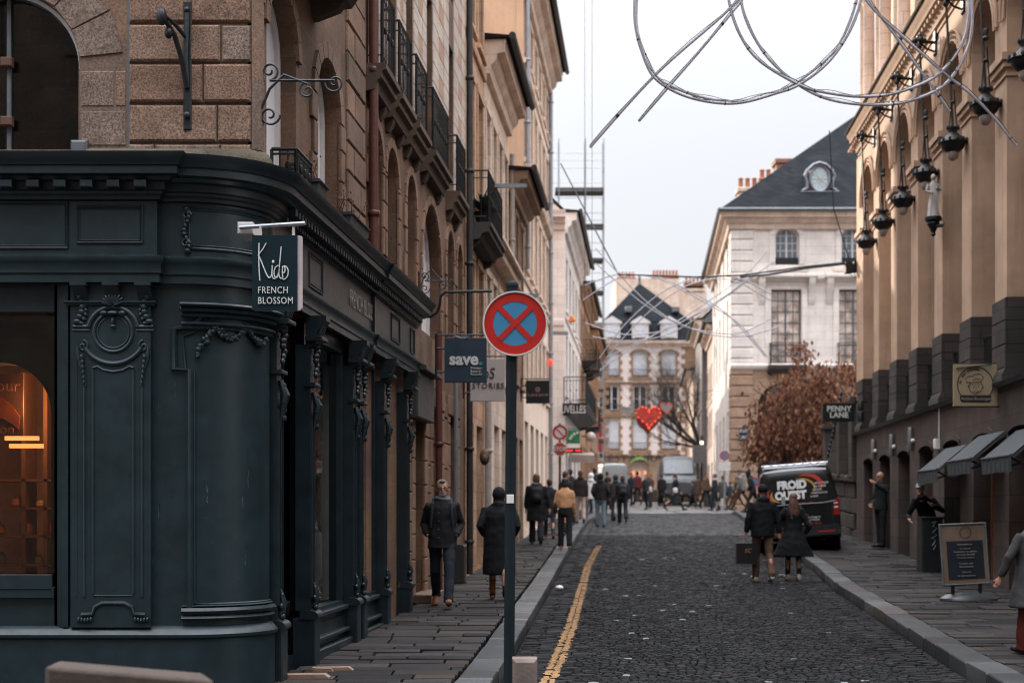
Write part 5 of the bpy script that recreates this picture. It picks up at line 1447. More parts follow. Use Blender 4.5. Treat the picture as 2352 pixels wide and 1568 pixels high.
# ================================================================ WHITE CLASSICAL BUILDING behind the trees
RY = 66.0; RX0 = X_(1680, RY); RX1 = RX0+11
rf_ = FF(RY)
rb = thing('white_mansion', 'white classical building with dark slate roof and round attic window on the right', 'building', (RX0+4, RY, T(RY)))
def rx(px_): return X_(px_, RY)
def rz(py_): return Z_(py_, RY)
wins2 = [(rx(1808), rx(1837)-rx(1782), rz(608), rz(540), .33), (rx(1960), rx(1837)-rx(1782), rz(608), rz(540), .33)]
wins1 = [(rx(1806), rx(1842)-rx(1772), rz(840), rz(664), 0), (rx(1962), rx(1842)-rx(1772), rz(840), rz(664), 0)]
ghl = [[(rx(1740), 1.0), (rx(1850), 1.0)]+[(rx(1795)+(rx(1850)-rx(1740))/2*math.cos(PI*i/14), rz(935)+(rx(1850)-rx(1740))/2*math.sin(PI*i/14)) for i in range(15)]]
holes = [apoly(*w_) for w_ in wins2+wins1]+ghl
ztop = rz(492)
m = MB(); m.wall(rf_, [(RX0, rz(848)), (RX1, rz(848)), (RX1, ztop), (RX0, ztop)], holes[:4], .3)
m.build('upper_wall', WHITES, rb)
m = MB(); m.wall(rf_, [(RX0, .5), (RX1, .5), (RX1, rz(849)), (RX0, rz(849))], ghl, .35); m.build('lower_wall', TAN_ASH, rb)
RS = Fr('S', RX0-BL*RY+.02, BL, -1)
m = MB(); m.box(RS, RY+1.7, 85, -9, -.3, .5, ztop-.02); m.box(FF(RY), RX0+.5, RX1, -1.5, -.4, .5, ztop-.03); m.build('body', DK, rb)
sh_ = [apoly(u, 1.2, z0, z1, 0) for u in (69.5, 73, 76.5, 80, 83) for z0, z1 in ((rz(608), rz(540)+.3), (rz(820), rz(664)), (3.0, 6.2))]
m = MB(); m.wall(RS, [(RY+.0, .5), (85, .5), (85, ztop), (RY+.0, ztop)], sh_, .25); m.build('side_wall', WHITES, rb)
for u in (69.5, 73, 76.5, 80, 83):
    for z0, z1 in ((rz(608), rz(540)+.3), (rz(820), rz(664)), (3.0, 6.2)): window(rb, RS, u, 1.2, z0, z1, 0, v=-.2, mul=(1, 3))
for i, w_ in enumerate(wins2+wins1):
    o = window(rb, rf_, *w_, v=-.24, mul=(3, 4 if i < 2 else 6), t=.07, fm=WFRAME if i < 2 else mat('grey_frame', (.10, .10, .105), .6), pm=glass('blue_pane', (.10, .13, .16), .1) if i < 2 else mat('reflection_pane', (.46, .37, .32), .35, var=.75, scale=2.2))  # lower panes painted with the bright mottled pattern the glass would reflect
    m = MB(); uc, ww_, z0, z1, rs = w_
    m.bbox(rf_, uc-ww_/2-.28, uc-ww_/2, -.02, .07, z0, z1, .02); m.bbox(rf_, uc+ww_/2, uc+ww_/2+.28, -.02, .07, z0, z1, .02)
    if rs:
        archring(m, rf_, uc, ww_, z0, z1, rs, .28, .08, 9, False)
        for k in range(9): m.ball(rf_.p(uc-.4+.1*k, .12, z1+rs+.35+.12*math.sin(k*PI/8)), (.12, .08, .13), 6, 5)
        m.bbox(rf_, uc-ww_/2-.4, uc+ww_/2+.4, -.02, .12, z0-.3, z0-.04, .03)
    else:
        for s in (-1, 1):
            a = uc+s*(ww_/2+.45); m.uprism(rf_, [(-.02, z1+.5), (.35, z1+.5), (.32, z1+.2), (.12, z1-.1), (.14, z1-.5), (.0, z1-.75)], a-.14, a+.14)
        m.bbox(rf_, uc-ww_/2-.7, uc+ww_/2+.7, -.02, .4, z1+.5, z1+.68, .03)
    m.build('window_surround', WHITES, rb)
    if rs:
        m = MB(); m.box(rf_, uc-ww_/2+.03, uc+ww_/2-.03, -.18, -.1, z0+.02, z0+.35); m.build('window_box', BLACK, rb)
    else: balcony(rb, rf_, uc-ww_/2-.1, uc+ww_/2+.1, .55, z0+.0, 1.0, smat=mat('balcony_dark', (.08, .07, .065), .8))
window(rb, rf_, rx(1795), rx(1850)-rx(1740), 1.0, rz(935), (rx(1850)-rx(1740))/2, v=-.3, fm=BLACK, mul=(3, 2))
m = MB(); archring(m, rf_, rx(1795), rx(1850)-rx(1740), 1.5, rz(935), (rx(1850)-rx(1740))/2, .5, .05, 11, True); m.build('arch_surround', TAN_ASH, rb)
for (za, zb_, mt) in ((rz(848), ztop-.3, WHITES), (1.2, rz(850), TAN_ASH)):
    m = MB(); z = za
    while z < zb_:
        m.bbox(rf_, RX0-.03, RX0+1.0, -.1, .06, z+.03, z+.47, .03); m.bbox(RS, RY-.02, RY+1.4, -.1, .06, z+.03, z+.47, .03); z += .5
    m.build('quoin', mt, rb)
band(rb, rf_, RX0-.05, RX1, [(0, rz(850)), (.08, rz(848)), (.16, rz(842)), (.16, rz(838)), (0, rz(834))], WHITES, 'string_course')
band(rb, rf_, RX0-.05, RX1, [(0, rz(648)), (.1, rz(646)), (.2, rz(640)), (.2, rz(632)), (0, rz(630))], WHITES, 'string_course')
m = MB(); m.sweep([(RX1, RY), (RX0, RY), (RS.p(85, 0, 0)[0], 85)], [(v, z) for v, z in corn(rz(487), .55, .8)]+[(-.3, rz(487))], -1); m.build('cornice', CREAM2, rb)
zc = rz(487); k = .8; e = .65
o1 = Vector((RX0-e, RY-e, zc)); tt = 7.6
m = MB()
pk = Vector((RX0+tt, RY+tt, zc+(tt+e)*k)); back = Vector((RS.p(86, 0, 0)[0]-e, 86, zc))
m.face([o1, Vector((RX1+4, RY-e, zc)), Vector((RX1+4, RY+tt, pk.z)), pk])
m.face([o1, pk, Vector((pk.x+BL*12, 86, pk.z)), back]); m.face([Vector((RX1+4, RY+tt, pk.z)), pk, Vector((pk.x+BL*12, 86, pk.z)), Vector((RX1+4, 86, pk.z))])
rr_ = m.build('roof', SLATE, rb)
m = MB(); m.tube([o1, (RX1+4, RY-e, zc)], .09, 6); m.tube([o1, back], .09, 6); m.build('gutter', LEAD, rb)
# oeil-de-boeuf dormer
dcx = rx(1882)-.15; dY = RY+.9
fd = FF(dY)
def shr(m): m.v = [(dcx+.35+(x-dcx)*.72, y, dz(440)+(z-dz(440))*.78 if z > dz(440) else z) for x, y, z in m.v]
def dz(py_): return Z_(py_, dY)
m = MB(); ocx, ocz = dcx, dz(402); 
m.box(fd, dcx-1.15, dcx+1.15, -1.5, 0, dz(462), dz(440))
m.prism(fd, [(dcx-1.05, dz(440)), (dcx+1.05, dz(440)), (dcx+.85, dz(415)), (dcx+.72, dz(385)), (dcx+.5, dz(368)), (dcx, dz(362)), (dcx-.5, dz(368)), (dcx-.72, dz(385)), (dcx-.85, dz(415))], -1.6, 0)
shr(m); dm = m.build('dormer', mat('zinc_dormer', (.05, .055, .065), .45, .4, var=.3), rb)
m = MB(); m.tube([fd.p(ocx+.62*math.cos(2*PI*i/24), .03, ocz+.78*math.sin(2*PI*i/24)) for i in range(24)], .09, 8, closed=True)
m.tube([fd.p(dcx-1.1, .05, dz(438)), fd.p(dcx-.8, .06, dz(430)), fd.p(dcx-.84, .06, dz(410)), fd.p(dcx-.98, .06, dz(395)), fd.p(dcx-.8, .06, dz(378)), fd.p(dcx-.4, .08, dz(362)), fd.p(dcx, .08, dz(356)), fd.p(dcx+.4, .08, dz(362)), fd.p(dcx+.8, .06, dz(378)), fd.p(dcx+.98, .06, dz(395)), fd.p(dcx+.84, .06, dz(410)), fd.p(dcx+.8, .06, dz(430)), fd.p(dcx+1.1, .05, dz(438))], .1, 8)
m.bbox(fd, dcx-1.25, dcx+1.25, -.1, .15, dz(446), dz(439), .03)
shr(m); m.build('moulding', mat('zinc_pale', (.22, .22, .24), .4, .5), dm)
m = MB(); m.face([fd.p(ocx+.6*math.cos(2*PI*i/24), .02, ocz+.76*math.sin(2*PI*i/24)) for i in range(24)]); shr(m); m.build('oval_pane', mat('pale_pane', (.42, .50, .54), .2, var=.1), dm)
m = MB()
for i in range(6): a = PI*i/6; m.tube([fd.p(ocx+.6*math.cos(a), .035, ocz+.76*math.sin(a)), fd.p(ocx-.6*math.cos(a), .035, ocz-.76*math.sin(a))], .018, 4)
shr(m); m.build('glazing_bar', WFRAME, dm)
def chim(parent, X0, X1, Y, z0, z1, pots, mt=BRICK, dep=1.0):
    m = MB(); f = FF(Y); m.box(f, X0, X1, -dep, 0, z0, z1); m.bbox(f, X0-.08, X1+.08, -dep-.05, .08, z1-.25, z1, .03); m.bbox(f, X0-.05, X1+.05, -dep-.05, .05, z1-1.1, z1-.9, .02)
    c = m.build('chimney', mt, parent)
    if pots:
        m = MB()
        for i in range(pots):
            x = X0+(X1-X0)*(i+.5)/pots; m.lathe((x, Y+dep/2, z1), [(.15, 0), (.13, .15), (.11, .5), (.15, .56), (.12, .6)], 8)
        m.build('chimney_pot', POT, c)
    return c
YC = 74
chim(rb, X_(1784, YC), X_(1845, YC), YC, 12, Z_(364, YC), 0)
chim(rb, X_(1747, 76), X_(1776, 76), 76, 12, Z_(410, 76), 2)
chim(rb, X_(1697, 75), X_(1760, 75), 75, 12, Z_(430, 75), 4, CREAM2)
# street name plates
t = thing('street_name_plate', 'pair of small blue street name plates on the tan corner wall', 'street sign', rf_.p(rx(1707), .08, rz(1000)))
for z_, tx in ((rz(990), 'RUE'), (rz(1004), 'PLACE')):
    m = MB(); m.bbox(rf_, rx(1697), rx(1717), .06, .10, z_-.17, z_+.17, .01); m.build('plate', mat('plate_blue', (.02, .035, .07), .4), t)
    text(tx, .2, LETTER, t, rf_.p(rx(1707), .11, z_), (1, 0, 0), (0, 0, 1))

# ---- sunlit and shaded houses further down the right side
R2 = Fr('S', RS.a, BL, -1)
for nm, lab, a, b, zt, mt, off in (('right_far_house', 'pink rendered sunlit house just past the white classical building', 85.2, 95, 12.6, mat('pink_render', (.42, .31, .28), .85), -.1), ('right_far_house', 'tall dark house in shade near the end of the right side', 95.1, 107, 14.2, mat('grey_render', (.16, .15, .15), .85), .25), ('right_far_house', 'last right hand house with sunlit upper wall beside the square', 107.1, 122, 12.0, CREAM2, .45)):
    f = Fr('S', RS.a-off, BL, -1)
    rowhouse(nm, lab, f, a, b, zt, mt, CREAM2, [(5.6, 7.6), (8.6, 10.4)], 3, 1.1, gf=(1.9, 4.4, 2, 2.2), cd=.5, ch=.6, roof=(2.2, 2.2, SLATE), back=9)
# ================================================================ END BUILDING, SKY-HIGH SCAFFOLD, FAR TREE
EY = 130.0; ef = FF(EY)
def ex(px_): return X_(px_, EY)
def ez(py_): return Z_(py_, EY)
eb = thing('mansard_house', 'pale house with brown quoins and dark mansard roof closing the street', 'building', (ex(1480), EY, T(EY)))
PINKW = mat('pinkish_render', (.66, .57, .54), .85, var=.08)
BRQ = mat('brown_quoin', (.25, .145, .085), .85, var=.25, scale=2)
ex0, ex1 = ex(1380), ex(1604)
wc = [ex(1405), ex(1470), ex(1536)]
rowsz = [(ez(1030), ez(965), .25), (ez(942), ez(888), .2), (ez(862), ez(812), .2)]
ww_ = ex(1421)-ex(1389)
holes = [apoly(c, ww_, a, b, r) for c in wc for a, b, r in rowsz]
m = MB(); m.wall(ef, [(ex0, ez(1045)), (ex1, ez(1045)), (ex1, ez(785)), (ex0, ez(785))], holes, .25); m.build('wall', PINKW, eb)
m = MB(); m.box(ef, ex0, ex1, -10, -.3, 1, ez(785)); m.build('body', PINKW, eb)
gar_ = [apoly(c, ex(1430)-ex(1385), T(EY)-.5, ez(1075), (ex(1430)-ex(1385))/2.6) for c in (ex(1400), ex(1467), ex(1545))]
m = MB(); m.wall(ef, [(ex0, 1), (ex1, 1), (ex1, ez(1045)), (ex0, ez(1045))], gar_, .28); m.build('ground_wall', TAN_ASH, eb)
for c in wc:
    for j, (a, b, r) in enumerate(rowsz):
        window(eb, ef, c, ww_, a, b, r, v=-.22, mul=(1, 2), t=.1, pm=CURT if j != 1 else GLASSD)
        m = MB(); z = a-.1; i = 0
        while z < b-.1:
            e = .17 if i % 2 else 0
            for s in (-1, 1):
                u0, u1 = (c-ww_/2-.17-e, c-ww_/2) if s < 0 else (c+ww_/2, c+ww_/2+.17+e)
                m.bbox(ef, u0, u1, -.02, .06, z+.01, z+.35, .02)
            z += .37; i += 1
        archring(m, ef, c, ww_, a, b, r, .24, .06, 7, False)
        m.bbox(ef, c-ww_/2-.4, c+ww_/2+.4, -.02, .1, a-.42, a-.12, .02)
        m.build('window_surround', BRQ, eb)
        m = MB(); m.box(ef, c-ww_/2, c+ww_/2, .0, .06, a-.1, a+.02)
        for i in range(8): m.tube([ef.p(c-ww_/2+ww_*i/7, .05, a), ef.p(c-ww_/2+ww_*i/7, .05, a+.55)], .02, 4)
        m.tube([ef.p(c-ww_/2, .05, a+.55), ef.p(c+ww_/2, .05, a+.55)], .025, 4); m.build('window_rail', BLACK, eb)
m = MB(); z = ez(1045); i = 0
while z < ez(790):
    e = .35 if i % 2 else 0
    m.bbox(ef, ex1-1.2-e, ex1+.05, -.02, .08, z, z+.4, .02); m.bbox(ef, ex0-.05, ex0+.4+e, -.02, .08, z, z+.4, .02); z += .42; i += 1
m.build('quoin', BRQ, eb)
for py_ in (1045, 878, 955): band(eb, ef, ex0, ex1, [(0, ez(py_+4)), (.12, ez(py_+3)), (.15, ez(py_)), (0, ez(py_-2))], BRQ, 'string_course')
band(eb, ef, ex0-.1, ex1+.1, corn(ez(783), .5, .5), CREAM2, 'cornice')
text('RESTAURANT', 1.0, DK, eb, ef.p(ex(1470), .3, ez(1053)), (1, 0, 0), (0, 0, 1), 'fascia_lettering', sx=1.2)
m = MB()      # mansard
ya, yb = ez(783), ez(735)
m.face([ef.p(ex0-.3, .5, ya), ef.p(ex1+.3, .5, ya), ef.p(ex1-.7, -.9, yb), ef.p(ex0+.4, -.9, yb)])
m.face([ef.p(ex1+.3, .5, ya), ef.p(ex1+.3, -10, ya), ef.p(ex1-.7, -9, yb), ef.p(ex1-.7, -.9, yb)])
m.face([ef.p(ex0-.3, .5, ya), ef.p(ex0-.3, -10, ya), ef.p(ex0+.4, -9, yb), ef.p(ex0+.4, -.9, yb)])
pk = ef.p(ex(1480), -5, ez(630))
A4 = [ef.p(ex0+.2, -.8, yb), ef.p(ex1-.5, -.8, yb), ef.p(ex1-.5, -9.2, yb), ef.p(ex0+.2, -9.2, yb)]
for i in range(4): m.face([A4[i], A4[(i+1) % 4], pk])
m.build('roof', SLATE, eb)
m = MB(); m.lathe(pk, [(.2, -.3), (.1, .2), (.15, .4), (.03, .9)], 8); m.build('finial', LEAD, eb)
for c in wc:
    m = MB(); m.prism(ef, [(c-.75, ez(778)), (c+.75, ez(778)), (c+.75, ez(742)), (c, ez(730)), (c-.75, ez(742))], -1.6, .45); 
    m.prism(ef, [(c-.95, ez(744)), (c+.95, ez(744)), (c+.85, ez(740)), (c, ez(727)), (c-.85, ez(740))], -1.6, .6)
    dmr = m.build('dormer', WFRAME, eb); window(dmr, FF(EY-.5), c, 1.0, ez(775), ez(746), .2, v=-.0, mul=(1, 2), t=.1, pm=CURT, sub='pane')
    bpy.context.view_layer.update()
for px_ in (1446, 1556):
    m = MB(); m.bbox(FF(EY+2.2), ex(px_)-.3, ex(px_)+.3, -.3, 1.3, ez(712), ez(700), .05); m.build('roof_window', LEAD, eb)
gv = thing('green_awning', 'small green arched canopy over the door of the far mansard house', 'awning', ef.p(ex(1468), .8, ez(1070)))
m = MB()
for i in range(8):
    a0, a1 = PI*i/8, PI*(i+1)/8; w2 = (ex(1490)-ex(1446))/2; cx_ = ex(1468)
    m.quad(ef.p(cx_+w2*math.cos(a0), .2, ez(1068)+.8*math.sin(a0)), ef.p(cx_+w2*math.cos(a1), .2, ez(1068)+.8*math.sin(a1)), ef.p(cx_+w2*math.cos(a1), 1.1, ez(1068)+.6*math.sin(a1)-.1), ef.p(cx_+w2*math.cos(a0), 1.1, ez(1068)+.6*math.sin(a0)-.1))
m.build('hood', mat('awning_green', (.09, .16, .03), .6), gv)
m = MB()
for dx in (-.5, 0, .55): m.ball(ef.p(ex(1468)+dx, -.1, ez(1086)), (.09, .1, .22), 8, 6)
tag(m.build('shop_light', emis('far_warm', (1.0, .35, .12), .9)), 'warm lamps glowing in the doorway below the green canopy', 'lamp')
# cream block with chimney rows behind
cb2 = thing('chimney_block', 'plain cream apartment block with rows of chimney pots behind the mansard roof', 'building', (X_(1500, 150), 150, 3.4))
f5 = FF(150); m = MB(); m.box(f5, X_(1415, 150), X_(1560, 150), -8, 0, 3, Z_(640, 150)); m.box(f5, X_(1560, 150), X_(1625, 150), -8, -.5, 3, Z_(655, 150)); m.build('wall', CREAM2, cb2)
for a_, b_, p_, n_ in ((1500, 1560, 630, 8), (1420, 1460, 634, 5), (1575, 1618, 646, 5)): chim(cb2, X_(a_, 150), X_(b_, 150), 150.5, Z_(p_+14, 150), Z_(p_, 150), n_)
# dark gap house behind the scaffold
gh_ = thing('gap_house', 'narrow dark fronted house behind the lower scaffold', 'building', (X_(1376, 112), 112, 2.7))
f6 = FF(112); m = MB(); m.wall(f6, [(X_(1350, 112), 2), (X_(1388, 112), 2), (X_(1388, 112), Z_(740, 112)), (X_(1350, 112), Z_(740, 112))], [apoly(X_(1376, 112), .8, z, z+1.8, 0) for z in (5.5, 8.6, 11.7)], .2); m.box(f6, X_(1350, 112), X_(1388, 112), -6, -.25, 2, Z_(740, 112)); m.build('wall', mat('brown_render', (.22, .14, .10), .85), gh_)
for z in (5.5, 8.6, 11.7): window(gh_, f6, X_(1376, 112), .8, z, z+1.8, 0, v=-.18)
m = MB(); m.box(f6, X_(1366, 111), X_(1384, 111), .3, .5, Z_(1035, 111), Z_(955, 111)); tag(m.build('red_shopfront', mat('deep_red', (.22, .015, .02), .5)), 'deep red panel of a shopfront behind the scaffold', 'shopfront')
# scaffold
SY = 95.0
sc = thing('scaffold', 'tall galvanised scaffold tower with dark decks rising above the left roofs', 'scaffold', (X_(1366, SY), SY, T(SY)))
XS = [X_(p, SY) for p in (1264, 1284, 1345, 1387)]
ztop_ = Z_(318, SY)
m = MB()
for X in XS:
    zb_ = T(SY) if X > 4 else 11.5
    for dy in (0, 1.2):
        z = zb_; m.tube([(X, SY+dy, z), (X, SY+dy, ztop_)], .035, 5)
        while z < ztop_: m.ball((X, SY+dy, z), .06, 5, 4); z += 2.0
m.build('standard', ZINC, sc)
m = MB(); z = T(SY)+2
while z < ztop_:
    x0 = XS[0] if z > 11.5 else XS[2]
    for dz_ in (0, .5, 1.0): m.tube([(x0, SY, z+dz_), (XS[3], SY, z+dz_)], .02, 4)
    m.tube([(XS[3], SY, z), (XS[3], SY+1.2, z)], .02, 4); m.tube([(XS[2], SY, z), (XS[2], SY+1.2, z)], .02, 4)
    z += 2.0
m.build('ledger', ZINC, sc)
for i, (a, b, py_) in enumerate(((1275, 1345, 440), (1345, 1387, 440), (1308, 1345, 520), (1345, 1387, 519), (1347, 1385, 598), (1349, 1387, 672), (1350, 1387, 826), (1350, 1387, 898), (1350, 1387, 965), (1350, 1387, 1015))):
    m = MB(); z = Z_(py_, SY); m.box(IDF, X_(a, SY), X_(b, SY), -SY-1.15, -SY-.05, z-.05, z+.05); m.box(IDF, X_(a, SY), X_(b, SY), -SY-.04, -SY-.0, z, z+.16 if i > 1 else z+.28); m.build('deck', mat('scaffold_deck', (.07, .06, .055), .8), sc)
# bare tree on the square
bt = thing('bare_tree', 'dark leafless tree spreading its branches in front of the far mansard house', 'tree', (X_(1606, 100), 100, T(100)))
Rs = R.getstate(); R.seed(11)
m = MB(); b0 = Vector((X_(1606, 100), 100, T(100)-.1)); m.tube([b0, b0+Vector((-.1, 0, 2)), b0+Vector((.05, 0, 4.0))], [.24, .19, .16], 8); m.build('trunk', BARK, bt)
m = MB(); top = b0+Vector((.05, 0, 3.6))
for d, L in (((-1.6, 0, 1.1), 3.6), ((-.8, .4, 1.3), 3.6), ((-1.3, -.4, .7), 3.2), ((-.2, .2, 1.6), 3.4), ((.4, .2, 1.4), 2.6), ((-2, 0, .2), 2.6), ((-1.9, .1, .7), 3.8), ((-1, 0, .9), 3.0)):
    branch(m, top, d, L, .12, 4, .75, .08, 5)
m.build('crown', mat('twig_dark', (.045, .035, .03), .9), bt)
R.setstate(Rs)
# ================================================================ OVERHEAD LIGHT TUBES
TUBE = mat('tube_grey', (.46, .45, .50), .35, var=.08)
def strands(name, label, Y, curves, r, group=None, cab=True):
    t = thing(name, label, 'street light decoration', P(*curves[0][0], Y), group)
    for k, pts in enumerate(curves):
        # smooth with catmull-rom
        q = [pts[0]]+list(pts)+[pts[-1]]; out = []
        for i in range(1, len(q)-2):
            for s in range(8):
                u = s/8; f = lambda a, b, c, d: .5*((2*b)+(-a+c)*u+(2*a-5*b+4*c-d)*u*u+(-a+3*b-3*c+d)*u**3)
                out.append((f(q[i-1][0], q[i][0], q[i+1][0], q[i+2][0]), f(q[i-1][1], q[i][1], q[i+1][1], q[i+2][1])))
        out.append(pts[-1])
        dY = .35*(k % 2); m = MB(); m.tube([P(a, b, Y+dY) for a, b in out], r, 8); o = m.build('light_tube', TUBE, t)
        if cab and len(out) > 10:
            m = MB(); m.tube([P(a, b, Y+dY)+Vector((.0, -r*.8, r*1.1+.015*math.sin(i*1.3))) for i, (a, b) in enumerate(out[::2])], r*.22, 4)
            for i in range(4, len(out)-1, 16): m.tube([P(*out[i], Y+dY), P(*out[i], Y+dY).lerp(P(*out[i+1], Y+dY), .25)], r*1.25, 6)
            m.build('cable_tie', BLACK, o)
    m = MB()
    for (a, b) in ((curves[0][0], (curves[0][0][0], -120)), (curves[1][0], (curves[1][0][0], -120))):
        m.tube([P(*a, Y), P(b[0], b[1]-200, Y)], .006, 4)
    m.build('suspension_wire', BLACK, t)
    return t
strands('light_hoops', 'near overlapping grey tube light hoops and bars hung high over the street', 19.0, [
    [(1462, -60), (1458, 0), (1460, 60), (1475, 120), (1503, 178), (1560, 215), (1630, 234), (1700, 236), (1780, 215), (1838, 193), (1905, 140), (1955, 65), (1980, -10), (1985, -60)],
    [(1472, -60), (1462, 10), (1466, 80), (1500, 165), (1540, 197), (1620, 225), (1700, 232), (1790, 208), (1850, 175), (1915, 118), (1952, 50), (1972, -20)],
    [(1670, -60), (1676, 10), (1700, 80), (1745, 140), (1838, 196), (1900, 213), (1980, 222), (2060, 213), (2150, 175), (2205, 110), (2225, 40), (2222, -60)],
    [(1700, -60), (1706, 20), (1735, 90), (1780, 150), (1850, 205), (1920, 232), (2010, 241), (2090, 232), (2170, 195), (2215, 130), (2233, 60), (2228, -60)],
    [(1715, -25), (1660, 35), (1505, 172), (1355, 338)], [(1705, 0), (1600, 125), (1467, 278)],
    [(1970, -30), (2020, 35), (2160, 160), (2240, 225), (2300, 290), (2335, 335)], [(1985, -10), (2040, 60), (2120, 170), (2182, 256)]], .021)
strands('light_hoops', 'far set of crossing grey tube light hoops hung over the middle of the street', 40.0, [
    [(1343, 741), (1410, 763), (1454, 768), (1520, 760), (1575, 734), (1666, 679), (1721, 638), (1780, 601)],
    [(1360, 773), (1420, 782), (1480, 780), (1540, 765), (1600, 730), (1680, 670), (1775, 600)],
    [(1368, 570), (1446, 655), (1500, 705), (1556, 741), (1630, 767), (1703, 773), (1772, 755), (1800, 742)],
    [(1368, 604), (1420, 650), (1483, 701), (1560, 745), (1630, 762), (1700, 764), (1772, 731)],
    [(1763, 576), (1700, 640), (1560, 735), (1450, 800), (1377, 850)], [(1775, 600), (1640, 700), (1500, 770), (1392, 822)],
    [(1338, 690), (1417, 640), (1483, 631), (1538, 646), (1630, 693), (1684, 734), (1758, 818)],
    [(1342, 655), (1420, 630), (1500, 636), (1560, 662), (1640, 706), (1700, 745), (1765, 822)],
    [(1377, 822), (1440, 740), (1530, 665), (1620, 635), (1700, 640), (1772, 676)], [(1392, 822), (1470, 735), (1560, 665), (1640, 640), (1700, 650), (1770, 690)]], .016, cab=False)
# cable across the street with a junction box
t = thing('street_cable', 'black cable slung across the street to a hanging junction box', 'cable', P(1958, 612, 38))
m = MB(); m.tube([P(1260, 575, 60)+Vector((0, -15, 0)), P(1420, 630, 40), P(1600, 636, 39), P(1700, 632, 38.5), P(1780, 622, 38.3), P(1850, 612, 38.2), P(1940, 603, 38)], .022, 5)
m.tube([P(1700, 636, 38.5), P(1770, 630, 38.3), P(1850, 616, 38.2), P(1940, 606, 38)], .03, 5); m.tube([P(1905, 300, 37), P(1915, 480, 37), P(1952, 600, 38)], .014, 4); m.build('cable', BLACK, t)
m = MB(); p = P(1957, 612, 38); m.box(IDF, p.x-.2, p.x-.01, -38.1, -37.85, p.z-.18, p.z+.1); m.box(IDF, p.x+.02, p.x+.18, -38.1, -37.85, p.z-.16, p.z+.12); m.tube([p, p+Vector((.1, 0, -.3)), p+Vector((-.05, 0, -.22))], .01, 4); m.build('junction_box', BLACK, t)
# heart decorations
def heart(name, label, px_, py_, Y, w_, mt, lights=None, dep=.12):
    c = P(px_, py_, Y); s = w_/34
    t = thing(name, label, 'heart decoration', c, 'heart decorations hung over the street')
    pts = [(16*math.sin(a)**3, 13*math.cos(a)-5*math.cos(2*a)-2*math.cos(3*a)-math.cos(4*a)) for a in [2*PI*i/40 for i in range(40)]]
    f = FF(Y); m = MB(); m.prism(f, [(c.x+a*s, c.z+b*s) for a, b in pts], -dep/2, dep/2); m.build('panel', mt, t)
    m = MB(); m.tube([f.p(c.x+a*s*1.03, dep/2, c.z+b*s*1.03) for a, b in pts], .035 if w_ > 1 else .03, 5, closed=True); m.build('rim', lights or mt, t) if not lights or w_ < 1 else m.build('rim', mt, t)
    if lights and w_ > 1:
        for a, b in pts[::2]:
            m = MB(); m.ball(f.p(c.x+a*s*1.03+R.uniform(-.03, .03), dep/2+.04, c.z+b*s*1.03), (.045, .02, R.uniform(.03, .06)), 6, 4); m.build('bulb', lights, t)
    return t
HR = mat('heart_red', (.50, .045, .03), .5, var=.5, scale=9); HL = emis('heart_lights', (1.0, .10, .04), 1.0)
heart('heart_decoration', 'large red heart decoration with glowing rim hung over the street', 1490, 955, 78, 1.35, HR, HL)
heart('heart_decoration', 'darker red heart hanging just behind and below the glowing one', 1487, 972, 79.5, 1.2, mat('heart_dark', (.16, .015, .015), .5))
heart('heart_decoration', 'small grey heart with a red rim, right of the large red one', 1530, 936, 82, .75, mat('heart_grey', (.25, .24, .25), .4), mat('heart_rim', (.5, .04, .02), .5))
heart('heart_decoration', 'small plain grey heart, left of the large red one', 1440, 944, 82, .75, mat('heart_grey2', (.30, .28, .28), .4))
m = MB(); m.tube([P(1330, 910, 82), P(1440, 935, 82), P(1530, 925, 82), P(1600, 905, 82), P(1640, 895, 82)], .015, 4); tag(m.build('wire', BLACK), 'thin dark wire carrying the heart decorations', 'wire')
# ================================================================ SIGNS ON THE LEFT
# ---- round clearway sign on its pole in the foreground
Yp = 9.8
px0 = X_(1168, Yp); zc_ = Z_(745, Yp)
t = thing('road_sign', 'large round red and blue no stopping sign on a dark grey pole in the foreground', 'road sign', (px0, Yp, -.1))
m = MB(); m.tube([(px0, Yp, -.19), (px0+.01, Yp, 1.2), (px0+.025, Yp, zc_+.27)], .037, 16); m.lathe((px0+.025, Yp, zc_+.26), [(.042, 0), (.042, .02), (.03, .035), (.01, .04)], 12)
m.build('pole', mat('pole_grey', (.010, .016, .020), .6, spec=.15, var=.2, streak=.2), t)
m = MB(); m.bbox(FF(Yp), px0+.012-.025, px0+.012+.025, .03, .040, EYE+.05, EYE+.11, .002); m.build('sticker', WHITE, t)
fs = FF(Yp-.05); cxs = px0+.045
def disc(m, f, cx, cz, r, v0, v1, n=40): m.prism(f, [(cx+r*math.cos(2*PI*i/n), cz+r*math.sin(2*PI*i/n)) for i in range(n)], v0, v1)
def ring(m, f, cx, cz, r0, r1, v0, v1, n=48, a0=0, a1=2*PI):
    for i in range(n):
        a, b = a0+(a1-a0)*i/n, a0+(a1-a0)*(i+1)/n
        P4 = [(cx+r*math.cos(x), cz+r*math.sin(x)) for r, x in ((r0, a), (r1, a), (r1, b), (r0, b))]
        m.quad(*[f.p(u, v1, z) for u, z in P4]); m.quad(f.p(*_(P4[0], v1)), f.p(*_(P4[3], v1)), f.p(*_(P4[3], v0)), f.p(*_(P4[0], v0)))
        m.quad(f.p(*_(P4[1], v1)), f.p(*_(P4[2], v1)), f.p(*_(P4[2], v0)), f.p(*_(P4[1], v0)))
def _(p, v): return (p[0], v, p[1])
SRED = mat('sign_red', (.42, .018, .012), .35, var=.04); SBLUE = mat('sign_blue', (.045, .20, .36), .35, var=.04)
SWHITE = mat('sign_white', (.55, .53, .50), .4, var=.04)
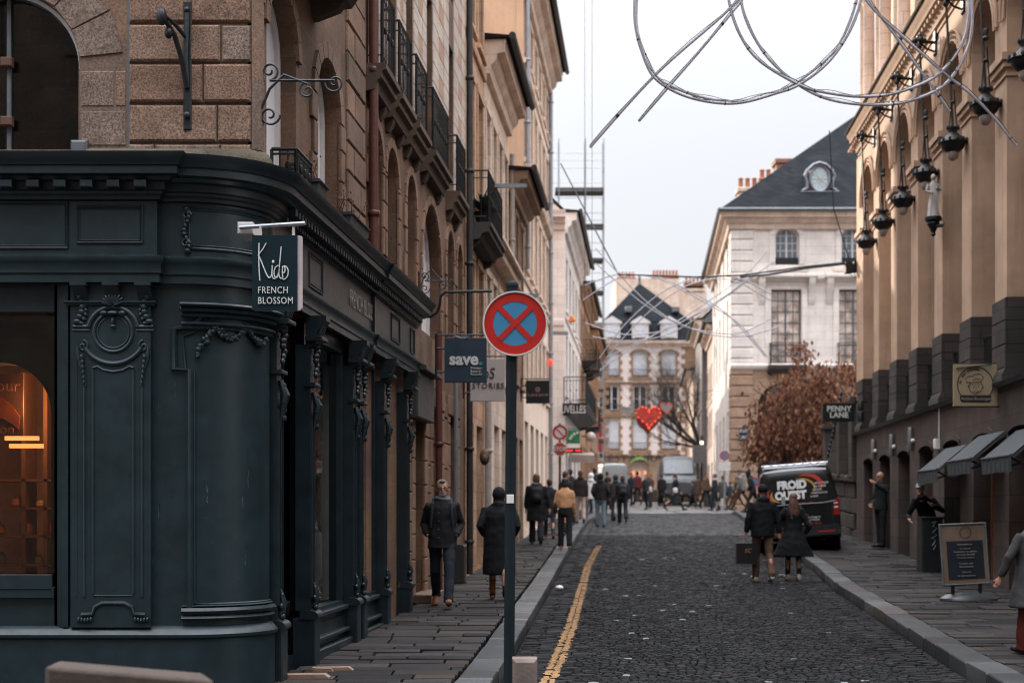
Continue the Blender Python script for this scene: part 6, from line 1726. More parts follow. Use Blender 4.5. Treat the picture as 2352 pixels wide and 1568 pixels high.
def nostop(t, f, cx, cz, r, bars=2, face=None):
    m = MB(); disc(m, f, cx, cz, r*.965, -.02, 0); d = m.build('disc', face or SBLUE, t)
    m = MB(); ring(m, f, cx, cz, r*.955, r, -.03, .012, 56); m.build('rim', SWHITE, t)
    m = MB(); ring(m, f, cx, cz, r*.68, r*.955, 0, .003, 56)
    m.build('border', SRED, t)
    m = MB()
    for k in range(bars):
        a = PI/4*(1 if k else -1); c, s_ = math.cos(a), math.sin(a); w_ = r*(.085); L = r*.70
        m.prism(f, [(cx+L*c-w_*s_, cz+L*s_+w_*c), (cx-L*c-w_*s_, cz-L*s_+w_*c), (cx-L*c+w_*s_, cz-L*s_-w_*c), (cx+L*c+w_*s_, cz+L*s_-w_*c)], .0, .0045+.0016*k)
    m.build('cross_bar', SRED, t)
nostop(t, fs, cxs, zc_, .222)
m = MB(); m.box(fs, cxs-.05, cxs+.05, -.06, -.02, zc_-.12, zc_-.08); m.box(fs, cxs-.05, cxs+.05, -.06, -.02, zc_+.08, zc_+.12); m.build('clamp', ZINC, t)
# ---- the shop's hanging sign
Yk = 11.25
xa, xb = X_(579, Yk), X_(683, Yk); za, zb = Z_(712, Yk), Z_(540, Yk)
t = thing('hanging_sign', 'dark blue hanging sign reading Kids French Blossom on the rounded shop corner', 'shop sign', ((xa+xb)/2, Yk, zb))
fk = FF(Yk); TEALS = mat('sign_teal', (.005, .018, .025), .7, var=.05, spec=.15)
m = MB(); m.box(fk, xa, xb, -.01, .0, za, zb); bd = m.build('board', TEALS, t)
m = MB()
c_ = .02; m.prism(FF(Yk+.045), [(xa+.01, za+.0), (xb+.035-c_, za), (xb+.035, za+c_), (xb+.035, zb-c_*.3), (xb+.0, zb+.0), (xa+.01, zb)], -.0, .034); m.build('edge', mat('sign_edge', (.50, .42, .42), .5), bd)
zr_ = Z_(516, Yk)
m = MB(); m.tube([(X_(548, Yk), Yk+.04, Z_(520, Yk)), (X_(700, Yk), Yk+.01, Z_(512, Yk))], .017, 8); m.build('rod', ZINC, t)
m = MB(); m.bbox(FF(Yk+.36), X_(542, Yk)-.0, X_(578, Yk), -.02, .30, Z_(533, Yk), Z_(506, Yk), .006); m.build('wall_plate', SWHITE, t)
m = MB()
for px_ in (597, 673): m.tube([(X_(px_, Yk), Yk+.025, Z_(516, Yk)), (X_(px_, Yk), Yk+.025, zb-.01)], .012, 6)
m.build('hanger', SWHITE, t)
text('FRENCH', .076, LETTER, bd, (X_(592, Yk), Yk-.006, Z_(667, Yk)), (1, 0, 0), (0, 0, 1), align='LEFT', sx=.78, spacing=1.12)
text('BLOSSOM', .076, LETTER, bd, (X_(592, Yk), Yk-.006, Z_(691, Yk)), (1, 0, 0), (0, 0, 1), align='LEFT', sx=.78, spacing=1.12)
m = MB()      # handwritten Kids
def hw(pts, r=.0048):
    q = [pts[0]]+list(pts)+[pts[-1]]; out = []
    for i in range(1, len(q)-2):
        for s in range(6):
            u = s/6; f = lambda a, b, c, d: .5*((2*b)+(-a+c)*u+(2*a-5*b+4*c-d)*u*u+(-a+3*b-3*c+d)*u**3)
            out.append((f(q[i-1][0], q[i][0], q[i+1][0], q[i+2][0]), f(q[i-1][1], q[i][1], q[i+1][1], q[i+2][1])))
    out.append(pts[-1])
    k = .574*1.0   # crop pixels to view pixels
    m.tube([(X_(516.8+a*.3296, Yk), Yk-.006, Z_(459.4+b*.3296, Yk)) for a, b in out], r, 5)
kx = lambda a, b: (a/1.0, b/1.0)
for st_ in ([(238, 300), (236, 370), (238, 470), (243, 562)], [(288, 300), (262, 345), (232, 384)], [(232, 384), (250, 420), (278, 490), (297, 530), (312, 542), (326, 520), (330, 455)],
            [(330, 455), (328, 505), (332, 540), (348, 548), (362, 530)], [(372, 455), (352, 470), (342, 505), (350, 540), (366, 535), (378, 470), (392, 325)],
            [(378, 470), (376, 520), (388, 546), (404, 536)], [(404, 536), (400, 500), (405, 465), (425, 463), (440, 490), (436, 530), (415, 552), (398, 548)], [(397, 500), (412, 508), (420, 480), (410, 462), (400, 470)]):
    hw(st_)
m.ball((X_(516.8+336*.3296, Yk), Yk-.006, Z_(459.4+430*.3296, Yk)), (.010, .004, .013), 6, 5)
m.build('script_lettering', LETTER, bd)
# ---- save sign
def board(name, label, Y, a, b, ztop, zbot, mt, arm=True, dep=.05, pole=None, group=None):
    xa, xb = X_(a, Y), X_(b, Y); za, zb = Z_(zbot, Y), Z_(ztop, Y)
    t = thing(name, label, 'shop sign', ((xa+xb)/2, Y, zb), group)
    m = MB(); m.bbox(FF(Y), xa, xb, -dep, 0, za, zb, .006); bd = m.build('board', mt, t)
    if arm:
        m = MB(); m.tube([(xa-.12, Y+.02, zb+.04), (xb+.0, Y+.02, zb+.04)], .014, 6); m.tube([(xa-.12, Y+.02, zb+.06), (xa-.12, Y+.02, za+.05)], .016, 6)
        for z in (zb-.15, za+.15): m.tube([(xa-.12, Y+.02, z), (xa, Y+.02, z)], .014, 5)
        m.build('arm', IRON, t)
    return t, bd
t, bd = board('hanging_sign', 'navy hanging sign reading save with three small words below', 19.9, 1021, 1118, 775, 878, mat('save_navy', (.016, .034, .055), .5, var=.05))
text('save', .235, LETTER, bd, (X_(1032, 19.9), 19.893, Z_(825, 19.9)), (1, 0, 0), (0, 0, 1), align='LEFT', bold=.008)
text('.', .235, mat('save_green', (.04, .25, .2), .5), bd, (X_(1100, 19.9), 19.893, Z_(825, 19.9)), (1, 0, 0), (0, 0, 1), align='LEFT', bold=.01)
for i, s_ in enumerate(('Protéger', 'Réparer', 'Recycler')): text(s_, .046, LETTER, bd, (X_(1081, 19.9), 19.893, Z_(845+7*i, 19.9)), (1, 0, 0), (0, 0, 1), align='LEFT')
m = MB(); p = P(1062, 778, 19.8); m.box(FF(19.6), p.x-.01, p.x+.10, -.05, .0, p.z-.0, p.z+.02); m.tube([p+Vector((-.1, 0, .03)), p+Vector((.06, -.16, -.03))], .02, 6); tag(m.build('sign_lamp', ZINC), 'small grey spotlight above the navy save sign', 'lamp')
t, bd = board('hanging_sign', 'pale square hanging sign reading Stories half hidden by the sign pole', 24.8, 1080, 1160, 823, 921, mat('sign_beige', (.40, .34, .33), .6, var=.05))
text('STORIES', .135, DK, bd, (X_(1121, 24.8), 24.79, Z_(886, 24.8)), (1, 0, 0), (0, 0, 1), spacing=1.15)
text('bS', .27, DK, bd, (X_(1122, 24.8), 24.79, Z_(858, 24.8)), (1, 0, 0), (0, 0, 1), shear=.15, sx=.8)
t, bd = board('hanging_sign', 'black square hanging sign with small ring logo right of the big round sign', 36.5, 1208, 1262, 873, 926, BLACK)
text('SUSHI SHOP', .10, mat('sushi_rose', (.35, .20, .19), .6), bd, (X_(1235, 36.5), 36.49, Z_(907, 36.5)), (1, 0, 0), (0, 0, 1))
m = MB(); ring(m, FF(36.49), X_(1235, 36.5), Z_(894, 36.5), .04, .06, 0, .006, 20); ring(m, FF(36.49), X_(1235, 36.5), Z_(894, 36.5), .0, .02, 0, .006, 8); m.build('ring_logo', mat('sushi_rose', (.35, .20, .19), .6), bd)
for (a, b, py_, Y, lab) in ((1130, 1210, 427, 27.5, 'grey steel beam sticking out from the cream house, high up'), (1198, 1237, 679, 34, 'short grey steel bar sticking out behind the round sign'), (1262, 1305, 765, 52, 'short grey bar on the white house beyond the round sign')):
    m = MB(); m.box(IDF, X_(a, Y), X_(b, Y), -Y-.05, -Y+.05, Z_(py_+4, Y), Z_(py_-4, Y)); tag(m.build('steel_bar', ZINC), lab, 'bar')
# ---- distant signs on the left
ys_ = 41.0; xs_ = X_(1286, ys_)
t = thing('road_sign', 'round red ringed no turning sign above an octagonal stop sign on the left pavement', 'road sign', (xs_, ys_, T(ys_)))
m = MB(); m.tube([(xs_, ys_, T(ys_)-.05), (xs_, ys_, Z_(972, ys_))], .035, 8); m.build('pole', PIPE_D, t)
fq = FF(ys_-.06); nostop(t, fq, xs_, Z_(993, ys_), .225, 1, SWHITE)
m = MB(); m.prism(fq, [(xs_+.21*math.cos(PI/8+PI*i/4), Z_(1031, ys_)+.21*math.sin(PI/8+PI*i/4)) for i in range(8)], -.02, 0); st = m.build('octagon', SWHITE, t)
m = MB(); m.prism(fq, [(xs_+.19*math.cos(PI/8+PI*i/4), Z_(1031, ys_)+.19*math.sin(PI/8+PI*i/4)) for i in range(8)], 0.0, .004); m.build('octagon_face', mat('stop_red', (.35, .05, .03), .5, var=.5, scale=30), st)
text('STOP', .16, SWHITE, st, (xs_, ys_-.072, Z_(1031, ys_)), (1, 0, 0), (0, 0, 1), bold=.004)
t, bd = board('hanging_sign', 'green square bank sign with white stars above a white strip', 52, 1302, 1332, 987, 1018, mat('bank_green', (.02, .16, .06), .5), dep=.1)
m = MB()
for i, (a, b) in enumerate(((1310, 1006), (1313, 1001), (1319, 996), (1326, 993))):
    p = P(a, b, 51.98); m.prism(FF(51.98), [(p.x+(.075 if k % 2 == 0 else .03)*math.cos(k*PI/5), p.z+(.075 if k % 2 == 0 else .03)*math.sin(k*PI/5)) for k in range(10)], 0, .01)
m.build('star', LETTER, bd)
m = MB(); m.box(FF(52), X_(1302, 52), X_(1332, 52), -.1, .0, Z_(1028, 52), Z_(1018.5, 52)); m.build('white_strip', WHITE, bd)
t = thing('led_sign', 'small dark pharmacy style box with two red light strips below the green bank sign', 'illuminated sign', P(1325, 1034, 52))
m = MB(); p = P(1318, 1034, 52); m.box(FF(52), p.x-.3, p.x+.3, -.1, .0, p.z-.09, p.z+.09); m.build('case', BLACK, t)
m = MB(); m.box(FF(52), p.x-.26, p.x-.04, .0, .01, p.z-.03, p.z+.03); m.box(FF(52), p.x+.05, p.x+.26, .0, .01, p.z-.03, p.z+.03); m.build('red_strip', emis('led_red', (1, .04, .03), .6), t)
t = thing('awning', 'pale tan shop awning far down the left pavement above the white hooded walker', 'awning', P(1335, 1050, 58))
m = MB(); x0, x1 = X_(1312, 58), X_(1365, 58); m.uprism(Fr('F', 58), [(-1.2, Z_(1036, 58)), (.3, Z_(1045, 58)), (.3, Z_(1062, 58)), (.25, Z_(1062, 58)), (.22, Z_(1047, 58)), (-1.2, Z_(1039, 58))], x0, x1); m.build('canopy', mat('tan_canvas', (.36, .27, .23), .8), t)
t = thing('wall_lantern', 'small ornate lamp of bright bulbs on the left wall near the scaffold', 'lamp', P(1357, 1000, 70))
m = MB(); p = P(1357, 1003, 70); m.ball(p, .25, 8, 6); m.build('globe', mat('lamp_pale', (.5, .42, .38), .4), t); m = MB(); m.tube([p, p+Vector((-.9, 0, .1))], .04, 5); m.build('arm', BLACK, t)
# colourful little ornament high on the white house, red one lower
m = MB(); p = P(1310, 736, 56); 
for i, (dx, dz__) in enumerate(((0, 0), (.12, .02), (.05, .12))): m.ball(p+Vector((dx, 0, dz__)), .09, 7, 5)
tag(m.build('pinwheel', mat('pin_orange', (.8, .25, .03), .5)), 'small orange and blue ornament on a window of the white house', 'ornament')
m = MB(); p = P(1264, 832, 47); m.ball(p, (.08, .08, .13), 7, 5); tag(m.build('red_lamp', emis('red_lampm', (.9, .06, .03), .7)), 'small red lamp on the far corner of the tall pale house', 'lamp')
m = MB(); p = P(1113, 1049, 27); m.ball(p, (.10, .08, .16), 9, 7); m.ball(p+Vector((0, -.04, -.03)), (.07, .07, .1)); tag(m.build('carved_head', mat('carved_brown', (.10, .05, .03), .7, var=.5, scale=30)), 'brown carved ornament on the pale pier past the Stories sign', 'ornament')
# ================================================================ SIGNS ON THE RIGHT
Yb = 23.2
xa, xb, za, zb = X_(2190, Yb), X_(2291, Yb), Z_(932, Yb), Z_(836, Yb)
t = thing('hanging_sign', 'cream square bakery sign with a chef hatted face and a black name ribbon', 'shop sign', ((xa+xb)/2, Yb, zb))
fb = FF(Yb)
m = MB(); m.bbox(fb, xa, xb, -.03, 0, za, zb, .003); bd = m.build('board', mat('sign_cream', (.36, .28, .18), .6, var=.06), t)
m = MB(); cx, cz = (xa+xb)/2, Z_(877, Yb)
def u2(a, b): return (xa+(a-695)/(1098-695)*(xb-xa), zb-(b-112)/(508-112)*(zb-za))
cx, cz = u2(894, 305); r_ = .405*(xb-xa)
m.tube([fb.p(cx+r_*math.cos(a), .004, cz+r_*1.0*math.sin(a)) for a in [math.radians(-42+264*i/40) for i in range(41)]], .008, 5)
m.prism(fb, [u2(755, 410), u2(770, 405), u2(1025, 405), u2(1042, 412), u2(1042, 450), u2(1025, 475), u2(772, 470), u2(755, 448)], 0, .006)
for pl_s in ([(850, 280), (815, 285), (805, 250), (830, 225), (870, 225), (890, 205), (940, 205), (968, 235), (955, 265), (940, 275)], [(840, 290), (895, 278), (945, 282)], [(870, 262), (900, 245), (940, 255)],
             [(840, 290), (836, 330), (850, 370), (895, 395), (945, 370), (960, 330), (955, 290)], [(880, 365), (905, 380), (930, 362)], [(898, 325), (905, 345), (896, 350)], [(838, 310), (828, 320), (836, 340)], [(960, 315), (970, 328), (958, 345)]):
    m.tube([fb.p(*((u2(*q)[0], .004, u2(*q)[1]))) for q in pl_s], .004, 4)
for q in ((882, 325), (925, 322)): m.ball(fb.p(u2(*q)[0], .004, u2(*q)[1]), (.008, .004, .014), 6, 4)
for i in range(6): a = u2(855+18*i, 290); b = u2(850+20*i, 310); m.tube([fb.p(a[0], .004, a[1]), fb.p(b[0], .004, b[1])], .003, 4)
m.build('emblem', DK, bd)
for i, ch in enumerate('La tête enfarinée'):
    a = math.radians(172-88*i/16-(6 if i > 2 else 0)); rr2 = r_*.86; c = fb.p(cx+rr2*math.cos(a), .006, cz+rr2*math.sin(a))
    if ch != ' ': text(ch, .055, DK, bd, c, (math.sin(a), 0, -math.cos(a)), (math.cos(a), 0, math.sin(a)), shear=.2)
text('Artisan Boulanger', .068, mat('sign_cream', (.36, .28, .18)), bd, fb.p(u2(898, 0)[0], .008, u2(0, 440)[1]), (1, 0, 0), (0, 0, 1), shear=.25)
m = MB(); m.tube([fb.p(xa-.03, -.015, zb+.01), fb.p(xb+.18, -.015, zb+.01)], .012, 6); m.tube([fb.p(xa+.02, -.015, za-.005), fb.p(xb+.12, -.015, za-.01)], .012, 6); m.tube([fb.p(xa+.04, .02, zb-.07), fb.p(xb-.1, .03, zb-.01)], .012, 6); m.build('arm', BLACK, t)
Yn = 36.4
t = thing('hanging_sign', 'black sign with white letters Penny Lane beside the arcade corner', 'shop sign', P(1928, 924, Yn))
xa, xb, za, zb = X_(1890, Yn), X_(1963, Yn), Z_(967, Yn), Z_(926, Yn)
m = MB(); m.bbox(FF(Yn), xa, xb, -.12, 0, za, zb, .02); bd = m.build('board', mat('sign_black', (.008, .014, .016), .4), t)
m = MB(); m.box(FF(Yn), xa, xb, -.1, .004, zb, zb+.03); m.build('top_trim', mat('trim_brass', (.25, .15, .07), .4, .6), bd)
text('PENNY', .19, LETTER, bd, (X_(1927, Yn), Yn-.008, Z_(938.5, Yn)), (1, 0, 0), (0, 0, 1), bold=.005, spacing=1.05)
text('LANE', .19, LETTER, bd, (X_(1927, Yn), Yn-.008, Z_(953, Yn)), (1, 0, 0), (0, 0, 1), bold=.005, spacing=1.05)
text('THE', .06, mat('letter_dim', (.10, .09, .08)), bd, (X_(1901, Yn), Yn-.008, Z_(946, Yn)), (1, 0, 0), (0, 0, 1)); text('PUB', .06, mat('letter_dim', (.10, .09, .08)), bd, (X_(1952, Yn), Yn-.008, Z_(946, Yn)), (1, 0, 0), (0, 0, 1))
m = MB(); m.box(FF(Yn), xb, xb+.35, -.08, -.03, zb+.02, zb+.07); m.build('arm', BLACK, t)
for k, z in enumerate((Z_(932, Yn), Z_(957, Yn))):
    m = MB(); m.lathe((xb+.14, Yn-.05, z-.12), [(.06, 0), (.08, .02), (.08, .2), (.05, .24)], 10); tag(m.build('wall_lamp', BLACK), ('upper', 'lower')[k]+' black drum lamp between the Penny Lane sign and the arcade', 'wall lamp')
# parking signs near the crossing
for (px_, py_, Y, lab, lo_) in ((1664, 1046, 62, 'round blue and red no parking sign above a white plate by the white building', True), (1732, 1107, 58, 'low round blue and red no parking sign half hidden by the van', False)):
    x = X_(px_, Y); t = thing('road_sign', lab, 'road sign', (x, Y, T(Y)))
    m = MB(); m.tube([(x, Y, T(Y)-.05), (x, Y, Z_(py_-8, Y))], .035, 7); m.build('pole', ZINC, t)
    nostop(t, FF(Y-.05), x, Z_(py_, Y), .22, 1)
    if lo_: m = MB(); m.bbox(FF(Y-.05), x-.26, x+.26, -.02, 0, Z_(1072, Y), Z_(1060, Y), .004); m.bbox(FF(Y-.05), x-.26, x+.26, -.02, 0, Z_(1080, Y), Z_(1073, Y), .004); m.build('plate', SWHITE, t)
t = thing('street_lamp', 'black street lamp with grey poster beside the bare tree', 'street lamp', (X_(1612, 85), 85, T(85)))
m = MB(); m.tube([(X_(1612, 85), 85, T(85)), (X_(1612, 85), 85, Z_(1000, 85))], .07, 7); m.build('post', BLACK, t)
m = MB(); m.ball(P(1612, 1016, 84.8), .09, 8, 6); m.build('lamp', emis('lamp_white', (1, .9, .75), 5), t)
m = MB(); p = P(1607, 1040, 84.7); m.bbox(FF(84.7), p.x-.42, p.x+.42, -.05, 0, p.z-.6, p.z+.45, .02); m.build('poster', mat('poster_grey', (.11, .11, .115), .6), t)
# ---- pavement furniture on the right
Ya = 20.6; xa_, xb_ = X_(2165, Ya), X_(2275, Ya)
t = thing('pavement_sign', 'grey framed pavement menu board on a dark rubber foot outside the bakery', 'menu board', ((xa_+xb_)/2, Ya, T(Ya)))
zt0, zb0 = Z_(1205, Ya), Z_(1343, Ya)
def tf(a, b, v=0):  # slightly leaning, turned frame
    u = xa_+.02+(xb_-xa_-.04)*a; return (u+.06*b, Ya-.10*(1-b)+.12*a-v, zb0+(zt0-zb0)*b-.05*(1-a)*0+.03*a*b)
tf2 = lambda a, b, v=0: tf(a, b, v)
def tp(a, b, v=0):
    x = xa_+(xb_-xa_)*(a)+(.045)*(1-b); return (x-.03, Ya+.10*a-v+.05*b, zb0+(zt0-zb0)*b+(.028*a))
m = MB(); m.face([tp(0, 0), tp(1, 0), tp(1, 1), tp(0, 1)]); m.face([tp(0, 0, -.03), tp(1, 0, -.03), tp(1, 1, -.03), tp(0, 1, -.03)]); m.build('panel', mat('menu_tan', (.20, .145, .105), .5, var=.2, scale=3), t)
m = MB(); m.tube([tp(0, 0), tp(1, 0), tp(1, 1), tp(0, 1)], .02, 8, closed=True); m.build('frame', mat('alu', (.20, .225, .24), .45, .6), t)
m = MB(); m.face([tp(.12, .08, .005), tp(.92, .08, .005), tp(.92, .72, .005), tp(.12, .72, .005)]); mb_ = m.build('menu_sheet', mat('menu_dark', (.02, .028, .04), .4), t)
for i, (s_, b_) in enumerate((('Pains spéciaux', .66), ('Croissants', .59), ('Sandwiches et salades', .54), ('Formules du midi', .49), ('Desserts maison', .44), ('Formule café', .34), ('Viennoiseries', .29), ('Boissons', .20), ('La tête enfarinée', .14))):
    q = Vector(tp(.52, b_, .012)); text(s_, .036, mat('letter_menu', (.28, .27, .26)), mb_, q, (1, .14, .03), (0, 0, 1), spacing=1.1)
m = MB(); c = Vector(tp(.55, .86, .008)); ux, uz = Vector((1, .14, .03)).normalized(), Vector((0, 0, 1))
m.tube([c+ux*(.085*math.cos(a))+uz*(.085*math.sin(a)) for a in [2*PI*i/24 for i in range(24)]], .004, 4, closed=True); m.build('round_logo', DK, mb_)
m = MB(); yb_ = Ya+.06
m.loft([((xa_+xb_)/2+.05, yb_, T(Ya), .42, .20), ((xa_+xb_)/2+.05, yb_, T(Ya)+.035, .42, .19), ((xa_+xb_)/2+.05, yb_, T(Ya)+.09, .33, .12), ((xa_+xb_)/2+.05, yb_, T(Ya)+.115, .12, .06)], 24); m.build('foot', mat('rubber_grey', (.05, .055, .06), .35), t)
m = MB()
for a in (.2, .8): q = Vector(tp(a, 0)); m.tube([q, (q.x, q.y, T(Ya)+.07)], .028, 7)
m.build('stem', BLACK, t)
Yt = 26.6
t = thing('litter_bin', 'tall dark litter bin with white graffiti scrawl against the arcade wall', 'bin', (X_(2145, Yt), Yt, T(Yt)))
m = MB(); xa_, xb_ = X_(2118, Yt), X_(2166, Yt); m.bbox(FF(Yt), xa_, xb_, -.35, 0, T(Yt)-.02, Z_(1190, Yt), .02); m.bbox(FF(Yt), xa_-.02, xb_+.02, -.38, .02, Z_(1191, Yt), Z_(1186, Yt), .01); m.build('body', mat('bin_black', (.014, .017, .018), .45), t)
m = MB(); q = lambda a, b: (X_(a, Yt), Yt-.008, Z_(b, Yt)); m.tube([q(2141, 1200), q(2150, 1196), q(2143, 1208), q(2152, 1212), q(2142, 1222), q(2151, 1228), q(2140, 1236), q(2149, 1240), q(2141, 1252), q(2150, 1249), q(2144, 1262)], .008, 4); m.build('graffiti', mat('graf', (.25, .26, .27)), t)
# ---- rough granite blocks near the camera
GBL = mat('bollard_stone', (.15, .115, .10), .85, var=.3, scale=5, bump=.4, bscale=60)
m = MB(); m.bbox(FF(8.6), X_(1177, 8.6), X_(1234, 8.6), -.16, 0, -.1, Z_(1513, 8.6), .02); o = m.build('stone_bollard', GBL); tag(o, 'squat pale granite bollard standing behind the sign pole at the bottom edge', 'bollard')
m = MB(); Yq = 6.2; q = lambda a, b, d=0: (X_(a, Yq), Yq+d, Z_(b, Yq))
T4 = [q(103, 1528), q(492, 1560), tuple(P(470, 1545, 6.7)), tuple(P(130, 1516, 6.7))]
B4 = [(x, y, -.1) for x, y, z in T4]
n = len(m.v); m.v += T4+B4; m.f += [(0, 1, 2, 3), (4, 7, 6, 5)]+[(i, (i+1) % 4, 4+(i+1) % 4, 4+i) for i in range(4)]
bmx = m.build('stone_block', mat('block_brown', (.055, .038, .030), .85, var=.35, scale=8, bump=.5)); tag(bmx, 'blurred brown stone block in the bottom left foreground', 'stone block')
bv = bmx.modifiers.new('b', 'BEVEL'); bv.width = .02; bv.segments = 2

# ================================================================ VANS
def van(name, label, loc, yaw, roll, bodymat, L=5.0, W_=1.9, H=1.97, kind='black'):
    t = thing(name, label, 'van', loc, rot=(0, roll, yaw))
    hw_ = W_/2
    # cross sections along the length: (y, half width bottom, half width belt, half width top, z bottom, z belt, z top)
    secs = [(0, .90, .93, .76, .42, 1.12, 1.78), (.04, .94, .95, .80, .33, 1.12, 1.90), (.25, .95, .95, .81, .28, 1.12, 1.97), (3.0, .95, .95, .81, .28, 1.12, 1.98), (3.7, .95, .95, .78, .28, 1.12, 1.90), (4.35, .94, .94, .74, .28, 1.10, 1.18), (4.9, .86, .86, .66, .32, .95, 1.0), (5.02, .80, .80, .6, .4, .8, .86)]
    m = MB(); n = 16; base = 0
    for (y, a, b, c, z0, z1, z2) in secs:
        k = W_/1.9
        ring_ = [(-a, z0), (-b, (z0+z1)/2), (-b, z1), (-(b*.45+c*.55), z1+(z2-z1)*.55), (-c, z2-.10*min(1, (z2-z1)*2)), (-c+.09, z2-.02), (-c*.5, z2), (0, z2+.012)]
        ring_ += [(-x, z) for x, z in ring_[:-1][::-1]]
        ring_ += [(0, z0)]
        for x, z in ring_: m.v.append((x*k, y, z*H/1.97))
    nn = len(ring_)
    for i in range(len(secs)-1):
        for j in range(nn): m.f.append((i*nn+j, i*nn+(j+1) % nn, (i+1)*nn+(j+1) % nn, (i+1)*nn+j))
    m.f.append(tuple(range(nn))[::-1]); m.f.append(tuple(range((len(secs)-1)*nn, len(secs)*nn)))
    body = m.build('body', bodymat, t, local=True, sharp=28)
    k = W_/1.9; h = H/1.97
    for (x, y) in ((-.83, 1.0), (.83, 1.0), (-.83, 4.0), (.83, 4.0)):
        m = MB(); s = 1 if x > 0 else -1
        m.lathe((x*k-s*.11, y, .33), [(.2, 0), (.31, .01), (.33, .05), (.33, .19), (.31, .22), (.22, .225)], 20, axis=(s, 0, 0)); wh = m.build('wheel', mat('tyre', (.015, .015, .016), .8, local=True), t, local=True)
        m = MB(); m.lathe((x*k+s*.11, y, .33), [(.21, 0), (.20, .012), (.06, .02), (.05, .03)], 12, axis=(s, 0, 0)); m.build('rim', ZINC, wh, local=True)
    return t, body, k, h
GLOSSB = mat('van_black', (.007, .008, .009), .22, var=0, spec=.6, coat=.4)
vy = 33.0; vx = X_(1840, vy)
vt, vb, k, h = van('van', 'black panel van with large white lettering parked half on the right pavement', (vx, vy, T(vy)-.05), math.radians(-10.5), math.radians(-4.2), GLOSSB)
r_ = lambda u, v, z: (u, -v, z)
class RearF:
    def p(s, u, v, z): return (u, -.045-v+max(0, z-1.12)*.06, z)
rf = RearF()
m = MB(); rr_pts = [(-.70, 1.18), (.70, 1.18), (.62, 1.68), (.55, 1.74), (-.55, 1.74), (-.62, 1.68)]
m.prism(rf, rr_pts, -.01, .006); m.build('rear_window', glass('van_glass', (.008, .012, .015), .05), vb, local=True)
m = MB(); m.box(rf, -.93, .93, -.1, .06, .38, .56); m.box(rf, -.90, .90, -.1, .07, .55, .60); m.build('bumper', mat('bumper', (.02, .022, .024), .5, local=True), vt, local=True)
for s in (-1, 1):
    m = MB(); m.prism(rf, [(s*.80, .82), (s*.94, .82), (s*.93, 1.22), (s*.82, 1.16)], -.03, .012); tl = m.build('tail_light', mat('tail_red', (.30, .01, .01), .25), vb, local=True)
    m = MB(); m.box(rf, min(s*.82, s*.91), max(s*.82, s*.91), .012, .016, .98, 1.02); m.box(rf, min(s*.82, s*.91), max(s*.82, s*.91), .012, .016, 1.08, 1.11); m.build('lens_strip', WHITE, tl, local=True)
    m = MB(); m.box(rf, min(s*.42, s*.80), max(s*.42, s*.80), .06, .066, .445, .475); m.build('reflector', mat('refl_red', (.55, .03, .015), .3), vt, local=True)
m = MB(); m.box(rf, -.26, .26, .06, .066, .64, .74); m.build('number_plate', mat('plate_dim', (.25, .25, .25)), vt, local=True)
m = MB(); ring(m, rf, 0, 1.04, .07, .085, .0, .012, 20)
m.tube([rf.p(-.05, .008, 1.09), rf.p(-.02, .008, 1.03), rf.p(0, .008, 1.06), rf.p(.02, .008, 1.03), rf.p(.05, .008, 1.09)], .007, 4); m.tube([rf.p(-.05, .008, 1.05), rf.p(-.02, .008, .98), rf.p(0, .008, 1.02), rf.p(.02, .008, .98), rf.p(.05, .008, 1.05)], .007, 4)
m.build('round_emblem', ZINC, vb, local=True)
m = MB(); m.tube([rf.p(-.86, .01, 1.15), rf.p(-.6, .014, 1.12), rf.p(.6, .014, 1.12), rf.p(.86, .01, 1.15)], .008, 5); m.tube([rf.p(-.8, .012, .62), rf.p(-.8, .012, 1.1)], .004, 4); m.tube([rf.p(.78, .012, .62), rf.p(.78, .012, 1.1)], .004, 4); m.tube([rf.p(-.2, .014, .80), rf.p(.2, .014, .80)], .012, 5)
m.build('door_seam', mat('seam_grey', (.10, .10, .11), .3, .5, local=True), vb, local=True)
WB = mat('van_white', (.86, .86, .86), .5, var=0)
def vtext(s, size, mt, u, z, **kw): text(s, size, mt, vb, rf.p(u, .014, z), (1, 0, 0), (0, .06, 1), local=True, **kw)
vtext('FROID', .25, WB, -.10, 1.57, bold=.016, sx=.92); vtext('OUEST', .25, WB, -.14, 1.33, bold=.016, sx=.92)
for i, s_ in enumerate(('INOX - FROID', 'Gde CUISINE', 'CUISSON', 'CLIMATISATION', 'LAVERIE')): vtext(s_, .062, WB, .42-.03*i, 1.58-.075*i, align='LEFT', sx=.8)
RD = mat('van_red', (.55, .05, .03), .5); YG = mat('van_gold', (.50, .30, .05), .5)
def swoosh(cx, cz, rx_, rz_, a0, a1, t0, mt, v=.010):
    m = MB(); n = 20
    for i in range(n):
        a, b = a0+(a1-a0)*i/n, a0+(a1-a0)*(i+1)/n; ta, tb = t0*math.sin(PI*i/n)+.004, t0*math.sin(PI*(i+1)/n)+.004
        q = lambda x, t_: rf.p(cx+(rx_+t_)*math.cos(x), v, cz+(rz_+t_)*math.sin(x))
        m.quad(q(a, 0), q(b, 0), q(b, tb), q(a, ta))
    m.build('swoosh', mt, vb, local=True)
swoosh(.0, 1.46, .40, .24, -.4, 1.6, .05, YG); swoosh(.12, 1.50, .42, .27, -.4, 1.7, .09, RD, .012); swoosh(-.12, 1.38, .44, .24, 2.9, 4.1, .06, YG); swoosh(-.14, 1.38, .50, .27, 2.7, 3.9, .035, RD, .012)
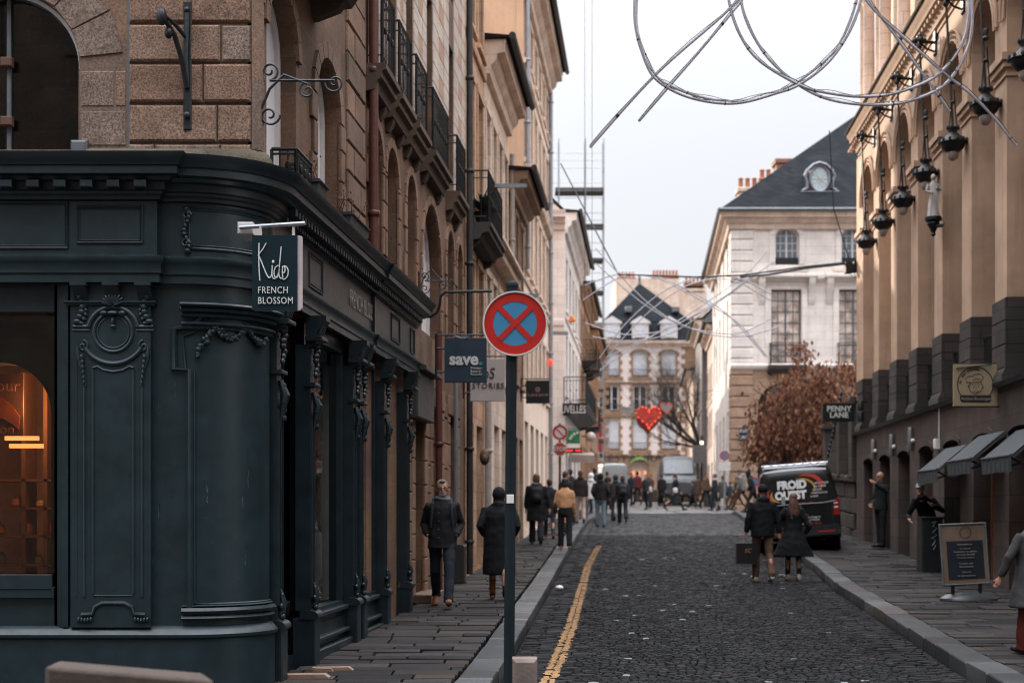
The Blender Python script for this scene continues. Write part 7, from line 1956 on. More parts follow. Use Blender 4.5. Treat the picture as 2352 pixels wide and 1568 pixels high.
vtext('froid-ouest.com', .085, RD, .1, 1.14, sx=.9); vtext('2 rue de Montgerval', .055, WB, .30, .80, sx=.9); vtext('35520 LA MEZIERE', .05, WB, .30, .735, sx=.9); vtext('02 99 66 50 33', .075, RD, .30, .655, sx=.9); vtext('RENNES', .06, RD, .12, .86)
m = MB()
for s in (-1, 1): m.tube([(s*.74, .1, 2.02), (s*.74, 3.2, 2.04)], .022, 6)
for y in (.12, .8, 1.5, 2.2, 3.0): m.tube([(-.76, y, 2.05), (.76, y, 2.05)], .022, 6)
for i in range(9): m.ball((-.72+.18*i, .1, 2.055), (.03, .03, .02), 6, 4)
m.build('roof_rack', mat('rack_alu', (.55, .56, .58), .25, .7, local=True), vt, local=True)
m = MB(); m.box(LOC, -.72, .72, .3, 3.4, 1.985, 2.0); m.build('roof_sheen', mat('roof_shine', (.45, .46, .48), .2, .3, local=True), vt, local=True)  # pale sheet carrying the sky's reflection on the black roof
# vehicles on the square
gy = 79.0
v2, b2_, k2, h2 = van('van', 'grey panel van standing on the far square behind the striding woman', (X_(1550, gy), gy, T(gy)-.06), math.radians(176), 0, mat('van_grey', (.09, .10, .11), .35, local=True), W_=2.0, H=2.5)
m = MB(); m.quad((-.78, 4.33, 1.55), (.78, 4.33, 1.55), (.70, 3.78, 2.28), (-.70, 3.78, 2.28)); m.v = [(x, y+.06, z+.02) for x, y, z in m.v]; m.build('windscreen', mat('windscreen_grey', (.12, .135, .15), .2, local=True), b2_, local=True)
v3, b3_, _k, _h = van('van', 'white and green box van at the left end of the far square', (X_(1412, 96), 96, T(96)-.06), math.radians(4), 0, mat('van_pale', (.30, .34, .36), .4, local=True), W_=1.9, H=2.35)
m = MB(); m.box(LOC, .93, .97, .1, 3.0, 1.1, 1.8); m.build('green_stripe', mat('stripe_green', (.05, .2, .1), .5), b3_, local=True)
t = thing('market_stall', 'dark low market stall and crates on the far square before the grey van', 'stall', P(1520, 1150, 84))
m = MB(); p = P(1520, 1145, 84)
for i in range(7): m.bbox(FF(84+.2*(i % 2)), p.x-1.6+.5*i, p.x-1.15+.5*i, -.5, 0, T(84)-.05, T(84)+R.uniform(.5, 1.0), .03)
m.bbox(FF(83.9), p.x+.4, p.x+2.6, -.6, 0, T(84)-.05, T(84)+.55, .03); m.build('crate', mat('crate_dark', (.07, .055, .045), .8, var=.4), t)
t = thing('litter_bin', 'small yellow topped bin beside the street lamp on the square', 'bin', P(1632, 1150, 72))
m = MB(); p = P(1632, 1145, 72); m.bbox(FF(72), p.x-.3, p.x+.3, -.4, 0, T(72)-.06, T(72)+.9, .02); m.build('body', mat('bin_dark', (.05, .055, .05)), t); m = MB(); m.bbox(FF(72), p.x-.32, p.x+.32, -.42, .02, T(72)+.9, T(72)+1.0, .02); m.build('lid', mat('bin_yellow', (.45, .28, .04)), t)
# ================================================================ PEOPLE
def pm(name, col, rough=.85): return mat('cloth_'+name, col, rough, var=.22, scale=5, local=True, bump=.25, bscale=28, spec=.25)
def remesh(m, name, mt, parent, vox, smooth=4, fold=0, seed=0):
    """fuse overlapping volumes into one continuous skin, relax it, press a few folds into it"""
    me = bpy.data.meshes.new('tmp'); me.from_pydata(m.v, [], m.f)
    bm = bmesh.new(); bm.from_mesh(me); bmesh.ops.recalc_face_normals(bm, faces=bm.faces); bm.to_mesh(me); bm.free()
    o = bpy.data.objects.new('tmp', me); COL.objects.link(o)
    r = o.modifiers.new('r', 'REMESH'); r.mode = 'VOXEL'; r.voxel_size = vox; r.use_smooth_shade = True
    s_ = o.modifiers.new('s', 'SMOOTH'); s_.iterations = smooth; s_.factor = .5
    dg = bpy.context.evaluated_depsgraph_get(); dg.update()
    out = bpy.data.meshes.new_from_object(o.evaluated_get(dg)); bpy.data.objects.remove(o); bpy.data.meshes.remove(me)
    if fold:
        ns = [v.normal.copy() for v in out.vertices]
        for v, n in zip(out.vertices, ns):
            p = v.co; k = noise.noise(Vector((p.x*9+seed, p.y*9, p.z*5)))+.5*noise.noise(Vector((p.x*20, p.y*20+seed, p.z*13)))
            k2 = math.sin(p.z*34+3*noise.noise(p*6)+seed)*.25
            v.co = p+n*fold*(k+k2)
    out.name = name; out.polygons.foreach_set('use_smooth', [True]*len(out.polygons))
    return link(out, name, mt, parent)
V = Vector
def hand(m, w_, dr, side, s, curl=.5, fwd=V((0, 1, 0))):
    """palm, four bent fingers of unequal length and a thumb leaving the side of the palm"""
    dr = dr.normalized(); sd = dr.cross(fwd).normalized()*side if dr.cross(fwd).length > .1 else V((side, 0, 0)); nn = dr.cross(sd).normalized()
    if nn.x*side > 0: nn = -nn
    pw = fwd-dr*fwd.dot(dr); pw = pw.normalized() if pw.length > .1 else V((0, 1, 0))   # across the palm
    m.tube([w_, w_+dr*.03*s, w_+dr*.085*s], [(.020*s, .024*s), (.026*s, .036*s), (.020*s, .036*s)], 8)
    for i, (o_, L) in enumerate(((.030, .070), (.011, .080), (-.009, .075), (-.028, .058))):
        b = w_+dr*.08*s+pw*o_*s; d1 = (dr+nn*curl*.4).normalized(); d2 = (dr+nn*curl*1.4).normalized(); d3 = (dr*.4+nn*curl*1.8).normalized()
        p1 = b+d1*L*.45*s; p2 = p1+d2*L*.32*s; p3 = p2+d3*L*.23*s
        m.tube([b, p1, p2, p3], [.0095*s, .0088*s, .008*s, .006*s], 6)
    b = w_+dr*.03*s+pw*.03*s; m.tube([b, b+(dr*.7+pw*.6)*.035*s, b+(dr*1.0+pw*.5+nn*.3)*.062*s], [.011*s, .010*s, .008*s], 6)
PEOPLE = []
def person(label, x, y, h=1.72, face=0.0, legs=((.35, .1), (-.25, .25)), arms=((.15, .12, .3), (-.2, .12, .2)), top=('jacket', (.02, .02, .022)), hem=.84, hemw=1.0, bw=1.0, bottom=(.02, .02, .025), legw=1.0,
           shoe=(.03, .03, .03), hair=('short', (.05, .03, .02)), bag=None, lean=0.0, headturn=0.0, headtilt=0.0, vox=None, z=None, wrists=None, skirt=None, group=None, extra=None, pocket=(False, False), sole=None, skincol=None, bare=None):
    s = h/1.75; zg = gz(x, y) if z is None else z
    t = thing('person', label, 'person', (x, y, zg), group, rot=(0, 0, face))
    if vox is None: vox = .011 if y < 24 else (.014 if y < 36 else (.02 if y < 52 else .028))
    v2 = vox; sk = SKIN if skincol is None else mat('skin_dark', skincol, .55, local=True)
    # skeleton, metres for 1.75 m, x to the figure's right, y forward
    J = {}
    for i, sd_ in enumerate((-1, 1)):
        a, b = legs[i]
        hip = V((sd_*.095, 0, .92)); kn = hip+V((sd_*.01, math.sin(a), -math.cos(a)))*.44; an = kn+V((0, math.sin(a-b), -math.cos(a-b)))*.42
        pt = min(0.05, (a-b)*.9)    # foot pitch
        to = an+V((sd_*.03, math.cos(pt), math.sin(pt)))*.17+V((0, 0, -.03)); he = an+V((0, -math.cos(pt), -math.sin(pt)))*.055+V((0, 0, -.05))
        J[i] = (hip, kn, an, to, he)
    low = min(min(J[i][3].z, J[i][4].z, J[i][2].z-.05) for i in (0, 1))-.03
    dz = V((0, 0, -low))
    for i in (0, 1): J[i] = tuple(p+dz for p in J[i])
    def up(p): k = max(0, p.z-.95); return V((p.x, p.y+lean*k, p.z-abs(lean)*k*.15))+dz
    sh = [up(V((sd_*.158*bw, -.01, 1.385))) for sd_ in (-1, 1)]
    AR = []
    for i, sd_ in enumerate((-1, 1)):
        a, ab_, e = arms[i]
        if pocket[i]:
            el = sh[i]+V((sd_*.085, -.09, -.26)); wr = V((sd_*.175*bw, .07, .97))+dz
        elif wrists and wrists[i]:
            wr = V(wrists[i])+dz; mid = (sh[i]+wr)/2; d = (wr-sh[i]).length; k = math.sqrt(max(0, .29**2-(d/2)**2)) if d < .56 else .0
            el = mid+V((sd_*.6, -.5, -.6)).normalized()*k
        else:
            el = sh[i]+V((sd_*math.sin(ab_), math.sin(a)*math.cos(ab_), -math.cos(a)*math.cos(ab_)))*.29
            wr = el+V((sd_*math.sin(ab_)*.3, math.sin(a+e), -math.cos(a+e)))*.25
        AR.append((sh[i], el, wr))
    neck = up(V((0, 0, 1.46))); hd = up(V((0, .015, 1.60)))+V((0, lean*.1, 0))
    Sc = lambda p: V(p)*s
    q = Matrix.Rotation(headturn, 3, 'Z') @ Matrix.Rotation(headtilt, 3, 'X')
    def H(x, y, z): return Sc(hd+q @ V((x, y, z)))
    # body: one continuous skin
    m = MB()
    m.tube([Sc(neck+V((0, -.01, -.10))), Sc(neck+V((0, -.005, .0))), H(0, -.01, -.05)], [.075*s, .056*s, .055*s], 10)
    m.ball(H(0, -.008, .025), (.076*s, .092*s, .098*s), 14, 10, q); m.ball(H(0, .022, -.045), (.056*s, .062*s, .070*s), 12, 9, q)
    m.tube([H(0, .085, .012), H(0, .106, -.022), H(0, .088, -.032)], [.010*s, .015*s, .012*s], 7)
    for sd_ in (-1, 1): m.ball(H(sd_*.077, -.005, -.01), (.012*s, .02*s, .032*s), 7, 6, q)
    m.ball(H(0, .078, -.088), (.022*s, .016*s, .016*s), 7, 6, q)
    rings = [(.86, .15, .10), (.98, .155, .105), (1.12, .135, .095), (1.28, .145, .10), (1.36, .135, .085), (1.42, .075, .065)]
    rr = []
    for z_, rx_, ry_ in rings: p = up(V((0, 0, z_))); rr.append((p.x*s, p.y*s, p.z*s, rx_*s*bw, ry_*s*bw))
    m.loft(rr, 16)
    for i in (0, 1):
        hip, kn, an, to, he = J[i]
        m.tube([Sc(hip+V((0, 0, .02))), Sc((hip+kn)/2), Sc(kn), Sc((kn+an)/2+V((0, -.012, .05))), Sc(an)], [.082*s, .070*s, .050*s, .048*s, .036*s], 10)
        m.tube([Sc(he), Sc(an+V((0, 0, -.03))), Sc(to)], [.03*s, .034*s, .024*s], 8)
        a, b, c = AR[i]; m.tube([Sc(a), Sc((a+b)/2), Sc(b), Sc((b+c)/2), Sc(c)], [.040*s, .042*s, .038*s, .036*s, .026*s], 8)
    remesh(m, 'body', sk, t, max(.012, v2*1.0) if y > 24 else .010, 3)
    # hands
    for i, sd_ in enumerate((-1, 1)):
        if pocket[i]: continue
        a, b, c = AR[i]
        if y < 40:
            m = MB(); hand(m, Sc(c), (c-b), sd_, s, .8 if (extra and extra.get('grip') == i) else .45); m.build('hand', sk, t, local=True, sharp=60)
        else:
            m = MB(); d = (c-b).normalized(); m.tube([Sc(c), Sc(c+d*.06), Sc(c+d*.13)], [.024*s, .034*s, .016*s], 6); m.build('hand', sk, t, local=True)
    # trousers or skirt, shoes
    if bottom is not None:
        m = MB(); rr = []
        for z_, rx_, ry_ in ((.80, .155, .12), (.92, .168, .125), (1.02, .155, .115)): p = up(V((0, 0, z_))); rr.append((p.x*s, p.y*s, p.z*s, rx_*s*bw, ry_*s*bw))
        m.loft(rr, 16); lw = legw
        for i in (0, 1):
            hip, kn, an, to, he = J[i]
            m.tube([Sc(hip+V((0, 0, .03))), Sc(hip*.6+kn*.4), Sc(kn), Sc((kn+an)/2), Sc(an+V((0, 0, .03))), Sc(an+V((0, .01, -.02)))], [.096*s, .088*s, .064*s*(.5+.5*lw), .062*s*lw, .056*s*lw, .060*s*lw], 12)
        remesh(m, 'trousers', pm('t%d_%d' % (int(bottom[0]*1000), int(bottom[2]*1000)), bottom), t, v2, 2, .007 if y < 36 else .004, x*3)
    for i in (0, 1):
        hip, kn, an, to, he = J[i]; m = MB()
        m.tube([Sc(he+V((0, 0, .012))), Sc(he*.6+to*.4+V((0, 0, .02))), Sc(to+V((0, .0, .010))), Sc(to+(to-he).normalized()*.035+V((0, 0, .002)))], [(.042*s, .046*s), (.047*s, .048*s), (.050*s, .038*s), (.036*s, .022*s)], 10)
        m.tube([Sc(an+V((0, -.005, .05))), Sc(an+V((0, -.01, -.04)))], [.046*s, .042*s], 10)
        remesh(m, 'shoe', pm('s%d_%d' % (int(shoe[0]*1000), int(shoe[2]*1000)), shoe, .6), t, max(.009, v2*.8), 2)
    # upper garment
    kind, tc = top[0], top[1]
    m = MB(); zb_ = hem; th = 1.0 if kind != 'coat' else 1.06
    rings = [(zb_, .185*hemw, .150*hemw)]
    if zb_ < .8: rings += [(zb_+(.95-zb_)*.5, .185+(hemw-1)*.09, .150+(hemw-1)*.06)]
    rings += [(.98, .182, .145), (1.12, .175, .135), (1.26, .186, .138), (1.35, .182, .126), (1.41, .148, .108), (1.45, .105, .09), (1.49, .075, .072)]
    if zb_ >= .95: rings = [(zb_, .175, .135)]+rings[2:]
    rr = []
    for z_, rx_, ry_ in rings:
        p = up(V((0, 0, z_))) if z_ > .9 else V((0, 0, z_))+dz
        rr.append((p.x*s, p.y*s, p.z*s, rx_*s*bw*th, min(ry_, .26)*s*bw*th))
    m.loft(rr, 20)
    for i in (0, 1):
        a, b, c = AR[i]; m.tube([Sc(a+V((-.03*(1 if i else -1), 0, -.02))), Sc(a), Sc((a+b)/2), Sc(b), Sc((b+c)/2), Sc(c-(c-b)*.05)], [.066*s*th, .066*s*th, .064*s*th, .057*s*th, .053*s*th, .046*s*th], 12)
    if kind == 'hoodie' or kind == 'hoodup': m.ball(Sc(neck+V((0, -.07, .0))), (.11*s, .075*s, .075*s), 10, 8)
    if kind == 'scarf': m.ball(Sc(neck+V((0, 0, .02))), (.10*s, .10*s, .06*s), 10, 8)
    jk = remesh(m, 'coat' if kind == 'coat' else 'jacket', pm('j%d_%d' % (int(tc[0]*1000), int(tc[2]*1000)), tc), t, v2, 3, .009 if y < 36 else .005, x*7)
    # hair or headwear
    hk, hc = hair; hm = mat('hair_%d_%d' % (int(hc[0]*1000), int(hc[2]*1000)), hc, .6, var=.3, scale=30, local=True, bump=.4, bscale=90)
    m = MB(); nm = 'hair'
    if hk in ('short', 'bun', 'long', 'bob', 'grey'):
        m.ball(H(0, -.022, .036), (.087*s, .092*s, .098*s), 12, 9, q); m.ball(H(0, -.05, -.015), (.078*s, .062*s, .075*s), 10, 8, q)
        m.tube([H(0, .05, .10), H(0, .075, .075)], [.045*s, .02*s], 8)
        if hk == 'bob': m.ball(H(0, -.035, -.03), (.095*s, .08*s, .10*s), 12, 8, q)
        if hk == 'bun': m.ball(H(0, -.10, .07), .045*s, 8, 6)
        if hk == 'long':
            m.tube([H(0, -.05, .02), H(0, -.085, -.10), H(0, -.11, -.24), H(0, -.115, -.38), H(0, -.11, -.48)], [(.085*s, .06*s), (.10*s, .055*s), (.11*s, .045*s), (.10*s, .035*s), (.06*s, .02*s)], 12)
    elif hk == 'tail':
        m.ball(H(0, -.022, .036), (.086*s, .092*s, .096*s), 12, 9, q); m.tube([H(0, -.10, .05), H(0, -.15, -.02), H(0, -.14, -.16)], [.03*s, .035*s, .015*s], 8)
    elif hk == 'hood':
        nm = 'hood'; m.ball(H(0, -.025, .02), (.108*s, .115*s, .125*s), 12, 9, q); m.ball(H(0, -.03, -.10), (.10*s, .095*s, .09*s), 10, 8, q)
    elif hk in ('beanie', 'cap'):
        nm = 'hat'; m.ball(H(0, -.012, .045), (.090*s, .102*s, .098*s), 12, 9, q)
        if hk == 'cap': m.tube([H(0, .06, .05), H(0, .13, .045)], [(.07*s, .012*s), (.05*s, .006*s)], 8)
    elif hk == 'bald': m.ball(H(0, -.055, .0), (.074*s, .05*s, .06*s), 10, 8, q)
    if hk == 'hood' or hk in ('beanie', 'cap'): remesh(m, nm, pm('h%d_%d' % (int(hc[0]*1000), int(hc[2]*1000)), hc), t, max(v2, .012), 2, .003, x)
    else:
        o = remesh(m, nm, hm, t, max(v2*.9, .010), 2, .006, x)
    # face details where the face is turned to us
    if extra and extra.get('face'):
        m = MB()
        for sd_ in (-1, 1): m.ball(H(sd_*.030, .083, .012), (.010*s, .006*s, .007*s), 8, 6)
        m.build('eye', mat('eye_dark', (.03, .02, .018), .3), t, local=True)
        m = MB(); m.tube([H(-.022, .089, -.056), H(0, .094, -.054), H(.022, .089, -.056)], [.003*s, .006*s, .003*s], 6); m.build('mouth', mat('lip', (.28, .10, .08), .5, local=True), t, local=True)
        m = MB()
        for sd_ in (-1, 1): m.tube([H(sd_*.014, .094, .030), H(sd_*.03, .093, .035), H(sd_*.046, .082, .029)], [.004*s, .0045*s, .002*s], 5)
        m.build('eyebrow', hm, t, local=True)
        if extra.get('glasses'):
            m = MB()
            for sd_ in (-1, 1):
                m.tube([H(sd_*.032+.022*math.cos(a), .100, .008+.017*math.sin(a)) for a in [2*PI*i/14 for i in range(14)]], .0028*s, 5, closed=True); m.tube([H(sd_*.054, .098, .012), H(sd_*.078, .03, .012), H(sd_*.080, -.01, .0)], .0028*s, 5)
            m.tube([H(-.010, .102, .010), H(.010, .102, .010)], .003*s, 5); m.build('glasses', BLACK, t, local=True)
        if extra.get('shades'):
            m = MB()
            for sd_ in (-1, 1): m.ball(H(sd_*.031, .090, .010), (.026*s, .010*s, .018*s), 10, 6, q)
            m.tube([H(-.055, .085, .014), H(-.08, -.01, .01)], .004*s, 5); m.tube([H(.055, .085, .014), H(.08, -.01, .01)], .004*s, 5); m.build('sunglasses', BLACK, t, local=True)
        if extra.get('beard'):
            m = MB(); m.ball(H(0, .045, -.075), (.054*s, .050*s, .045*s), 12, 8, q); m.tube([H(-.03, .092, -.044), H(0, .100, -.040), H(.03, .092, -.044)], [.006*s, .010*s, .006*s], 6)
            m.build('beard', mat('beard_grey', (.26, .22, .20), .9, local=True, bump=.6, bscale=120), t, local=True)
    if extra and extra.get('scarf'):
        m = MB(); m.tube([Sc(neck+V((.085*math.cos(a), .075*math.sin(a)-.0, .005+.01*math.sin(a*2)))) for a in [2*PI*i/16 for i in range(16)]], [.034*s]*16, 8, closed=True); remesh(m, 'scarf', pm('sc%d' % int(extra['scarf'][0]*1000), extra['scarf']), t, max(.011, v2*.7), 2, .006, 3)
    if extra and extra.get('buttons'):
        m = MB()
        for z_ in (.95, 1.06, 1.17, 1.28): 
            p = up(V((.0, .0, z_))); m.ball(Sc(p+V((.04, .152*bw, 0))), .007, 6, 5)
        m.build('button', mat('button', (.12, .11, .10), .3), t, local=True)
    if bag:
        bc = pm('b%d' % int(bag[1][0]*1000), bag[1], .7)
        if bag[0] == 'backpack':
            m = MB(); p0 = up(V((0, 0, 1.02))); p1 = up(V((0, 0, 1.40)))
            m.loft([(p0.x*s, (p0.y-.20)*s, p0.z*s, .13*s, .075*s), (p0.x*s, (p0.y-.215)*s, (p0.z+.06)*s, .145*s, .095*s), (p1.x*s, (p1.y-.20)*s, (p1.z-.08)*s, .14*s, .08*s), (p1.x*s, (p1.y-.18)*s, p1.z*s, .10*s, .05*s)], 14)
            m.ball(Sc(up(V((0, -.30, 1.12)))), (.10*s, .035*s, .09*s), 10, 8); remesh(m, 'backpack', bc, t, v2, 2, .004, 5)
        if bag[0] in ('straps', 'backpack'):
            for sd_ in (-1, 1):
                m = MB(); m.tube([Sc(up(V((sd_*.11, -.15, 1.36)))), Sc(up(V((sd_*.12, -.02, 1.475)))), Sc(up(V((sd_*.125, .11, 1.40)))), Sc(up(V((sd_*.135, .158, 1.25)))), Sc(up(V((sd_*.15, .12, 1.08))))], [(.016*s, .010*s)]*5, 8); m.build('strap', pm('strap', (.02, .028, .038)), t, local=True)
        if bag[0] == 'shoulder':
            sd_ = bag[2]; p = V((sd_*.24, -.03, .98))+dz
            m = MB(); m.loft([(p.x*s, p.y*s, (p.z-.13)*s, .05*s, .11*s), (p.x*s, p.y*s, p.z*s, .055*s, .13*s), (p.x*s, p.y*s, (p.z+.11)*s, .03*s, .11*s)], 12)
            m.tube([Sc(p+V((0, -.10, .12))), Sc(up(V((sd_*.15, -.08, 1.46)))), Sc(p+V((0, .10, .12)))], .014*s, 6); remesh(m, 'handbag', bc, t, v2, 2)
    return t, J, AR, s

# ---- the walkers
person('grey haired man in black coat and jeans with glasses and backpack straps walking towards us', X_(1016, 19.6), 19.6, 1.78, PI, ((.38, .12), (-.22, .42)), hem=.80, hemw=1.02, bw=1.08, top=('jacket', (.011, .012, .014)), bottom=(.016, .023, .031), shoe=(.17, .075, .035), legw=1.15,
       hair=('grey', (.15, .11, .085)), bag=('straps', (.03, .04, .05)), headturn=.1, pocket=(True, True), extra={'face': 1, 'glasses': 1, 'beard': 1, 'scarf': (.10, .12, .13), 'buttons': 1})
person('person in long black hooded coat with rust trousers half hidden by the sign pole', X_(1146, 20.9), 20.9, 1.64, 0, ((.10, .05), (-.22, .45)), top=('hoodie', (.010, .011, .013)), hem=.36, hemw=1.04, bw=1.34, bottom=(.24, .085, .035), shoe=(.012, .012, .014), hair=('hood', (.012, .012, .014)), pocket=(True, True), vox=.014, legw=.9)
person('person in black coat with backpack and grey scarf on the left pavement', X_(1232, 35.2), 35.2, 1.76, 0, ((.15, .1), (-.25, .2)), top=('coat', (.012, .013, .015)), hem=.55, hemw=1.05, bw=1.2, bottom=(.015, .016, .02), legw=1.4, hair=('bob', (.11, .055, .03)), bag=('backpack', (.012, .013, .015)), arms=((.1, .2, .2), (-.1, .35, .1)), extra={'scarf': (.20, .20, .20)})
person('small dark coated walker hidden beside the backpack wearer', X_(1262, 37.5), 37.5, 1.6, 0, top=('coat', (.02, .02, .025)), hem=.6, bottom=(.03, .035, .045), hair=('short', (.03, .02, .015)), shoe=(.2, .1, .06))
person('woman in tan cropped jacket and black trousers with a dark shoulder bag', X_(1298, 33.4), 33.4, 1.68, 0, ((.12, .05), (-.16, .12)), top=('jacket', (.58, .31, .165)), hem=.985, bw=1.0, bottom=(.014, .015, .018), legw=1.25, shoe=(.46, .27, .16), hair=('bob', (.02, .014, .012)), bag=('shoulder', (.015, .015, .018), -1), arms=((.0, .25, .4), (.0, .16, .35)))
person('walker with dark face and black hood just behind the tan jacket woman', X_(1300, 40.0), 40.0, 1.78, -.5, top=('hoodie', (.02, .02, .023)), bottom=(.02, .02, .02), hair=('short', (.04, .025, .02)), headturn=-.9)
person('man in dark brown jacket and beige trousers with a reddish cap of hair', X_(1333, 46.5), 46.5, 1.76, 0, ((.1, .05), (-.2, .35)), top=('hoodie', (.022, .018, .017)), hem=.86, bw=1.08, bottom=(.34, .27, .23), shoe=(.10, .035, .025), hair=('short', (.07, .02, .015)), legw=1.1)
person('person in white hooded jacket and pale jeans further up the pavement', X_(1357, 51), 51, 1.78, .15, top=('hoodup', (.62, .62, .65)), hem=.80, bottom=(.22, .28, .34), hair=('hood', (.62, .62, .65)), shoe=(.4, .2, .15))
person('person with black hood and black jacket in light blue jeans at the kerb', X_(1379, 46.8), 46.8, 1.78, 0, ((.08, .05), (-.10, .05)), top=('hoodup', (.014, .013, .013)), hem=.86, bw=1.15, bottom=(.13, .17, .20), shoe=(.02, .02, .02), hair=('hood', (.012, .012, .013)), pocket=(True, True), legw=1.35)
person('walker in blue jeans half hidden behind the light jeans person', X_(1400, 52.0), 52.0, 1.68, .2, ((.4, .1), (-.4, .2)), top=('jacket', (.03, .03, .032)), bottom=(.06, .09, .12), hair=('short', (.06, .03, .02)))
person('reddish haired person with black backpack and wide black trousers on the road', X_(1430, 49.6), 49.6, 1.70, .0, ((.15, .1), (-.25, .5)), top=('jacket', (.015, .018, .022)), hem=.84, bw=1.1, bottom=(.012, .014, .018), legw=1.45, shoe=(.28, .14, .07), hair=('bob', (.06, .022, .015)), bag=('backpack', (.02, .02, .024)))
person('dark hooded walker at the left shoulder of the backpack wearer on the road', X_(1414, 51.5), 51.5, 1.72, .0, top=('hoodup', (.03, .032, .036)), bottom=(.08, .08, .09), hair=('hood', (.03, .032, .036)))
person('dark clothed walker high on the left pavement near the stop sign', X_(1310, 47.5), 47.5, 1.82, .0, top=('jacket', (.02, .022, .03)), bottom=(.02, .02, .025), hair=('short', (.02, .015, .012)))
person('tall dark walker in front of the pale box van', X_(1366, 56), 56, 1.85, .1, top=('jacket', (.02, .02, .022)), bottom=(.02, .02, .02), hair=('short', (.02, .015, .012)))
person('woman with white bag in dark jacket on the square, left of the striding woman', X_(1484, 66.5), 66.5, 1.66, PI*.8, ((.15, .1), (-.2, .1)), top=('jacket', (.03, .03, .034)), bottom=(.014, .015, .018), legw=.8, hair=('long', (.07, .035, .02)), bag=('shoulder', (.5, .48, .46), -1))
person('companion in brown jacket close behind the woman with the white bag', X_(1493, 69), 69, 1.7, PI*.8, top=('jacket', (.09, .045, .03)), bottom=(.03, .03, .035), hair=('short', (.05, .02, .015)))
person('woman in long black coat striding across the street with a white handbag', X_(1551, 63.5), 63.5, 1.74, -PI/2, ((.50, .10), (-.45, .35)), top=('coat', (.008, .009, .011)), hem=.38, hemw=2.0, bottom=(.04, .025, .024), legw=.8, hair=('tail', (.02, .012, .01)), bag=('shoulder', (.5, .46, .42), 1), arms=((.3, .1, .3), (-.4, .1, .3)), headturn=.0, shoe=(.02, .015, .015), lean=.05)
person('person in brown coat with bare calves beyond the striding woman', X_(1603, 71), 71, 1.62, .1, top=('coat', (.09, .06, .045)), hem=.6, bottom=None, hair=('short', (.03, .02, .015)))
person('person in dark open jacket and white top by the white building', X_(1642, 63.0), 63.0, 1.66, 1.2, ((.15, .05), (-.2, .1)), top=('jacket', (.02, .022, .026)), bottom=(.02, .025, .035), hair=('short', (.04, .025, .02)), extra={'scarf': (.5, .48, .46)}, legw=.85)
person('person in grey coat standing close to the white building corner', X_(1660, 63.6), 63.6, 1.6, .4, top=('coat', (.08, .075, .07)), hem=.6, bottom=(.03, .03, .03), hair=('short', (.05, .03, .02)))
person('child in blue jacket walking beside the white building', X_(1677, 63.2), 63.2, 1.35, .8, ((.3, .1), (-.3, .2)), top=('jacket', (.02, .035, .05)), bottom=(.12, .07, .06), hair=('short', (.05, .03, .02)))
person('man in grey cap and grey padded jacket striding left with a brown bag', X_(1704, 59.5), 59.5, 1.85, 1.3, ((.5, .1), (-.45, .2)), top=('hoodie', (.13, .14, .14)), bottom=(.07, .035, .02), hair=('cap', (.06, .07, .075)), bag=('shoulder', (.16, .10, .08), 1), lean=.1)
person('person with backpack and brown trousers stepping in front of the grey capped man', X_(1692, 60.5), 60.5, 1.55, 1.3, ((.5, .1), (-.45, .2)), top=('jacket', (.06, .035, .02)), bottom=(.09, .04, .02), hair=('short', (.10, .05, .03)))
person('person in black hooded jacket leaning forward beside the van', X_(1729, 57.5), 57.5, 1.8, 1.5, ((.4, .1), (-.5, .2)), top=('hoodup', (.012, .013, .015)), bottom=(.02, .02, .022), hair=('hood', (.012, .013, .015)), lean=.25)
for k_, (px_, Y_, lab_, tc_, hc_) in enumerate(((1520, 72, 'distant person in dark jacket in front of the grey van bonnet', (.02, .02, .022), (.04, .02, .015)), (1575, 76, 'distant person in grey jacket right of the grey van', (.10, .10, .10), (.03, .02, .015)), (1450, 73, 'distant dark walker in front of the green canopy', (.03, .03, .04), (.02, .015, .01)),
        (1622, 68, 'distant brown coated person beside the yellow topped bin', (.12, .08, .06), (.05, .03, .02)), (1395, 66, 'distant dark walker before the pale box van', (.02, .02, .02), (.02, .015, .012)), (1464, 75, 'distant person in red top under the green canopy', (.16, .03, .03), (.02, .015, .012)), (1590, 70, 'distant child sized figure near the street lamp post', (.05, .06, .08), (.06, .03, .02)))):
    person(lab_, X_(px_, Y_), Y_, 1.35 if k_ == 6 else 1.68+.03*k_, k_*1.3, ((.3, .1), (-.3, .2)), top=('jacket', tc_), bottom=(.02, .02, .025), hair=('short', hc_), vox=.035)
# the couple
cpl = person('man in black hoodie and brown trousers carrying a black paper bag, back to us', X_(1752, 25.9), 25.9, 1.78, .06, ((.20, .12), (-.18, .28)), top=('hoodie', (.007, .008, .009)), hem=.80, bw=1.16, bottom=(.11, .062, .045), shoe=(.50, .48, .46), hair=('beanie', (.008, .008, .010)), legw=1.15, arms=((.05, .28, .12), (-.1, .30, .15)), extra={'grip': 0}, vox=.012)
person('woman with long brown hair in wide black coat holding up a phone, back to us', X_(1822, 26.3), 26.3, 1.62, -.02, ((.08, .04), (-.06, .06)), top=('coat', (.006, .007, .008)), hem=.46, hemw=2.3, bw=.95, bottom=(.010, .011, .013), legw=.85, shoe=(.42, .36, .33), hair=('long', (.085, .035, .02)), wrists=((-.12, .26, 1.28), (.24, .03, .92)), vox=.012)
t_, J_, AR_, s_ = cpl
c_, s__ = math.cos(.06), math.sin(.06)
wq = AR_[0][2]*s_; wq = V((wq.x*c_-wq.y*s__, wq.x*s__+wq.y*c_, wq.z)); bx, by, bz = X_(1752, 25.9)+wq.x, 25.9+wq.y, gz(X_(1752, 25.9), 25.9)+wq.z-.10
t = thing('shopping_bag', 'black paper carrier bag with gold letters held by the man in the black hoodie', 'bag', (bx, by, bz))
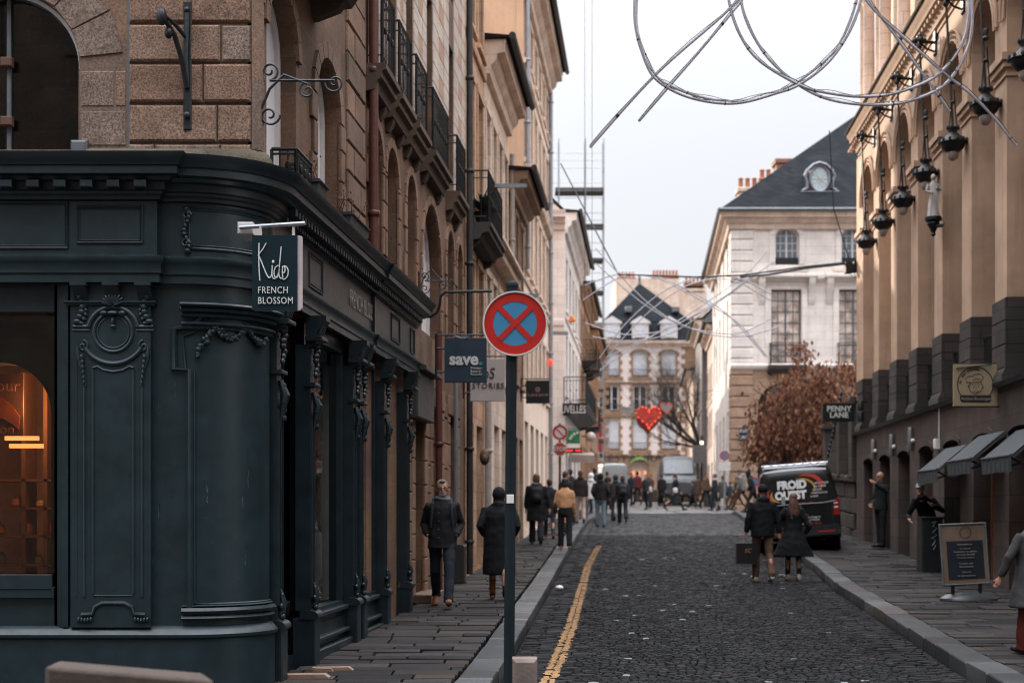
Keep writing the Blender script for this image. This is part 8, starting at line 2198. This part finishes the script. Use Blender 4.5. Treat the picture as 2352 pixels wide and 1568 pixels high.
m = MB(); zb_ = bz-.46; 
m.uprism(Fr('F', by), [(-.07, zb_), (.07, zb_), (.075, bz-.08), (-.075, bz-.08)], bx-.19, bx+.19); m.build('body', mat('bag_black', (.016, .015, .016), .4), t)
m = MB()
for dy in (-.05, .05): m.tube([(bx-.07, by+dy, bz-.08), (bx-.04, by+dy*.5, bz+.0), (bx+.04, by+dy*.5, bz+.0), (bx+.07, by+dy, bz-.08)], .005, 5)
m.build('handle', mat('bag_cord', (.25, .22, .2)), t); text('SC', .11, mat('bag_gold', (.30, .18, .12), .5), t, (bx+.01, by-.082, bz-.22), (1, 0, 0), (0, 0, 1), shear=.3)
t = thing('phone', 'small phone held up by the long haired woman', 'phone', (0, 0, 0)); bpy.data.objects.remove(t)
px_w = X_(1822, 26.3)-.12*.92; m = MB(); m.box(IDF, px_w-.035-.02, px_w+.035-.02, -26.3-.28, -26.3-.27, gz(7, 26.3)+1.28, gz(7, 26.3)+1.42); tag(m.build('phone', mat('phone_pale', (.3, .33, .36), .2)), 'small phone held up by the long haired woman in front of the van', 'phone')
# right side
person('man in dark clothes and sunglasses standing in an arcade doorway, hand to his mouth', A.p(33.55, .12, 0)[0], 33.55, 1.80, PI*.62, ((.03, .02), (-.03, .02)), top=('jacket', (.014, .016, .018)), hem=.85, bottom=(.015, .015, .018), shoe=(.015, .015, .015), hair=('bald', (.05, .035, .03)), wrists=((-.02, .17, 1.46), (.2, .1, .98)), extra={'face': 1, 'shades': 1}, vox=.013, z=T(33.55)+.02)
person('person in black sweater and jeans bending forward against the arcade wall by the bin', X_(2131, 27.6), 27.6, 1.72, 2.6, ((.1, .05), (-.5, .5)), top=('jacket', (.006, .007, .008)), hem=.88, bottom=(.05, .09, .11), shoe=(.32, .28, .26), hair=('cap', (.22, .23, .25)), lean=.75, wrists=((-.25, .55, 1.22), (.22, .5, .95)), vox=.013, legw=.9)
pw_ = person('small person in grey knitted poncho with red skirt at the right frame edge', X_(2374, 14.3), 14.3, 1.48, .35, ((.08, .04), (-.08, .04)), top=('jacket', (.045, .045, .045)), hem=.55, hemw=1.35, bw=1.25, bottom=(.09, .014, .010), shoe=(.02, .02, .025), hair=('bob', (.03, .02, .016)), arms=((.1, .55, .3), (.1, .4, .3)), vox=.013, legw=1.5, z=T(14.3))
# ================================================================ UNSEEN BUILDING ADDED BEHIND THE CAMERA to shade the near fronts and darken reflections
t = thing('unseen_shade_building', 'unseen tall dark building added behind the viewer to shade the near street', 'building', (-2, -12, -.1))
rfq = Fr('F', -14)
m = MB(); m.box(IDF, -22, 26, 12, 22, -.3, 24); m.build('wall', ARCD, t)
m = MB()
for u in range(-21, 24, 3):
    for z in (1, 5, 9, 13): m.box(IDF, u+.6, u+2.0, 11.9, 12.0, z, z+2.4)
m.build('window', GLASSD, t)
